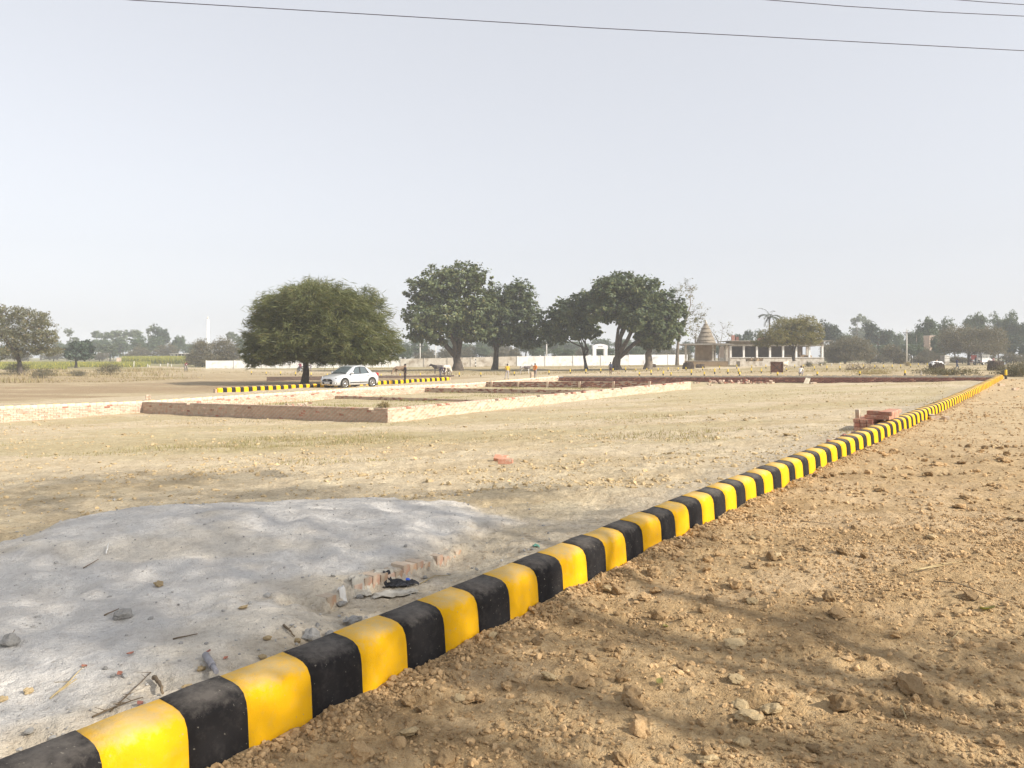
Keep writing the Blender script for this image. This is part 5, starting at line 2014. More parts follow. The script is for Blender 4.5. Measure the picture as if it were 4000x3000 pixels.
def skin_mesh(name, joints, edges, rootv, sub=1):
    names = list(joints)
    me = bpy.data.meshes.new(name)
    me.from_pydata([joints[k][0] for k in names], [(names.index(a), names.index(b)) for a, b in edges], [])
    ob = bpy.data.objects.new(name, me)
    COL.objects.link(ob)
    ob.modifiers.new('skin', 'SKIN')
    for i, k in enumerate(names):
        r = joints[k][1]
        me.skin_vertices[0].data[i].radius = r if isinstance(r, tuple) else (r, r)
        me.skin_vertices[0].data[i].use_root = (k == rootv)
    s = ob.modifiers.new('sub', 'SUBSURF')
    s.levels = s.render_levels = sub
    dg = bpy.context.evaluated_depsgraph_get()
    out = bpy.data.meshes.new_from_object(ob.evaluated_get(dg))
    out.name = name
    bpy.data.objects.remove(ob)
    bpy.data.meshes.remove(me)
    out.polygons.foreach_set('use_smooth', [True] * len(out.polygons))
    return out


POSES = {
    # every joint: x to the figure's left, y forward, z up, in metres for a 1.68 m figure
    'stand': dict(),
    'walk': dict(kneeL=(.09, .20, .47), ankL=(.09, .16, .09), kneeR=(-.09, -.04, .46), ankR=(-.09, -.40, .14), elbL=(.24, -.08, 1.10), wriL=(.24, .10, .93), elbR=(-.24, .06, 1.10), wriR=(-.22, .30, 1.04), head=(0, .07, 1.53)),
    'wide': dict(kneeL=(.10, .0, .47), ankL=(.08, 0, .08), kneeR=(-.17, 0, .47), ankR=(-.27, .02, .08), elbR=(-.26, .06, 1.12), wriR=(-.17, .22, 1.08)),
    'hands_front': dict(elbL=(.24, .04, 1.10), wriL=(.07, .20, .88), elbR=(-.24, .04, 1.10), wriR=(-.07, .20, .88), head=(-.01, .06, 1.52), ankL=(.11, .02, .08)),
    'arm_up': dict(elbL=(.26, .06, 1.12), wriL=(.15, .24, 1.12)),
    'squat': dict(pelvis=(0, -.16, .34), waist=(0, -.10, .52), chest=(0, .06, .74), neck=(0, .16, .90), head=(0, .22, 1.02), hipL=(.10, -.16, .32), hipR=(-.10, -.16, .32), kneeL=(.20, .24, .50), kneeR=(-.20, .24, .50),
                  ankL=(.15, .02, .08), ankR=(-.15, .02, .08), shL=(.18, .10, .84), shR=(-.18, .10, .84), elbL=(.25, .28, .62), elbR=(-.25, .28, .62), wriL=(.12, .46, .50), wriR=(-.12, .46, .50)),
    'sit': dict(pelvis=(0, 0, .50), waist=(0, .0, .68), chest=(0, .03, .92), neck=(0, .05, 1.09), head=(0, .09, 1.21), hipL=(.10, 0, .48), hipR=(-.10, 0, .48), kneeL=(.16, .40, .48), kneeR=(-.16, .40, .48), ankL=(.13, .40, .08),
                ankR=(-.13, .40, .08), shL=(.19, .03, 1.03), shR=(-.19, .03, 1.03), elbL=(.26, .08, .78), elbR=(-.26, .08, .78), wriL=(.15, .32, .66), wriR=(-.15, .32, .66)),
    'ride': dict(pelvis=(0, -.05, .86), waist=(0, .0, 1.02), chest=(0, .12, 1.24), neck=(0, .20, 1.40), head=(0, .25, 1.52), hipL=(.10, -.05, .84), hipR=(-.10, -.05, .84), kneeL=(.14, .34, .66), kneeR=(-.14, .28, .84), ankL=(.12, .20, .26),
                 ankR=(-.12, .12, .46), shL=(.19, .14, 1.34), shR=(-.19, .14, 1.34), elbL=(.25, .34, 1.14), elbR=(-.25, .34, 1.14), wriL=(.22, .56, 1.06), wriR=(-.22, .56, 1.06)),
    'bend': dict(pelvis=(0, -.10, .84), waist=(0, .02, .94), chest=(0, .26, .98), neck=(0, .42, .93), head=(0, .53, .88), shL=(.18, .36, .95), shR=(-.18, .36, .95), hipL=(.10, -.10, .82), hipR=(-.10, -.10, .82), elbL=(.22, .40, .68),
                 elbR=(-.22, .40, .68), wriL=(.12, .44, .46), wriR=(-.12, .44, .46)),
}


def person(label, loc, rz, h, pose, top, trousers, shoe=(.04, .035, .03), sleeves='long', seat_z=None, extra_hood=None, group=None):
    J = dict(pelvis=(0, 0, .92), waist=(0, .0, 1.08), chest=(0, .01, 1.28), neck=(0, .0, 1.43), head=(0, .02, 1.55), hipL=(.095, 0, .88), hipR=(-.095, 0, .88), kneeL=(.10, .02, .48), kneeR=(-.10, .02, .48), ankL=(.10, 0, .08),
             ankR=(-.10, 0, .08), shL=(.185, 0, 1.38), shR=(-.185, 0, 1.38), elbL=(.235, -.02, 1.12), elbR=(-.235, -.02, 1.12), wriL=(.235, .05, .87), wriR=(-.235, .05, .87))
    J.update(POSES[pose])
    k = h / 1.68
    V = {n: Vector(p) for n, p in J.items()}
    for s in 'LR':
        a, kn = V['ank' + s], V['knee' + s]
        V['heel' + s] = a + Vector((0, -.04, -.045))
        V['toe' + s] = Vector((a.x * 1.1, a.y + .17, a.z - .05))
        e, w = V['elb' + s], V['wri' + s]
        d = (w - e).normalized()
        side = Vector((1 if s == 'L' else -1, 0, 0))
        fw = d.cross(side).normalized()
        V['palm' + s] = w + d * .075
        for i in range(4):
            o = fw * (-.030 + i * .020)
            V[f'f{i}a{s}'] = w + d * .10 + o
            V[f'f{i}b{s}'] = w + d * (.135 + (.012, .02, .016, 0)[i]) + o - side * .012
            V[f'f{i}c{s}'] = w + d * (.160 + (.014, .024, .018, 0)[i]) + o - side * .030
        V['t1' + s] = w + d * .045 + fw * .035 - side * .01
        V['t2' + s] = w + d * .085 + fw * .052 - side * .022
    V['crown'] = V['head'] + (V['head'] - V['neck']).normalized() * .105
    V['face'] = V['head'] + Vector((0, .035, -.01))
    V['jaw'] = V['neck'] + (V['head'] - V['neck']) * .62 + Vector((0, .045, 0))
    V['nose'] = V['head'] + Vector((0, .105, -.025))
    V['earL'], V['earR'] = V['head'] + Vector((.082, -.005, -.01)), V['head'] + Vector((-.082, -.005, -.01))
    rad = dict(pelvis=(.150, .105), waist=(.135, .095), chest=(.165, .115), neck=.052, head=.088, crown=.062, face=.078, jaw=.055, nose=.014, earL=.016, earR=.016)
    for s in 'LR':
        rad.update({'hip' + s: .092, 'knee' + s: .060, 'ank' + s: .040, 'heel' + s: .036, 'toe' + s: .034, 'sh' + s: .062, 'elb' + s: .042, 'wri' + s: .029, 'palm' + s: (.040, .022), 't1' + s: .012, 't2' + s: .009})
        for i in range(4):
            rad.update({f'f{i}a{s}': .010, f'f{i}b{s}': .009, f'f{i}c{s}': .008})
    E = [('pelvis', 'waist'), ('waist', 'chest'), ('chest', 'neck'), ('neck', 'head'), ('head', 'crown'), ('neck', 'jaw'), ('head', 'face'), ('face', 'nose'), ('head', 'earL'), ('head', 'earR')]
    for s in 'LR':
        E += [('pelvis', 'hip' + s), ('hip' + s, 'knee' + s), ('knee' + s, 'ank' + s), ('ank' + s, 'heel' + s), ('ank' + s, 'toe' + s), ('chest', 'sh' + s), ('sh' + s, 'elb' + s), ('elb' + s, 'wri' + s), ('wri' + s, 'palm' + s), ('wri' + s, 't1' + s), ('t1' + s, 't2' + s)]
        for i in range(4):
            E += [('palm' + s, f'f{i}a{s}'), (f'f{i}a{s}', f'f{i}b{s}'), (f'f{i}b{s}', f'f{i}c{s}')]
    me = skin_mesh('body', {n: (V[n], rad[n]) for n in V}, E, 'pelvis')
    mats = [MT['skin'], cloth('cloth_%02d%02d%02d' % tuple(int(c * 99) for c in top), top), cloth('cloth_%02d%02d%02d' % tuple(int(c * 99) for c in trousers), trousers), cloth('shoe', shoe)]
    set_mats(me, mats)
    mi = []
    for p in me.polygons:
        c = p.center
        best, bd = None, 9
        for a, b in E:
            d, tt = seg_d(c, V[a], V[b])
            d /= max(.02, (rad[a] if not isinstance(rad[a], tuple) else rad[a][0]))
            if d < bd:
                bd, best, bt = d, (a, b), tt
        a, b = best
        if a in ('pelvis',) and b == 'waist':
            m = 1 if bt > .25 else 2
        elif a in ('waist',) or (a == 'chest' and b.startswith('sh')) or (a == 'chest' and b == 'neck' and bt < .8) or a.startswith('sh'):
            m = 1
        elif a.startswith('elb'):
            m = 1 if sleeves == 'long' and bt < .93 else 0
        elif a.startswith('pelvis') or a.startswith('hip') or (a.startswith('knee') and bt < .9):
            m = 2
        elif a.startswith('ank') or a.startswith('knee'):
            m = 3
        else:
            m = 0
        mi.append(m)
    me.polygons.foreach_set('material_index', mi)
    t = root('person', loc, rz, label, 'person', group)
    t.scale = (k, k, k)
    put(bpy.data.objects.new('body', me), t)
    # hair: a shell over the back and top of the skull
    up = (V['head'] - V['neck']).normalized()
    mb = MB()
    rr = random.Random(len(label))
    vs, fs = [], []
    c = V['head'] + up * .035 + Vector((0, -.018, 0))
    for i in range(7):
        ph = math.pi * .62 * i / 6
        for q in range(12):
            th = 2 * math.pi * q / 12
            d = Vector((math.sin(ph) * math.cos(th), math.sin(ph) * math.sin(th), math.cos(ph)))
            cut = .75 if (d.y > .45 and d.z < .35) else 1.0
            vs.append(c + Vector((d.x * .098, d.y * .108, d.z * .105)) * cut * rr.uniform(.97, 1.04))
    for i in range(6):
        for q in range(12):
            q2 = (q + 1) % 12
            fs.append((i * 12 + q, (i + 1) * 12 + q, (i + 1) * 12 + q2, i * 12 + q2))
    mb.add(vs, fs, 0, True)
    mb.obj('hair', MT['hair'], t)
    mb = MB()
    for s in (-1, 1):
        mb.ball(V['head'] + Vector((s * .030, .098, .012)), (.011, .006, .006), 6)
    mb.obj('eyes', MT['hair'], t)
    if extra_hood:
        mb = MB()
        mb.ball(V['neck'] + Vector((0, -.08, -.02)), (.12, .07, .09), 10)
        mb.obj('hood', cloth('hood', extra_hood), t)
    return t


def face_cam(x, y, deg=0):
    """heading that faces the camera, turned by deg (anticlockwise seen from above)"""
    return math.atan2(-y, -x) - math.pi / 2 + R(deg)


def stand(label, px, py, hpx, pose, deg, top, trousers, Y=None, **k):
    p = hit(px, py) if Y is None else Vector(((px - CX) / F * Y, Y, 0))
    if Y is not None:
        p.z = gz(p.x, p.y)
    s = {'squat': 1.12, 'sit': 1.32, 'bend': 1.1}.get(pose, 1.68)
    h = hpx * p.y / F * 1.68 / s
    return person(label, p, face_cam(p.x, p.y, deg), h, pose, top, trousers, **k)


stand('thin person in dark brown clothes standing on the road right of the silver car', 1583, 1500, 77, 'arm_up', -75, (.055, .038, .042), (.040, .032, .036), Y=57.5)
stand('person in a yellow jacket and grey trousers seen from behind with feet apart', 1982, 1478, 61, 'wide', 175, (.80, .52, .045), (.46, .42, .43), Y=61.5)
stand('person in an orange jumper looking down with hands held in front', 2091, 1472, 59, 'hands_front', -35, (.78, .25, .03), (.30, .26, .27), Y=63.5)
stand('person in a blue grey hooded jacket walking away past the big fig tree', 2385, 1465, 49, 'stand', 165, (.10, .12, .18), (.14, .075, .06), Y=72, extra_hood=(.12, .14, .20))
stand('worker in a white shirt squatting with the back turned on the far brick wall edge', 3127, 1464, 40, 'squat', 160, (.78, .75, .74), (.25, .23, .24), Y=50.6)
stand('person in navy shirt and blue jeans walking on the far rough ground', 3738, 1447, 48, 'walk', 80, (.030, .035, .085), (.06, .09, .16))
stand('person in a dark brown top sitting against the red board at the pickup', 3792, 1425, 31, 'sit', 10, (.07, .03, .03), (.42, .33, .26), Y=137.5)
stand('person in a white shirt and dark trousers standing at the back of the pickup', 3823, 1428, 37, 'walk', 150, (.72, .70, .70), (.05, .045, .05), Y=137)
stand('second person in dark clothes bending at the back of the pickup', 3811, 1426, 34, 'stand', 120, (.06, .055, .08), (.05, .045, .05), Y=138.3)
stand('small distant figure in a bright red dress among the fields on the left', 605, 1422, 13, 'stand', 30, (.60, .03, .03), (.55, .03, .04), Y=215)
stand('person in pale clothes standing behind the acacia trunk', 1213, 1452, 34, 'stand', 40, (.55, .50, .52), (.40, .36, .40), Y=112)

# ------------------------------------------------------------------ two wheelers
def wheel_ring(mb, c, r, w, n=18, mi=0):
    pts = [(c[0], c[1] + r * math.cos(a), c[2] + r * math.sin(a)) for a in np.linspace(0, 6.2832, n + 1)]
    mb.tube(pts, w, 6, mi, cap=False)


def spokes(mb, c, r, k=8):
    for i in range(k):
        a = math.pi * i / k
        mb.tube([(c[0], c[1] - r * math.cos(a), c[2] - r * math.sin(a)), (c[0], c[1] + r * math.cos(a), c[2] + r * math.sin(a))], .005, 3)


def bicycle(label, loc, rz):
    t = root('bicycle', loc, rz, label, 'bicycle')
    for y in (-.52, .54):
        mb = MB()
        wheel_ring(mb, (0, y, .34), .32, .022)
        w = mb.obj('wheel', MT['rubber'], t)
        mb = MB()
        spokes(mb, (0, y, .34), .32)
        mb.obj('spokes', MT['chrome'], w)
    mb = MB()
    for a, b in (((0, -.52, .34), (0, -.18, .36)), ((0, -.18, .36), (0, -.26, .88)), ((0, -.18, .36), (0, .36, .78)), ((0, -.25, .82), (0, .35, .84)), ((0, -.52, .34), (0, -.25, .80)), ((0, .54, .34), (0, .36, .86)), ((0, .36, .86), (0, .34, .98))):
        mb.tube([a, b], .018, 6)
    mb.obj('frame', MT['iron'], t)
    MB().box((0, -.27, .91), (.16, .26, .06), taper=.8).obj('saddle', MT['trim_black'], t)
    MB().tube([(-.28, .26, 1.0), (-.15, .36, .99), (.15, .36, .99), (.28, .26, 1.0)], .014, 6).obj('handlebar', MT['chrome'], t)
    mb = MB()
    mb.tube([(-.12, -.18, .30), (.0, -.18, .36), (.12, -.18, .42)], .015, 5)
    mb.obj('pedals', MT['iron'], t)
    return t


def motorbike(label, loc, rz, tank=(.35, .02, .05)):
    t = root('motorbike', loc, rz, label, 'motorbike')
    for y in (-.62, .64):
        mb = MB()
        wheel_ring(mb, (0, y, .30), .265, .045)
        w = mb.obj('wheel', MT['rubber'], t)
        mb = MB()
        spokes(mb, (0, y, .30), .25, 6)
        mb.disc((0, y, .30), .07, 'x', .1, 12)
        mb.obj('rim', MT['chrome'], w)
    mb = MB()
    mb.tube([(0, -.62, .30), (0, -.1, .36), (0, .30, .72), (0, .42, .86)], .035, 7)
    mb.tube([(0, -.1, .36), (0, -.5, .68), (0, -.85, .74)], .03, 7)
    mb.tube([(-.07, .64, .30), (-.07, .44, .92)], .024, 6)
    mb.tube([(.07, .64, .30), (.07, .44, .92)], .024, 6)
    mb.obj('frame', MT['iron'], t)
    mb = MB()
    mb.box((0, .08, .38), (.24, .36, .32), taper=.75)
    mb.obj('engine', MT['chrome'], t)
    mb = MB()
    mb.tube([(.10, .2, .22), (.12, -.2, .22), (.14, -.75, .30)], [.03, .04, .05], 7)
    mb.obj('exhaust', MT['chrome'], t)
    mb = MB()
    mb.ball((0, .18, .80), (.13, .27, .13), 12)
    mb.obj('fuel_tank', cloth('tank_%d' % int(tank[0] * 99), tank), t)
    MB().box((0, -.38, .80), (.24, .68, .11), taper=.85).obj('seat', MT['trim_black'], t)
    mb = MB()
    for y, s in ((-.62, -1), (.64, 1)):
        mb.tube([(0, y + .33 * math.cos(a), .30 + .33 * math.sin(a)) for a in np.linspace(.6, 2.5, 8)], .05, 6)
    mb.obj('mudguard', cloth('tank_%d' % int(tank[0] * 99), tank), t)
    MB().ball((0, .55, .88), (.09, .08, .10), 10).obj('headlight', MT['lamp_clear'], t)
    mb = MB()
    mb.tube([(-.36, .28, 1.02), (-.18, .42, .98), (.18, .42, .98), (.36, .28, 1.02)], .015, 6)
    for s in (-1, 1):
        mb.tube([(s * .25, .36, 1.0), (s * .30, .36, 1.16)], .008, 5)
        mb.ball((s * .31, .36, 1.19), (.06, .015, .04), 8)
    mb.obj('handlebar', MT['iron'], t)
    return t


# the rider coming along the path on the left
p = hit(726, 1452)
bicycle('bicycle ridden along the path at the left towards the camera', p, face_cam(p.x, p.y, 15))
person('cyclist in a dark red top and pale trousers riding along the path at the left', p + Vector((0, 0, .06)), face_cam(p.x, p.y, 15), 37 * p.y / F * 1.68 / 1.62, 'ride', (.20, .04, .045), (.55, .50, .48))
# a parked bicycle and the person bent over it beside the white cow
p = hit(1742, 1474)
bicycle('bicycle standing beyond the right end of the far striped kerb', p, face_cam(p.x, p.y, 35))
q = p + Vector((-.55, .15, 0))
q.z = gz(q.x, q.y)
person('black haired person in dark clothes bending over the bicycle by the white cow', q, face_cam(q.x, q.y, 60), 1.55, 'bend', (.06, .05, .11), (.20, .18, .20))
p = hit(1172, 1455)
motorbike('dark motorbike parked in the shade left of the acacia trunk', p, face_cam(p.x, p.y, -25), (.04, .035, .04))
person('person in a crimson garment sitting on the motorbike by the acacia trunk', p + Vector((0, .02, .18)), face_cam(p.x, p.y, -25), 1.6, 'sit', (.30, .02, .06), (.05, .04, .05))
p = Vector(((3872 - CX) / F * 132, 132, 0))
p.z = gz(p.x, p.y)
motorbike('black motorbike with a white mirror just right of the pickup', p, face_cam(p.x, p.y, -65), (.05, .05, .06))
q = p + Vector((.55, .0, .22))
person('person in a pink shirt sitting on the motorbike right of the pickup', p + Vector((.45, .03, .22)), face_cam(q.x, q.y, -60), 1.6, 'sit', (.72, .42, .42), (.05, .05, .06))
p2 = Vector(((3925 - CX) / F * 131, 131, 0))
p2.z = gz(p2.x, p2.y)
motorbike('second dark motorbike half hidden behind the right dung heap', p2, face_cam(p2.x, p2.y, -75), (.10, .14, .10))

# ------------------------------------------------------------------ pickup with a slatted load bed
p = Vector(((3830 - CX) / F * 139.5, 139.5, 0))
p.z = gz(p.x, p.y)
t = root('pickup_truck', p, math.atan2(p.y, p.x) - R(22), 'white pickup with tall slatted sides and a red board at its open back', 'pickup')
WP = MT['white_paint']
MB().box((.1, 0, .62), (3.0, 1.62, .14)).obj('load_floor', WP, t)
for s in (-1, 1):
    mb = MB()
    mb.box((.1, s * .81, 1.02), (3.0, .06, .66))
    sd = mb.obj('load_side', WP, t)
    for k in range(4):
        MB().box((.1, s * .81, 1.46 + k * .14), (3.0, .05, .07)).obj('slat', WP, sd)
    for k in range(5):
        MB().box((-1.38 + k * .74, s * .855, 1.38), (.06, .04, 1.2)).obj('stake', WP, sd)
    MB().tube([(-1.4, s * .81, 1.9), (-1.4, s * .81, 2.2), (1.6, s * .81, 2.2)], .03, 6).obj('frame_bar', MT['iron'], t)
MB().tube([(-1.4, -.81, 2.2), (-1.4, .81, 2.2)], .035, 6).obj('frame_bar', MT['rust'], t)
mb = MB()
mb.box((2.35, 0, .78), (1.4, 1.56, .62))
mb.box((2.15, 0, 1.45), (1.0, 1.46, .78), taper=.86)
mb.box((3.15, 0, .72), (.3, 1.5, .45), taper=.9)
mb.obj('cab', WP, t)
for s in (-1, 1):
    MB().box((2.15, s * .70, 1.48), (.72, .06, .46)).obj('window', MT['glass'], t)
MB().box((1.66, 0, 1.52), (.05, 1.05, .4)).obj('rear_window', MT['glass'], t)
MB().box((2.64, 0, 1.48), (.05, 1.15, .45)).obj('windscreen', MT['glass'], t)
for x in (-.7, 2.6):
    for s in (-1, 1):
        w = MB().lathe([(.16, -.09), (.28, -.09), (.31, 0), (.28, .09), (.16, .09)], 18).obj('wheel', MT['rubber'], t)
        w.location = (x, s * .74, .31)
        w.rotation_euler = (R(90), 0, 0)
        MB().disc((0, 0, 0), .16, 'z', .19, 14).obj('rim', WP, w)
MB().box((-1.45, .0, .45), (.08, 1.5, .16)).obj('bumper', MT['iron'], t)
for s in (-1, 1):
    MB().box((-1.44, s * .68, .70), (.06, .16, .14)).obj('tail_light', MT['lamp_red'], t)
MB().box((-1.46, .52, 1.42), (.05, .92, .86)).obj('red_board', cloth('red_board', (.62, .14, .12)), t)

# ------------------------------------------------------------------ animals
def quadruped(name, label, cat, loc, rz, L, H, cols, graze=False, sit=False, dog=False, turn=0.0):
    """cols: body, patch, patch test"""
    s = H
    if not dog:
        J = dict(rump=((0, -.52, .88), (.17, .19)), loin=((0, -.25, .90), (.20, .22)), belly=((0, .05, .84), (.23, .26)), should=((0, .40, .90), (.19, .25)), hump=((0, .34, 1.02), (.09, .10)))
        if graze:
            J.update(neck=((turn * .1, .72, .66), (.10, .15)), poll=((turn * .2, .92, .36), (.085, .10)), muz=((turn * .25, 1.02, .12), (.055, .06)))
            eb = Vector(J['poll'][0])
        else:
            J.update(neck=((turn * .1, .68, 1.02), (.10, .15)), poll=((turn * .2, .92, 1.10), (.085, .10)), muz=((turn * .35, 1.16, .92), (.055, .06)))
            eb = Vector(J['poll'][0])
        J.update(earL=(eb + Vector((.16, -.02, .0)), .03), earR=(eb + Vector((-.16, -.02, .0)), .03), hornL=(eb + Vector((.10, -.04, .15)), .014), hornR=(eb + Vector((-.10, -.04, .15)), .014),
                 tail0=((0, -.68, .92), .035), tail1=((0, -.76, .62), .022), tail2=((.02, -.75, .34), .040))
        for q, sx in (('L', 1), ('R', -1)):
            J.update({'hip' + q: ((sx * .13, -.50, .72), (.11, .13)), 'stif' + q: ((sx * .15, -.40, .52), (.07, .085)), 'hock' + q: ((sx * .14, -.60, .33), .042), 'hfet' + q: ((sx * .14, -.56, .10), .032), 'hhoof' + q: ((sx * .14, -.52, .03), .042),
                      'elb' + q: ((sx * .14, .40, .62), (.085, .10)), 'knee' + q: ((sx * .13, .42, .33), .045), 'ffet' + q: ((sx * .13, .41, .10), .032), 'fhoof' + q: ((sx * .13, .45, .03), .042)})
    else:
        if sit:
            J = dict(rump=((0, -.18, .16), (.10, .11)), loin=((0, -.10, .28), (.10, .11)), belly=((0, .0, .38), (.10, .11)), should=((0, .10, .48), (.09, .11)), neck=((turn * .05, .14, .62), .062), poll=((turn * .08, .17, .72), .062), muz=((turn * .25, .31, .69), .028))
        else:
            J = dict(rump=((0, -.26, .42), (.075, .085)), loin=((0, -.10, .42), (.07, .08)), belly=((0, .05, .40), (.085, .10)), should=((0, .22, .43), (.08, .11)), neck=((turn * .05, .36, .54), .055), poll=((turn * .08, .44, .62), .058), muz=((turn * .2, .58, .58), .026))
        eb = Vector(J['poll'][0])
        J.update(earL=(eb + Vector((.06, -.02, .07)), .018), earR=(eb + Vector((-.06, -.02, .07)), .018), tail0=(Vector(J['rump'][0]) + Vector((0, -.12, .04)), .02), tail1=(Vector(J['rump'][0]) + Vector((0, -.22, -.02 if sit else .16)), .014), tail2=(Vector(J['rump'][0]) + Vector((.05, -.30, -.06 if sit else .26)), .012))
        for q, sx in (('L', 1), ('R', -1)):
            if sit:
                J.update({'hip' + q: ((sx * .09, -.14, .17), .075), 'stif' + q: ((sx * .13, .08, .22), .05), 'hock' + q: ((sx * .12, -.12, .05), .028), 'hfet' + q: ((sx * .12, .0, .025), .022), 'hhoof' + q: ((sx * .12, .10, .022), .024)})
            else:
                J.update({'hip' + q: ((sx * .06, -.27, .36), .055), 'stif' + q: ((sx * .07, -.20, .25), .036), 'hock' + q: ((sx * .07, -.33, .16), .020), 'hfet' + q: ((sx * .07, -.30, .05), .017), 'hhoof' + q: ((sx * .07, -.26, .02), .022)})
            y0 = .16 if sit else .22
            J.update({'elb' + q: ((sx * .065, y0, .33), .036), 'knee' + q: ((sx * .065, y0 + .03, .18), .022), 'ffet' + q: ((sx * .065, y0 + .02, .05), .018), 'fhoof' + q: ((sx * .065, y0 + .06, .02), .022)})
    E = [('rump', 'loin'), ('loin', 'belly'), ('belly', 'should'), ('should', 'neck'), ('neck', 'poll'), ('poll', 'muz'), ('poll', 'earL'), ('poll', 'earR'), ('rump', 'tail0'), ('tail0', 'tail1'), ('tail1', 'tail2')]
    if not dog:
        E += [('should', 'hump'), ('poll', 'hornL'), ('poll', 'hornR')]
    for q in 'LR':
        E += [('rump', 'hip' + q), ('hip' + q, 'stif' + q), ('stif' + q, 'hock' + q), ('hock' + q, 'hfet' + q), ('hfet' + q, 'hhoof' + q), ('should', 'elb' + q), ('elb' + q, 'knee' + q), ('knee' + q, 'ffet' + q), ('ffet' + q, 'fhoof' + q)]
    J = {k: (Vector(v[0]), v[1]) for k, v in J.items()}
    me = skin_mesh('body', J, E, 'loin', 2)
    base, patch, test = cols
    set_mats(me, [cloth('hide_%02d%02d%02d' % tuple(int(c * 99) for c in base), base), cloth('hide_%02d%02d%02d' % tuple(int(c * 99) for c in patch), patch)])
    me.polygons.foreach_set('material_index', [1 if test(p.center) else 0 for p in me.polygons])
    t = root(name, loc, rz, label, cat)
    t.scale = (s, s * L, s)
    put(bpy.data.objects.new('body', me), t)
    mb = MB()
    for sx in (-1, 1):
        e = J['poll'][0].lerp(J['muz'][0], .35) + Vector((sx * (.075 if not dog else .042), 0, .03 if not graze else .02))
        mb.ball(e, (.016, .016, .016) if not dog else (.010, .010, .010), 6)
    mb.obj('eyes', MT['hair'], t)
    return t


p = hit(1562, 1467)
quadruped('cow', 'brown calf grazing with its head down left of the dark dressed person', 'cow', p, face_cam(p.x, p.y, -70), 1.0, 38 * p.y / F / 1.1, ((.22, .15, .095), (.36, .27, .19), lambda c: c.z < .42 or (c.y < -.2 and c.z < .75)), graze=True)
p = hit(1712, 1461)
quadruped('cow', 'dark grey cow standing behind the white one near the tallest fig tree', 'cow', p, face_cam(p.x, p.y, -105), 1.0, 36 * p.y / F / 1.1, ((.16, .135, .12), (.05, .04, .04), lambda c: c.y > .1 and c.z > .6), graze=False)
p = hit(1746, 1464)
quadruped('cow', 'cream white cow seen from behind at the right end of the far striped kerb', 'cow', p, face_cam(p.x, p.y, 150), 1.0, 40 * p.y / F / 1.1, ((.66, .59, .50), (.50, .42, .34), lambda c: c.z < .3), graze=True)
p = hit(2052, 1461)
quadruped('cow', 'white and grey cow standing behind the orange shirted person', 'cow', p, face_cam(p.x, p.y, 82), 1.0, 34 * p.y / F / 1.1, ((.62, .58, .54), (.20, .175, .17), lambda c: (-.15 < c.y < .75) and .62 < c.z < .98), graze=False)
p = hit(3066, 1449)
quadruped('cow', 'white cow seen from behind beside the rusty metal board', 'cow', p, face_cam(p.x, p.y, 158), 1.0, 37 * p.y / F / 1.1, ((.64, .56, .44), (.50, .42, .30), lambda c: c.z < .25), graze=False)
p = Vector(((3598 - CX) / F * 44.6, 44.6, 0))
p.z = gz(p.x, p.y)
quadruped('dog', 'white dog with a black face sitting on the far wall edge', 'dog', p, face_cam(p.x, p.y, 20), 1.0, 21 * p.y / F / .78, ((.62, .58, .52), (.04, .035, .035), lambda c: c.z > .60 and abs(c.x) > .015 and c.y < .26), sit=True, dog=True, turn=.3)
p = Vector(((2417 - CX) / F * 66, 66, 0))
p.z = gz(p.x, p.y)
quadruped('dog', 'small tan dog standing below the huge dark fig tree', 'dog', p, face_cam(p.x, p.y, -40), 1.0, 13 * p.y / F / .66, ((.36, .27, .17), (.44, .35, .24), lambda c: c.z < .2), dog=True)

# ------------------------------------------------------------------ yellow and black posts along the plots
POSTS = []
for ox, oy, sc, lst in ((800, 1380, 2.212, ((403, 153, 184), (530, 160, 188), (655, 155, 192), (784, 160, 195), (918, 165, 202), (1058, 177, 203), (1523, 180, 203), (1688, 177, 203), (1863, 172, 202), (2030, 177, 202), (2198, 166, 204))),
                        (1700, 1380, 2.765, ((493, 205, 252), (854, 198, 242), (1229, 185, 232), (1459, 172, 222), (1627, 168, 220), (1787, 163, 213), (1919, 163, 202))),
                        (2400, 1330, 3.687, ((160, 388, 452), (309, 408, 445), (358, 455, 510), (465, 398, 440), (530, 422, 500), (630, 397, 445), (702, 437, 505), (773, 388, 447), (814, 462, 512), (917, 390, 440), (1032, 382, 436), (1107, 418, 502),
                                             (1272, 377, 432), (1295, 452, 512), (1445, 403, 485), (1515, 365, 420), (1633, 410, 485), (1762, 347, 407), (1790, 402, 482), (1803, 460, 512), (1970, 393, 467), (1978, 355, 395), (2115, 405, 473), (2183, 347, 405))),
                        (2900, 1330, 3.687, ((505, 458, 512), (634, 400, 440), (752, 345, 395), (880, 347, 392), (1014, 343, 375), (1037, 370, 432), (1077, 452, 510), (1131, 340, 373), (1216, 362, 428), (1284, 325, 360), (1405, 360, 430), (1411, 320, 360),
                                             (1590, 345, 403), (1690, 443, 505), (1741, 350, 410))),
                        (3400, 1330, 3.687, ((62, 355, 415), (190, 352, 410), (313, 347, 407), (438, 343, 400), (498, 430, 500), (580, 335, 392), (690, 325, 382), (818, 323, 382), (891, 322, 382), (1190, 442, 500)))):
    for x, y0, y1 in lst:
        POSTS.append((ox + x / sc, oy + y0 / sc, oy + y1 / sc))
POSTS.sort()


def post_proto():
    mb = MB()
    mb.tube([(0, 0, -.25), (0, 0, .42)], .5, 12)
    lo = mb.mesh('black_base', MT['post_black'])
    mb = MB()
    mb.tube([(0, 0, .42), (0, 0, .955), (0, 0, .985), (0, 0, 1.0)], [.5, .48, .42, .25], 12)
    return lo, mb.mesh('yellow_top', MT['post_yellow'])


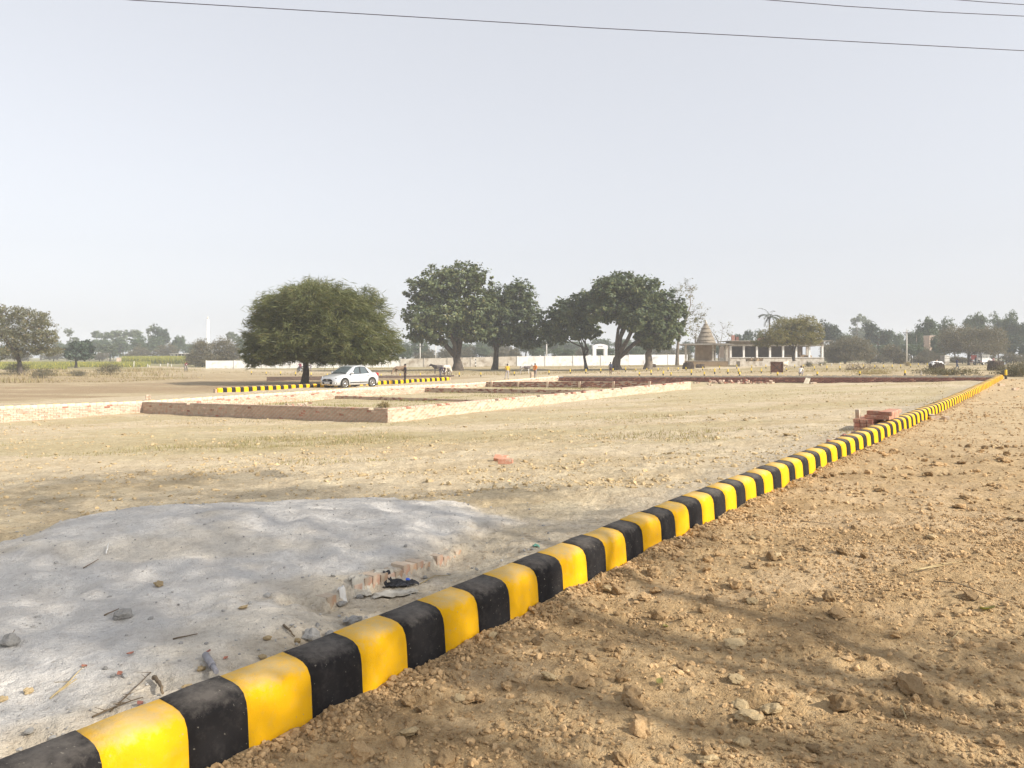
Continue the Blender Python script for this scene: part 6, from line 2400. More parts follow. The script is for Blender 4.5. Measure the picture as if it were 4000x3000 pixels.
PL, PT = post_proto()
rr = random.Random(8)
for i, (px, py0, py1) in enumerate(POSTS):
    p = hit(px, py1)
    h = max(.28, (py1 - py0) * p.y / F)
    t = root('roadside_post', p, rr.uniform(0, 6), f'{ordinal(i)} yellow and black post from left along the far plots' if i < 39 else f'yellow and black post, {ordinal(len(POSTS) - 1 - i)} from the right end of the far rows', 'post', 'yellow and black posts along the plots')
    t.rotation_euler = (rr.uniform(-.05, .05), rr.uniform(-.05, .05), rr.uniform(0, 6))
    for me in (PL, PT):
        o = put(bpy.data.objects.new(me.name, me), t)
        o.scale = (.105, .105, h)
x, y = uv2xy(U_END + .25, V_KERB - .1)
t = root('roadside_post', (x, y, gz(x, y)), 0, 'thick all yellow post standing at the far end of the long striped kerb', 'post', 'yellow and black posts along the plots')
for me in (PL, PT):
    o = put(bpy.data.objects.new(me.name, me), t)
    o.scale = (.12, .12, .50)

# ------------------------------------------------------------------ heaps, board, plank, rubble
def dung_heap(px, py, wpx, hpx, label, cloth_top=False, sticks=True, seed=1):
    p = hit(px, py)
    k = p.y / F
    w, h = wpx * k, hpx * k
    rg = random.Random(seed)
    t = root('dung_heap', p + Vector((0, w * .3, 0)), 0, label, 'heap')
    mb = MB()
    mb.lathe([(w * .52, -.1), (w * .50, h * .1), (w * .45, h * .5), (w * .40, h * .85), (w * .28, h * .97), (.05, h)], 22)
    mb.v = [(x * (1 + rg.uniform(-.05, .05)), y * (.8 + rg.uniform(-.05, .05)), z + rg.uniform(-.03, .03)) for x, y, z in mb.v]
    mb.obj('mound', MT['dung'], t)
    mb = MB()
    for i in range(22 if sticks else 12):
        a = 2 * math.pi * i / (22 if sticks else 12)
        x0, y0 = math.cos(a) * w * .51, math.sin(a) * w * .41
        mb.tube([(x0, y0, -.05), (x0 * .93, y0 * .93, h * .5), (x0 * .80, y0 * .80, h * rg.uniform(.85, 1.0))], [.045, .05, .035], 5)
    mb.obj('ribs', MT['dung'], t)
    for i in range(14):
        a = rg.uniform(0, 6.28)
        rad_ = w * rg.uniform(.2, .42)
        o = MB().lathe([(.02, .0), (.14, .01), (.15, .035), (.02, .055)], 10).obj('dung_cake', MT['dung'], t)
        o.location = (math.cos(a) * rad_, math.sin(a) * rad_ * .8, h * (1.0 - .25 * (rad_ / w)))
        o.rotation_euler = (rg.uniform(-.4, .4), rg.uniform(-.4, .4), a)
    if cloth_top:
        mb = MB()
        n, m = 14, 8
        vs = [((i / n - .5) * w * .92, (j / m - .5) * w * .6, h * 1.02 - .25 * h * (abs(i / n - .5) * 2) ** 4 - .2 * h * (abs(j / m - .5) * 2) ** 4 + rg.uniform(-.07, .09)) for i in range(n + 1) for j in range(m + 1)]
        fs = [(i * (m + 1) + j, (i + 1) * (m + 1) + j, (i + 1) * (m + 1) + j + 1, i * (m + 1) + j + 1) for i in range(n) for j in range(m)]
        mb.add(vs, fs, 0, True)
        o = mb.obj('white_sheet', MT['white_cloth'], None, label='crumpled white sheet thrown over the dark dung heap', cat='sheet')
        o.location = t.location + Vector((0, 0, .02))
        o.modifiers.new('thick', 'SOLIDIFY').thickness = .015


dung_heap(3668, 1447, 58, 33, 'dark ribbed dung heap under a white sheet, left of the person in blue', True, True, 3)
dung_heap(3902, 1448, 62, 38, 'dark dung heap at the right edge in front of the motorbikes', False, True, 4)
dung_heap(2692, 1441, 44, 26, 'dark ribbed dung heap at the foot of the temple platform', False, True, 5)
dung_heap(2738, 1438, 34, 14, 'low grey dung heap just right of the ribbed one by the temple', False, False, 6)
dung_heap(2551, 1436, 26, 13, 'small dark heap beside the pale trunked fig tree', False, False, 7)

# rusty board on legs
p = hit(3034, 1461)
k = p.y / F
t = root('metal_board', p, R(-2), 'rusty brown square metal board with a crossed brace, standing on thin legs', 'board')
w, z0, z1 = 46 * k, (1461 - 1454) * k, (1461 - 1415) * k
MB().box((0, 0, (z0 + z1) / 2), (w, .03, z1 - z0)).obj('sheet', MT['rust'], t)
mb = MB()
for s in (-1, 1):
    mb.box((s * w / 2, -.03, (z0 + z1) / 2), (.05, .05, z1 - z0 + .05))
    mb.box((0, -.032, z0 if s < 0 else z1), (w, .05, .05))
mb.obj('edge_frame', MT['rust'], t)
mb = MB()
for s in (-1, 1):
    mb.tube([(-w / 2, -.025, (z0 + z1) / 2 - s * (z1 - z0) / 2), (w / 2, -.025, (z0 + z1) / 2 + s * (z1 - z0) / 2)], .018, 5)
mb.obj('cross_brace', MT['iron'], t)
for s in (-1, 1):
    MB().box((s * (w / 2 - .02), .03, z0 / 2 + .1), (.05, .05, z0 + .5)).obj('leg', MT['post_yellow' if s > 0 else 'iron'], t)

# plank leaning on the far wall
s = perp_len * .42
f0 = PX(3148, 1493, 48.0)
top_ = PX(3163, 1464, 49.2)
f0.z = gz(f0.x, f0.y)
d = top_ - f0
t = root('plank', f0, 0, 'pale wooden plank leaning against the far brick wall', 'plank')
mb = MB()
q = d.to_track_quat('Z', 'Y').to_matrix().to_4x4()
for i, x in enumerate((-.075, .075)):
    mb.box((x, 0, d.length / 2), (.142, .04, d.length), M=q)
mb.obj('board', MT['plank'], t)


def loose_brick(p, m, label, rot, size=(.226, .11, .072), group=None):
    o = bpy.data.objects.new('brick', brick_mesh(m, size))
    o.location = p
    o.rotation_euler = rot
    return put(o, None, label, 'brick', group)


rr = random.Random(12)
# bricks lying along the foot of the far wall
k = 0
for px0, px1, n in ((2715, 2740, 2), (2772, 2862, 24), (2885, 2950, 19), (2955, 3022, 14)):
    for i in range(n):
        px = rr.uniform(px0, px1)
        Y = 54.9 - (px - 2700) / 860 * 10.6 - rr.uniform(.6, 1.6)
        x = (px - CX) / F * Y
        lvl = rr.choice((0, 0, 0, 1, 2)) if n > 10 else 0
        loose_brick((x, Y, gz(x, Y) + .036 + lvl * .075), rr.choice(('brick_pink', 'brick_cream', 'brick_red', 'brick_pink')), 'tumbled pinkish brick in the scattered row at the foot of the far brick wall',
                    (rr.choice((0, R(90), .3)), rr.uniform(-.2, .2), rr.uniform(0, 3.14)), group='bricks tumbled along the far wall')
for px, py, m in ((3172, 1495, 'brick_cream'), (3181, 1494, 'brick_cream')):
    Y = 47.3
    x = (px - CX) / F * Y
    loose_brick((x, Y, gz(x, Y) + .05), m, 'pale broken lump lying at the right foot of the leaning plank' if px < 3176 else 'second pale lump lying right of the leaning plank', (.1, 0, .2), (.26, .16, .10))
for px, py in ((2768, 1502), (2778, 1506), (2712, 1497)):
    p = hit(px, py)
    loose_brick(p + Vector((0, 0, .03)), 'brick_cream', 'pale brick lying apart on the open plot before the far tumbled row', (0, 0, rr.uniform(0, 3)), group='bricks apart from the far row')
# rubble inside the walled plots
for i in range(20):
    px, py = rr.gauss(1160, 28), rr.uniform(1560, 1572)
    Y = 38.5 + rr.uniform(-.6, .6)
    x = (px - CX) / F * Y
    loose_brick((x, Y, gz(x, Y) + .04 + rr.choice((0, 0, .07))), rr.choice(('brick_pink', 'brick_cream', 'brick_red')), 'broken pink brick in the small heap inside the walled plots', (rr.uniform(0, 1), rr.uniform(-.3, .3), rr.uniform(0, 3)),
                (.16, .11, .07), 'bricks heaped inside the walled plots')
# brushwood
def brushwood(px, py, w, h, label, seed, n=46):
    p = hit(px, py)
    rg = np.random.default_rng(seed)
    mb = MB()
    for i in range(n):
        a = np.array((rg.uniform(-w / 2, w / 2), rg.uniform(-.5, .5), .03))
        b = a + np.array((rg.normal() * .6, rg.normal() * .3, abs(rg.normal()) * h))
        mb.tube(bent(a, b, rg, 4, .2), [.028, .022, .016, .01, .005], 4, cap=False)
    o = mb.obj('brushwood', MT['twig'], None, label=label, cat='brushwood')
    o.location = p


brushwood(3352, 1446, 2.6, .8, 'heap of dry branches lying on the far bank right of the squatting worker', 5, 70)
brushwood(3425, 1440, 2.0, .35, 'thin trail of fallen branches reaching right from the brushwood heap', 6, 24)
# fence stakes in the field on the left
for i, (px, py0, py1) in enumerate(((522, 1410, 1434), (576, 1421, 1434), (625, 1421, 1434), (654, 1410, 1427), (670, 1411, 1422), (718, 1420, 1434), (768, 1424, 1434), (583, 1411, 1420), (3248, 1418, 1428), (3282, 1417, 1429), (3209, 1416, 1426))):
    Y = 150 if px < 1000 else 118
    x = (px - CX) / F * Y
    t = root('fence_stake', (x, Y, gz(x, Y)), 0, f'{ordinal(i)} pale fence stake from the left in the dry field' if px < 1000 else f'{ordinal(i - 8)} pale stake from the left near the pillared hall', 'stake', 'pale fence stakes')
    MB().tube([(0, 0, -.2), (random.uniform(-.12, .12), 0, (py1 - py0) * Y / F)], [.085, .07], 6).obj('stake', MT['pole'], t)

# ------------------------------------------------------------------ overhead wires
def overhead(label, pts, Y0, Y1):
    c = [PX(px, py, Y0 + (Y1 - Y0) * (px / 4000)) for px, py in pts]
    a, b = c[0], c[-1]
    d0, d1 = (c[1] - c[0]).normalized(), (c[-1] - c[-2]).normalized()
    c = [a - d0 * 22 + Vector((0, 0, .9))] + c + [b + d1 * 22 + Vector((0, 0, .9))]
    mb = MB()
    mb.tube(c, .0062, 6)
    mb.obj('power_line', MT['wire'], None, label=label, cat='power line')


overhead('lowest dark overhead wire crossing nearly the whole sky', [(510, 0), (1130, 37), (1750, 74), (2320, 109), (2900, 139), (3450, 169), (4000, 198)], 11.7, 13.4)
overhead('middle dark overhead wire at the upper right corner of the sky', [(2980, -2), (3300, 24), (3650, 46), (4000, 63)], 12.2, 13.8)
overhead('highest thin overhead wire cutting the top right corner', [(3700, -4), (3850, 8), (4000, 18)], 12.8, 14.2)
# ------------------------------------------------------------------ foreground: clods, sand litter, bricks
def rock_mesh(name, seed, m, sub=2, flat=.75, rough=.28):
    rg = np.random.default_rng(seed)
    bm = bmesh.new()
    bmesh.ops.create_icosphere(bm, subdivisions=sub, radius=.5)
    ax = rg.uniform(.75, 1.25, 3)
    cuts = unit(rg.normal(size=(7, 3)))
    ds = rg.uniform(.27, .46, 7)
    from mathutils import noise as mn
    off = Vector(rg.uniform(-50, 50, 3))
    for v in bm.verts:
        p = np.array(v.co)
        for c, d in zip(cuts, ds):
            e = p @ c
            if e > d:
                p = p - c * (e - d) * .9
        q = Vector(p)
        n = 1 + rough * 1.1 * mn.fractal(q * 3.2 + off, .9, 2.1, 4)
        p = p * ax * n
        p[2] *= flat
        v.co = p
    me = bpy.data.meshes.new(name)
    bm.to_mesh(me)
    bm.free()
    me.polygons.foreach_set('use_smooth', [False] * len(me.polygons))
    set_mats(me, MT[m])
    return me


def scatter_stuff(name, x, y, s, m, seed, sink=.25, tries=6, sub=1):
    """many small lumps in one mesh, each of its own size, turn and shape"""
    rg = np.random.default_rng(seed)
    z = ground_z(x, y)
    protos = []
    for k in range(tries):
        me = rock_mesh('tmp', seed * 10 + k, m, sub)
        V = np.empty(len(me.vertices) * 3)
        me.vertices.foreach_get('co', V)
        Fc = np.array([list(p.vertices) for p in me.polygons])
        protos.append((V.reshape(-1, 3), Fc))
        bpy.data.meshes.remove(me)
    which = rg.integers(0, tries, len(x))
    Vs, Fs, base = [], [], 0
    for k in range(tries):
        idx = np.nonzero(which == k)[0]
        if not len(idx):
            continue
        P, Fc = protos[k]
        a, b = rg.uniform(0, 6.283, len(idx)), rg.uniform(-.5, .5, len(idx))
        ca, sa, cb, sb = np.cos(a), np.sin(a), np.cos(b), np.sin(b)
        st = rg.uniform(.7, 1.35, (len(idx), 3))
        Q = P[None] * st[:, None] * s[idx][:, None, None]
        X = Q[..., 0] * ca[:, None] - Q[..., 1] * sa[:, None]
        Yy = Q[..., 0] * sa[:, None] + Q[..., 1] * ca[:, None]
        Z = Q[..., 2]
        X2 = X * cb[:, None] + Z * sb[:, None]
        Z2 = -X * sb[:, None] + Z * cb[:, None]
        W = np.stack([X2 + x[idx][:, None], Yy + y[idx][:, None], Z2 + (z[idx] + s[idx] * (.36 - sink))[:, None]], -1)
        n = len(P)
        Vs.append(W.reshape(-1, 3))
        Fs.append((Fc[None] + (np.arange(len(idx)) * n)[:, None, None] + base).reshape(-1, 3))
        base += n * len(idx)
    me = np_mesh(name, np.concatenate(Vs), np.concatenate(Fs), [MT[m]])
    o = put(bpy.data.objects.new(name, me), kind='stuff')
    return o


rg = np.random.default_rng(101)


def road_pts(n, y0, y1, px0, px1, dens=None, vmax=V_KERB - .02):
    y = np.sqrt(rg.uniform(y0 ** 2, y1 ** 2, n))
    px = rg.uniform(px0, px1, n)
    x = (px - CX) / F * y
    u, v = xy2uv(x, y)
    k = (v < vmax) & (u < U_END)
    if dens is not None:
        k &= rg.random(n) < dens(x, y)
    return x[k], y[k]


patch = lambda x, y: .22 + .78 * smooth(.46, .64, fbm(x * 1.6, y * 1.6, 81, 4))
x, y = road_pts(88000, 2.2, 7.5, 0, 5400, patch)
scatter_stuff('crumbs', x, y, np.clip(rg.lognormal(math.log(.012), .45, len(x)), .006, .032), 'clod', 1, .2, 5, 0 + 1 if False else 1)
x, y = road_pts(17000, 2.4, 9, 600, 5600, lambda a, b: .12 + .88 * smooth(.48, .62, fbm(a * 1.9, b * 1.9, 84, 4)))
scatter_stuff('crumbs', x, y, np.clip(rg.lognormal(math.log(.024), .42, len(x)), .014, .06), 'clod', 7, .32, 6, 2)
x, y = road_pts(42000, 6.5, 24, 1300, 5600, patch)
scatter_stuff('crumbs', x, y, np.clip(rg.lognormal(math.log(.022), .5, len(x)), .010, .085), 'clod', 2, .22, 5)
x, y = road_pts(11000, 18, 46, 2600, 5600, patch)
scatter_stuff('crumbs', x, y, np.clip(rg.lognormal(math.log(.045), .45, len(x)), .02, .13), 'clod', 3, .25, 4)
# earth banked against the kerb
n = 9000
u = np.exp(rg.uniform(math.log(1.5), math.log(34), n))
v = V_KERB - np.abs(rg.normal(0, .10, n)) - .01
x, y = uv2xy(u, v)
k = y > 2.0
scatter_stuff('crumbs', x[k], y[k], np.clip(rg.lognormal(math.log(.014), .5, k.sum()), .006, .05), 'clod', 4, .2, 5)
# plot: smaller lumps thinning out with distance
n = 34000
y = np.exp(rg.uniform(math.log(8.5), math.log(45), n))
px = rg.uniform(-100, 3700, n)
x = (px - CX) / F * y
k = in_hole(x, y) & (sand_mask(x, y) < .1) & (rg.random(n) < .15 + .85 * smooth(.45, .62, fbm(x * .5, y * 1.0, 82, 4)))
uu, vv = xy2uv(x, y)
k &= ~((vv > 18.5) & (uu > 18.6))
x, y = x[k], y[k]
scatter_stuff('crumbs', x, y, np.clip(rg.lognormal(math.log(.023), .55, len(x)), .009, .11), 'clod_pale', 5, .25, 5)
# bits lying on the sand
n = 9000
y = np.sqrt(rg.uniform(2.2 ** 2, 9.5 ** 2, n))
px = rg.uniform(-100, 2150, n)
x = (px - CX) / F * y
u, v = xy2uv(x, y)
edge = np.exp(-((v - 3.0) / .5) ** 2)
k = in_hole(x, y) & (rg.random(n) < .16 + .84 * edge) & (v > V_KERB + .26)
x, y = x[k], y[k]
scatter_stuff('sand_litter', x, y, np.clip(rg.lognormal(math.log(.009), .6, len(x)), .004, .045), 'stone_grey', 6, .2, 5)

# the larger clods on the road, each a thing
ROCKS = [rock_mesh('clod', 300 + k, 'clod', 3, rg.uniform(.6, .9), .35) for k in range(7)]
ROCKS_P = [rock_mesh('clod', 320 + k, 'clod_pale', 3, rg.uniform(.6, .9), .35) for k in range(3)]


def clod(p, s, me, label, group=None, rot=None):
    o = bpy.data.objects.new('clod', me)
    o.location = (p.x, p.y, p.z + s * .20)
    o.scale = (s, s * random.uniform(.8, 1.1), s * random.uniform(.75, 1.05))
    o.rotation_euler = rot or (random.uniform(-.4, .4), random.uniform(-.4, .4), random.uniform(0, 6.28))
    return put(o, None, label, 'clod', group)


random.seed(31)
for px, py, w, lab in ((3290, 2770, 100, 'largest squarish clod with a dark hollow beside it, on the brown road'), (3560, 2700, 105, 'big shaded clod up the road from the largest squarish one'), (3575, 2745, 50, 'small clod touching the foot of the big shaded one'),
                       (2472, 2735, 92, 'rounded clod nearest the striped kerb in the lower middle'), (3015, 2785, 70, 'rough pale clod left of the largest squarish one'), (2925, 2815, 85, 'broad flat clod just left of the rough pale one'),
                       (2430, 2660, 60, 'clod right above the rounded one by the kerb'), (2872, 2300, 70, 'long flat clod by itself in the middle of the road'), (2937, 2362, 42, 'pale upright clod below the long flat one'), (3240, 2350, 62, 'low grey clod on a dark patch of the road'),
                       (3085, 2400, 0, ''), (2980, 2290, 0, ''), (3030, 2180, 45, 'pale pointed clod high up the middle of the road'), (3375, 2180, 40, 'sharp clod halfway to the right edge of the road'), (3790, 2340, 50, 'dark clod at the right edge beside a dry stem'),
                       (3500, 2490, 45, 'wedge shaped clod on the right half of the road'), (2562, 2318, 40, 'ochre clod on the mid road near the kerb'), (2745, 2390, 38, 'grey clod right of the ochre one'), (2900, 2910, 55, 'pale clod at the bottom edge'),
                       (2430, 2980, 80, 'cut off clod at the bottom edge in the middle'), (3180, 2935, 50, 'rounded clod low on the road near the bottom edge'), (3505, 2800, 38, 'narrow upright clod below the big shaded one'), (2765, 2980, 60, 'grey white stone at the bottom edge'),
                       (3828, 2110, 0, ''), (3770, 1950, 34, 'dark clod far up on the right of the road'), (3640, 2105, 34, 'pale clod on the right of the road halfway up'), (1980, 2690, 40, 'crumbly clod on the left part of the road by the kerb')):
    if not lab:
        continue
    p = hit(px, py)
    clod(p, w * p.y / F * 1.05, random.choice(ROCKS_P if 'pale' in lab or 'white' in lab else ROCKS), lab)
n = 0
x, y = road_pts(900, 2.4, 13, 1200, 4150, lambda a, b: smooth(.38, .6, fbm(a * 1.2, b * 1.2, 83, 4)))
for a, b in list(zip(x, y))[:230]:
    s = random.choice((.035, .042, .05, .06, .07, .085)) * (1 + .04 * b)
    p = Vector((a, b, gz(a, b)))
    clod(p, s, random.choice(ROCKS + ROCKS_P[:1]), 'dry brown clod lying loose on the earth road right of the striped kerb', 'loose clods on the earth road')
x, y = in_band(900, 0, 3600, 1560, 1960, np.random.default_rng(6))
k = in_hole(x, y) & (sand_mask(x, y) < 0)
uu, vv = xy2uv(x, y)
k &= ~((vv > 18.5) & (uu > 18.6))
for a, b in list(zip(x[k], y[k]))[:50]:
    p = Vector((a, b, gz(a, b)))
    clod(p, random.uniform(.05, .13), random.choice(ROCKS_P), 'pale dry clod lying on the open plot beyond the sand', 'loose clods on the open plot')

# brick edging half buried in the sand
rz = math.atan2(EDGE_D[1], EDGE_D[0])
t = root('brick_edging', (EDGE0[0], EDGE0[1], 0), 0, 'row of half buried bricks set on edge along the sand', 'brick edging')
s, i = 0.0, 0
rr = random.Random(2)
nrm_ = np.array((-EDGE_D[1], EDGE_D[0]))             # towards the sand
while s < EDGE_L:
    up = {0: .0, 1: -.03, 2: -.02, 3: -.006}.get(i, rr.uniform(-.004, .006) if i < 12 else rr.choice((-.05, -.02, -.05, -.012)))
    if i not in (1, 2) and up > -.045:
        q = EDGE0 + EDGE_D * (s + .037) + nrm_ * .048
        zs = gz(*(q + nrm_ * .06))
        o = put(bpy.data.objects.new('brick', brick_mesh(rr.choice(('brick_cream', 'brick_pink', 'brick_cream', 'brick_grey')), (.071, .115, .11))), t)
        o.location = (q[0] - EDGE0[0], q[1] - EDGE0[1], zs + up - .055 + .002)
        o.rotation_euler = (rr.uniform(-.07, .07), rr.uniform(-.06, .06), rz + rr.uniform(-.08, .08))
    s += .0765 if i != 3 else .09
    i += 1


def crumple(name, px, py, wx, wy, h, m, label, cat, rz=0, seed=1, n=26):
    """a thin crumpled sheet lying on the ground"""
    p = hit(px, py)
    rg = np.random.default_rng(seed)
    a, b = np.meshgrid(np.linspace(-1, 1, n), np.linspace(-1, 1, n), indexing='ij')
    a, b = a.ravel(), b.ravel()
    X = a * wx / 2 * (1 + .25 * (fbm(a * 1.3 + seed, b * 1.3, seed, 2) - .5)) + .12 * wx * (fbm(b * 2, a * 2 + seed, seed + 2, 2) - .5)
    Yv = b * wy / 2 * (1 + .25 * (fbm(a * 1.6, b * 1.4 + seed, seed + 1, 2) - .5))
    ridged = 1 - np.abs(fbm(a * 1.7 + seed, b * 1.9, seed + 5, 3) * 2 - 1)
    Z = h * (ridged ** 2 * .8 + .35 * fbm(a * 4, b * 4, seed + 6, 2)) * np.clip(1.25 - (a ** 2 + b ** 2) * .55, .15, 1)
    c, s = math.cos(rz), math.sin(rz)
    gx, gy = p.x + X * c - Yv * s, p.y + X * s + Yv * c
    zz = ground_z(gx, gy) - p.z
    V = np.stack([gx - p.x, gy - p.y, Z + zz + .006], 1)
    i, j = np.meshgrid(np.arange(n - 1), np.arange(n - 1), indexing='ij')
    Q = np.stack([i * n + j, (i + 1) * n + j, (i + 1) * n + j + 1, i * n + j + 1], -1).reshape(-1, 4)
    o = put(bpy.data.objects.new(name, np_mesh(name, V, Q, [MT[m]], True)), None, label, cat)
    o.location = p
    sd = o.modifiers.new('thick', 'SOLIDIFY')
    sd.thickness = .004
    return o


crumple('cement_sack', 1545, 2326, .29, .16, .020, 'sack', 'folded beige cement sack lying flat beside the brick edging', 'sack', .12, 3)
crumple('cement_sack', 1408, 2312, .13, .14, .030, 'sack', 'crumpled upright piece of pale sack at the left end of the litter', 'sack', .4, 4)
crumple('sack_scrap', 1525, 2278, .22, .07, .018, 'sack', 'torn pale scrap of sack behind the folded cement sack', 'sack', .1, 8)
crumple('black_cloth', 1545, 2290, .16, .10, .03, 'black_cloth', 'black rag bunched on top of the beige cement sack', 'cloth', .2, 5)
crumple('black_cloth', 1605, 2288, .10, .05, .03, 'black_cloth', 'small black and white striped rag at the right end of the sacks', 'cloth', .5, 6)
crumple('paper_scrap', 1338, 2325, .05, .05, .03, 'paper', 'torn white paper scrap left of the sacks', 'paper', .8, 7, 14)
crumple('plastic_wrapper', 2094, 2140, .05, .035, .025, 'green_plastic', 'pale green plastic wrapper beside the striped kerb', 'wrapper', .2, 9, 12)
p = hit(1592, 2272)
o = MB().lathe([(.012, 0), (.017, .002), (.017, .016), (.012, .02)], 12).obj('bottle_cap', MT['blue_plastic'], None, label='small bright blue bottle cap behind the sacks', cat='bottle cap')
o.location = p
o.rotation_euler = (.5, .2, 0)

# stones, pipe, sticks and leaves on the sand
STONES = [rock_mesh('stone', 400 + k, 'stone_grey', 3, .6, .25) for k in range(4)]


def stone(px, py, w, label, k=0):
    p = hit(px, py)
    o = bpy.data.objects.new('stone', STONES[k % 4])
    s = w * p.y / F
    o.location = (p.x, p.y, p.z + s * .18)
    o.scale = (s, s * .8, s)
    o.rotation_euler = (.1, .1, k * 1.7)
    put(o, None, label, 'stone')


stone(1218, 2500, 80, 'smooth grey stone lying against the striped kerb, the larger of two', 0)
stone(1288, 2488, 55, 'smaller grey stone between the larger one and the kerb', 1)
stone(1378, 2440, 80, 'half hidden grey lump behind the next yellow block of the kerb', 2)
stone(480, 2418, 75, 'grey lump with a shadow lying alone on the sand', 3)
stone(40, 2520, 80, 'grey lump at the left edge of the sand', 0)
stone(115, 2865, 45, 'dark pebble low on the left of the sand', 1)
stone(60, 2990, 60, 'rounded brown stone at the bottom left', 2)
stone(205, 2890, 30, 'small grey pebble right of the dark one at the bottom left', 3)
stone(412, 2615, 22, 'white pebble on the sand in the lower left', 0)
stone(442, 2645, 26, 'small brown pebble below the white one', 1)
stone(1330, 2370, 52, 'flat ochre stone below the left end of the brick edging', 2)
stone(1405, 2338, 30, 'round grey pebble in front of the sacks', 3)
stone(1660, 2262, 28, 'dark pebble right of the sacks', 1)
for i, (px, py) in enumerate(((730, 2690), (785, 2620), (1025, 2575), (1045, 2500), (1160, 2515), (950, 2380), (620, 2290), (110, 2710), (10, 2740))):
    p = hit(px, py)
    clod(p, 34 * p.y / F, random.choice(ROCKS_P), 'yellowish crumb of earth fallen on the grey sand', 'earth crumbs on the sand')
pa, pb = hit(803, 2575) + Vector((0, 0, .016)), hit(843, 2650) + Vector((0, 0, .034))
t = root('pipe', pa, 0, 'short grey pipe with a narrower end leaning on the kerb', 'pipe')
dv = pb - pa
MB().tube([(0, 0, 0), dv * .70], .0165, 12).obj('wide_end', MT['pipe_grey'], t)
MB().tube([dv * .68, dv * 1.05], .0115, 10).obj('narrow_end', MT['pipe_grey'], t)


def stick(pts, r, label, m='twig', group=None, twigs=0, seed=1):
    P = [hit(a, b) + Vector((0, 0, r + c)) for a, b, c in pts]
    mb = MB()
    q = []
    for i in range(len(P) - 1):
        for k in range(4):
            v = P[i].lerp(P[i + 1], k / 4)
            if c_ := (i + k):
                v = v + Vector((random.uniform(-1, 1), random.uniform(-1, 1), random.uniform(0, .6))) * r * .45
            q.append(v)
    q.append(P[-1])
    o0 = q[0].copy()
    n = len(q)
    mb.tube([v - o0 for v in q], [r * (1 - .55 * i / n) for i in range(n)], 6)
    rg = random.Random(seed)
    for k in range(twigs):
        b = q[rg.randrange(1, n)] - o0
        mb.tube([b, b + Vector((rg.uniform(-.05, .05), rg.uniform(-.05, .05), rg.uniform(0, .02)))], [r * .5, r * .2], 4)
    o = mb.obj('stick', MT[m], None, label=label, cat='stick', group=group)
    o.location = o0


random.seed(17)
stick([(600, 2668, .01), (622, 2690, .012), (636, 2722, .004)], .011, 'short curved brown stick with rough bark near the kerb on the sand', 'twig')
stick([(676, 2500, 0), (772, 2485, .004)], .0045, 'straight thin stick lying level in the middle of the sand', 'twig')
stick([(408, 2408, 0), (464, 2388, .01)], .0045, 'thin stick leaning on the grey lump on the sand', 'twig')
stick([(195, 2735, 0), (270, 2678, .012), (322, 2628, .02)], .004, 'pale forked dry stem in the lower left of the sand', 'straw', None, 4)
stick([(212, 2722, 0), (300, 2665, .01)], .004, 'second pale stem crossing the forked one', 'straw')
stick([(1108, 2450, 0), (1130, 2478, .01), (1152, 2500, .004)], .007, 'bent grey twig beside the larger grey stone', 'twig', None, 2)
stick([(325, 2222, 0), (385, 2192, .01)], .004, 'thin twig on the upper left of the sand', 'twig')
stick([(30, 2530, .02), (58, 2484, .03)], .003, 'thin dark twig stuck in the grey lump at the left edge', 'twig')
stick([(360, 2808, 0), (470, 2765, .008), (560, 2740, .012)], .004, 'long brown twig with side shoots by the near kerb', 'twig', None, 9, 4)
stick([(430, 2790, .004), (500, 2730, .012), (590, 2640, .01)], .0035, 'second long brown twig crossing the first by the near kerb', 'twig', None, 8, 5)
stick([(415, 2168, 0), (424, 2140, .02)], .006, 'white curled strip standing on the sand', 'paper')
stick([(1640, 2285, 0), (1700, 2262, .01), (1745, 2252, .0)], .004, 'pale fibrous string right of the sacks', 'straw', None, 5, 6)
stick([(3570, 2240, .01), (3680, 2215, .015), (3760, 2200, .01)], .005, 'bundle of pale dry straws lying on the right of the road', 'straw', None, 6, 8)
stick([(3580, 2240, .02), (3690, 2222, .02)], .004, 'second pale straw beside the bundle on the road', 'straw')
stick([(3645, 2278, .01), (3740, 2300, .03), (3860, 2345, .03), (3990, 2372, .01)], .0042, 'long thin reddish stem trailing to the right edge of the road', 'twig')
stick([(3125, 2040, .004), (3260, 2052, .004)], .004, 'thin brown stem high up the middle of the road', 'twig')
stick([(3520, 2770, .01), (3540, 2820, .005)], .005, 'short pale stick beside the narrow upright clod', 'straw')
stick([(2820, 2500, .0), (2880, 2510, .01)], .003, 'tiny straw on the lower middle of the road', 'straw')
stick([(3715, 2505, .005), (3755, 2470, .012)], .003, 'short straw on the dark patch at the right', 'straw')


def leaf(px, py, s, m, label, group=None):
    p = hit(px, py)
    a = random.uniform(0, 6.28)
    vs = []
    for u_, w in ((-1, 0), (-.5, .28), (0, .38), (.5, .25), (1, 0)):
        for sg in (-1, 0, 1):
            vs.append((u_ * s / 2, sg * w * s, .006 + .12 * s * abs(sg) + .10 * s * u_ * u_))
    fs = [(i * 3 + k, (i + 1) * 3 + k, (i + 1) * 3 + k + 1, i * 3 + k + 1) for i in range(4) for k in range(2)]
    mb = MB()
    mb.add(vs, fs, 0, True)
    o = mb.obj('fallen_leaf', MT[m], None, label=label, cat='leaf', group=group)
    o.location = p
    o.rotation_euler = (random.uniform(-.3, .3), random.uniform(-.3, .3), a)


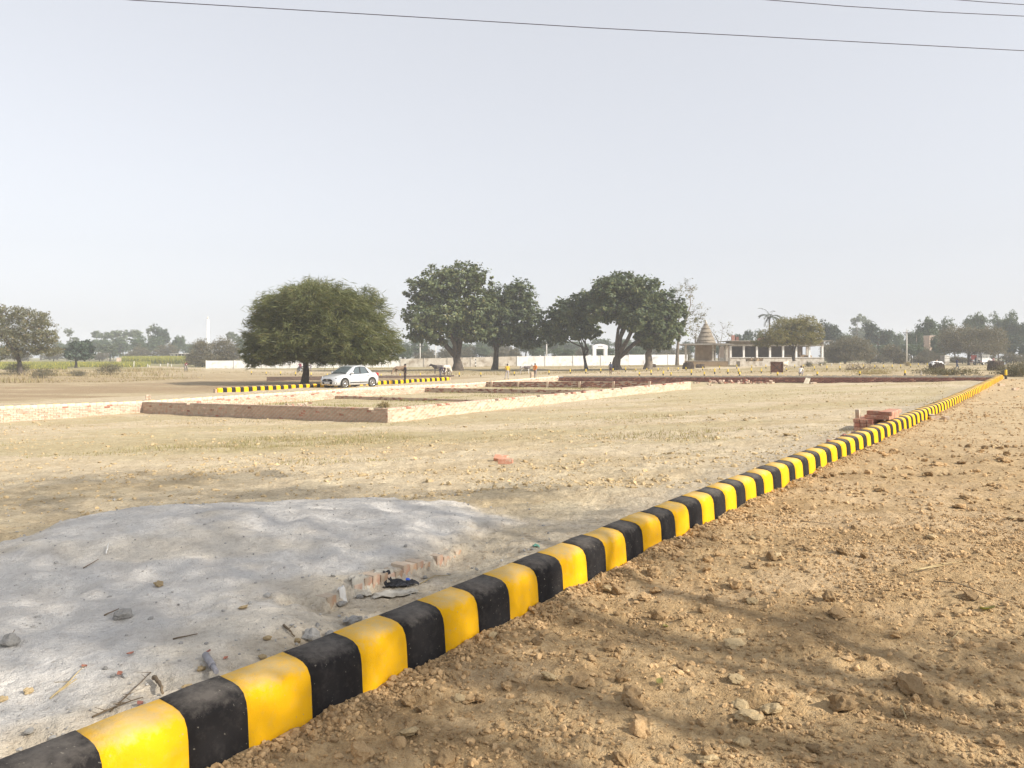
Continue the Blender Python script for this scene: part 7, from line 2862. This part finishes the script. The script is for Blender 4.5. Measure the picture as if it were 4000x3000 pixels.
for i, (px, py) in enumerate(((548, 2755), (470, 2640), (815, 2552), (885, 2578), (508, 2560), (1590, 2412), (330, 2610))):
    leaf(px, py, .035, 'brick_deep' if i in (0, 2) else 'brick_red', 'small reddish dry leaf on the sand near the striped kerb', 'reddish dry leaves on the sand')
leaf(2575, 2668, .05, 'green_grass', 'green leaf lying on the road near the rounded clod')
leaf(2600, 2455, .05, 'green_grass', 'olive leaf on the road near the ochre clod')
leaf(3860, 2385, .09, 'green_grass', 'yellow green sprig lying at the right edge of the road')

# two bricks lying on the plot, and those around the kerb
p = hit(1958, 1800)
loose_brick(p + Vector((0, 0, .036)), 'brick_orange', 'red brick lying flat on the plot with its stamped face up, behind another', (.5, .06, R(-14)), (.226, .11, .072))
p = hit(1975, 1811)
loose_brick(p + Vector((0, 0, .034)), 'brick_orange', 'red brick lying on the plot just in front of the stamped one', (0, 0, R(-6)), (.226, .11, .072))
for px, py, rot, lab in ((3648, 1639, .15, 'dusty tan brick lying on the road against the kerb, the long one'), (3693, 1638, 1.4, 'dusty tan brick stood end on beside the long one on the road'), (3640, 1632, 1.1, 'dark broken brick tucked against the kerb behind the long tan one')):
    p = hit(px, py)
    loose_brick(p + Vector((0, 0, .036)), 'brick_cream', lab, (0, 0, rot), (.226, .11, .08))
for px, py, lab in ((3912, 1508, 'tan brick lying on the road near the far end of the kerb'), (3966, 1524, 'tan lump lying on the road further right than the tan brick')):
    p = hit(px, py)
    loose_brick(p + Vector((0, 0, .05)), 'brick_cream', lab, (0, 0, .2), (.26, .12, .09))

# the stack of stamped bricks behind the kerb
bx, by = 7.02, 14.98
u, v = xy2uv(bx, by)
t = root('brick_stack', (bx, by, gz(bx, by) + .0), 0, 'neat stack of red stamped bricks just behind the striped kerb', 'brick stack')
rz = math.atan2(GU[1], GU[0])
fc = bpy.data.curves.new('stamp', 'FONT')
fc.body = 'VINAY'
fc.size = .054
fc.extrude = .003
fc.align_x, fc.align_y = 'CENTER', 'CENTER'
tmp = bpy.data.objects.new('tmp', fc)
COL.objects.link(tmp)
stamp_me = bpy.data.meshes.new_from_object(tmp.evaluated_get(bpy.context.evaluated_depsgraph_get()))
stamp_me.name = 'stamp'
bpy.data.objects.remove(tmp)
set_mats(stamp_me, MT['brick_deep'])
frame_mb = MB()
fp = [(.085 * math.cos(a) * (1.0), .028 * math.sin(a)) for a in np.linspace(0, 6.283, 25)]
fp = [(max(-.092, min(.092, x * 1.25)), max(-.029, min(.029, y * 1.35))) for x, y in fp]
frame_mb.tube([(x, y, 0) for x, y in fp], .0035, 5, cap=False)
frog_me = frame_mb.mesh('stamp_border', MT['brick_deep'])
BS = (.230, .112, .072)
# local axes: e1 towards the viewer's right across the stack front, e2 along the kerb away from the camera
e2 = np.array(GU)
e1 = np.array((GU[1], -GU[0]))
gz0 = gz(bx, by)
kb = float(road_z(u)) + .26
rr = random.Random(6)


def stack_brick(a, b, z, along, kind='brick_red', tilt=0.0, edge=False, stamp=False, spin=0.0):
    """a across, b along the kerb, brick lengthwise along e1 ('x') or e2 ('y')"""
    o = put(bpy.data.objects.new('brick', brick_mesh(kind, BS)), t)
    w = e1 * a + e2 * b
    o.location = (w[0], w[1], z)
    r = rz - R(90) if along == 'x' else rz
    o.rotation_euler = (R(90) if edge else 0, tilt, r + rr.uniform(-.04, .04) + spin)
    if stamp:
        fr = put(bpy.data.objects.new('stamp_border', frog_me), o)
        lt = put(bpy.data.objects.new('stamp', stamp_me), o)
        for q in (fr, lt):
            if edge:                      # stamped broad face turned to the viewer
                q.location = (0, 0, BS[2] / 2 + .001)
            else:
                q.location = (0, -BS[1] / 2 - .001, 0)
                q.rotation_euler = (R(90), 0, 0)
    return o


for lv in (0, 1, 2):                       # three courses of headers facing the camera
    for i in range(3):
        for j in range(5):
            stack_brick(-.25 + i * .122 + lv * -.01, j * .242 + lv * .02, .038 + lv * .078, 'y', rr.choice(('brick_orange', 'brick_red', 'brick_orange')))
for lv in (3, 4):                          # two courses of stretchers showing the stamped sides
    for j in range(9):
        for i in range(1 if j == 0 else 2):
            if lv == 4 and i == 1 and j > 2:
                continue
            stack_brick(.20 - i * .24 + (.03 if lv == 4 else 0), (.04 if lv == 3 else .10) + j * .118, .038 + lv * .078, 'x', 'brick_orange', stamp=(j == 0))
stack_brick(-.28, .12, .038 + 3 * .078 + .02, 'x', 'brick_cream', tilt=R(88))
V_SCRAP = V_KERB + .36
for px, py, m, rot, lab in ((3380, 1676, 'brick_pink', (.8, .5, .7), 'tilted pinkish brick fallen in front of the brick stack'), (3355, 1690, 'brick_cream', (.2, .6, .3), 'tan half brick left of the tilted pinkish one'),
                            (3335, 1698, 'brick_deep', (.4, .3, 1.2), 'dark red broken brick behind the kerb'), (3308, 1702, 'brick_deep', (.9, .2, .4), 'dark pointed brick piece left of the dark red one'), (3255, 1712, 'brick_red', (.1, .2, .1), 'leftmost flat red brick piece behind the kerb'),
                            (3290, 1712, 'brick_red', (0, 0, .4), 'flat red brick just touching the kerb')):
    Y = V_SCRAP / ((px - CX) / F * GV[0] + GV[1])
    x = (px - CX) / F * Y
    loose_brick((x, Y, gz(x, Y) + .05), m, lab, rot, (.19, .11, .075))

# ------------------------------------------------------------------ the roadside tree whose shade falls over the near sand (it stands outside the picture, on the right)
def shade_tree():
    rng = np.random.default_rng(91)
    bx, by = 12.2, -2.6
    t = root('roadside_tree', (bx, by, gz(bx, by)), 0, 'leafy tree by the earth road outside the picture, shading the near sand', 'tree')
    lb = []
    # the crown hangs where the sun passes on its way to the shaded ground
    for gx, gy, dist, r in SHADE:
        p = Vector((gx, gy, 0)) + SUN * dist
        lb.append((p.x - bx, p.y - by, p.z - t.location.z, r, r, r * .55))
    me, cc = make_crown('crown', lb, SHADE_N, [MT['thin_leaf']], rng, 'broad', .085, .42, .15, 40)
    put(bpy.data.objects.new('crown', me), t)
    mb = MB()
    make_trunk(mb, (0, 0, 0), [(0, .1, 3.2), (-.4, .4, 5.0)], .22, lb, cc, rng, 50, 1.3, rmin=.008)
    mb.obj('trunk', MT['bark'], t)


SHADE = [(-3.2, 5.6, 15.0, 1.5), (-1.2, 5.8, 14, 1.5), (-2.4, 4.0, 14, 1.3), (-.9, 4.2, 13, 1.1), (-3.9, 7.4, 16, 1.5), (-1.4, 7.6, 15, 1.4), (.6, 6.7, 13.5, 1.0), (-.6, 3.0, 12.5, .8), (1.6, 4.4, 13, .55), (2.5, 3.9, 12.5, .5), (1.5, 2.9, 12, .45),
         (2.3, 2.5, 12, .5), (-5.6, 9.4, 16.5, 1.5), (-3.0, 9.2, 16, 1.4), (-6.4, 11.6, 17, 1.4), (-4.2, 11.2, 17, 1.1), (-.2, 8.8, 15, .9)]
SHADE_N = 24000
shade_tree()
# ------------------------------------------------------------------ the hazy air
def haze():
    m = bpy.data.materials.new('haze')
    m.use_nodes = True
    nt = m.node_tree
    nt.nodes.clear()
    o = nt.nodes.new('ShaderNodeOutputMaterial')
    v = nt.nodes.new('ShaderNodeVolumePrincipled')
    v.inputs['Color'].default_value = (.90, .94, 1.0, 1)
    v.inputs['Density'].default_value = HAZE_DENSITY
    v.inputs['Anisotropy'].default_value = .0
    nt.links.new(v.outputs[0], o.inputs['Volume'])
    MB().box((0, 0, 11), (2030, 2030, 30)).obj('haze', m, kind='stuff')


haze()
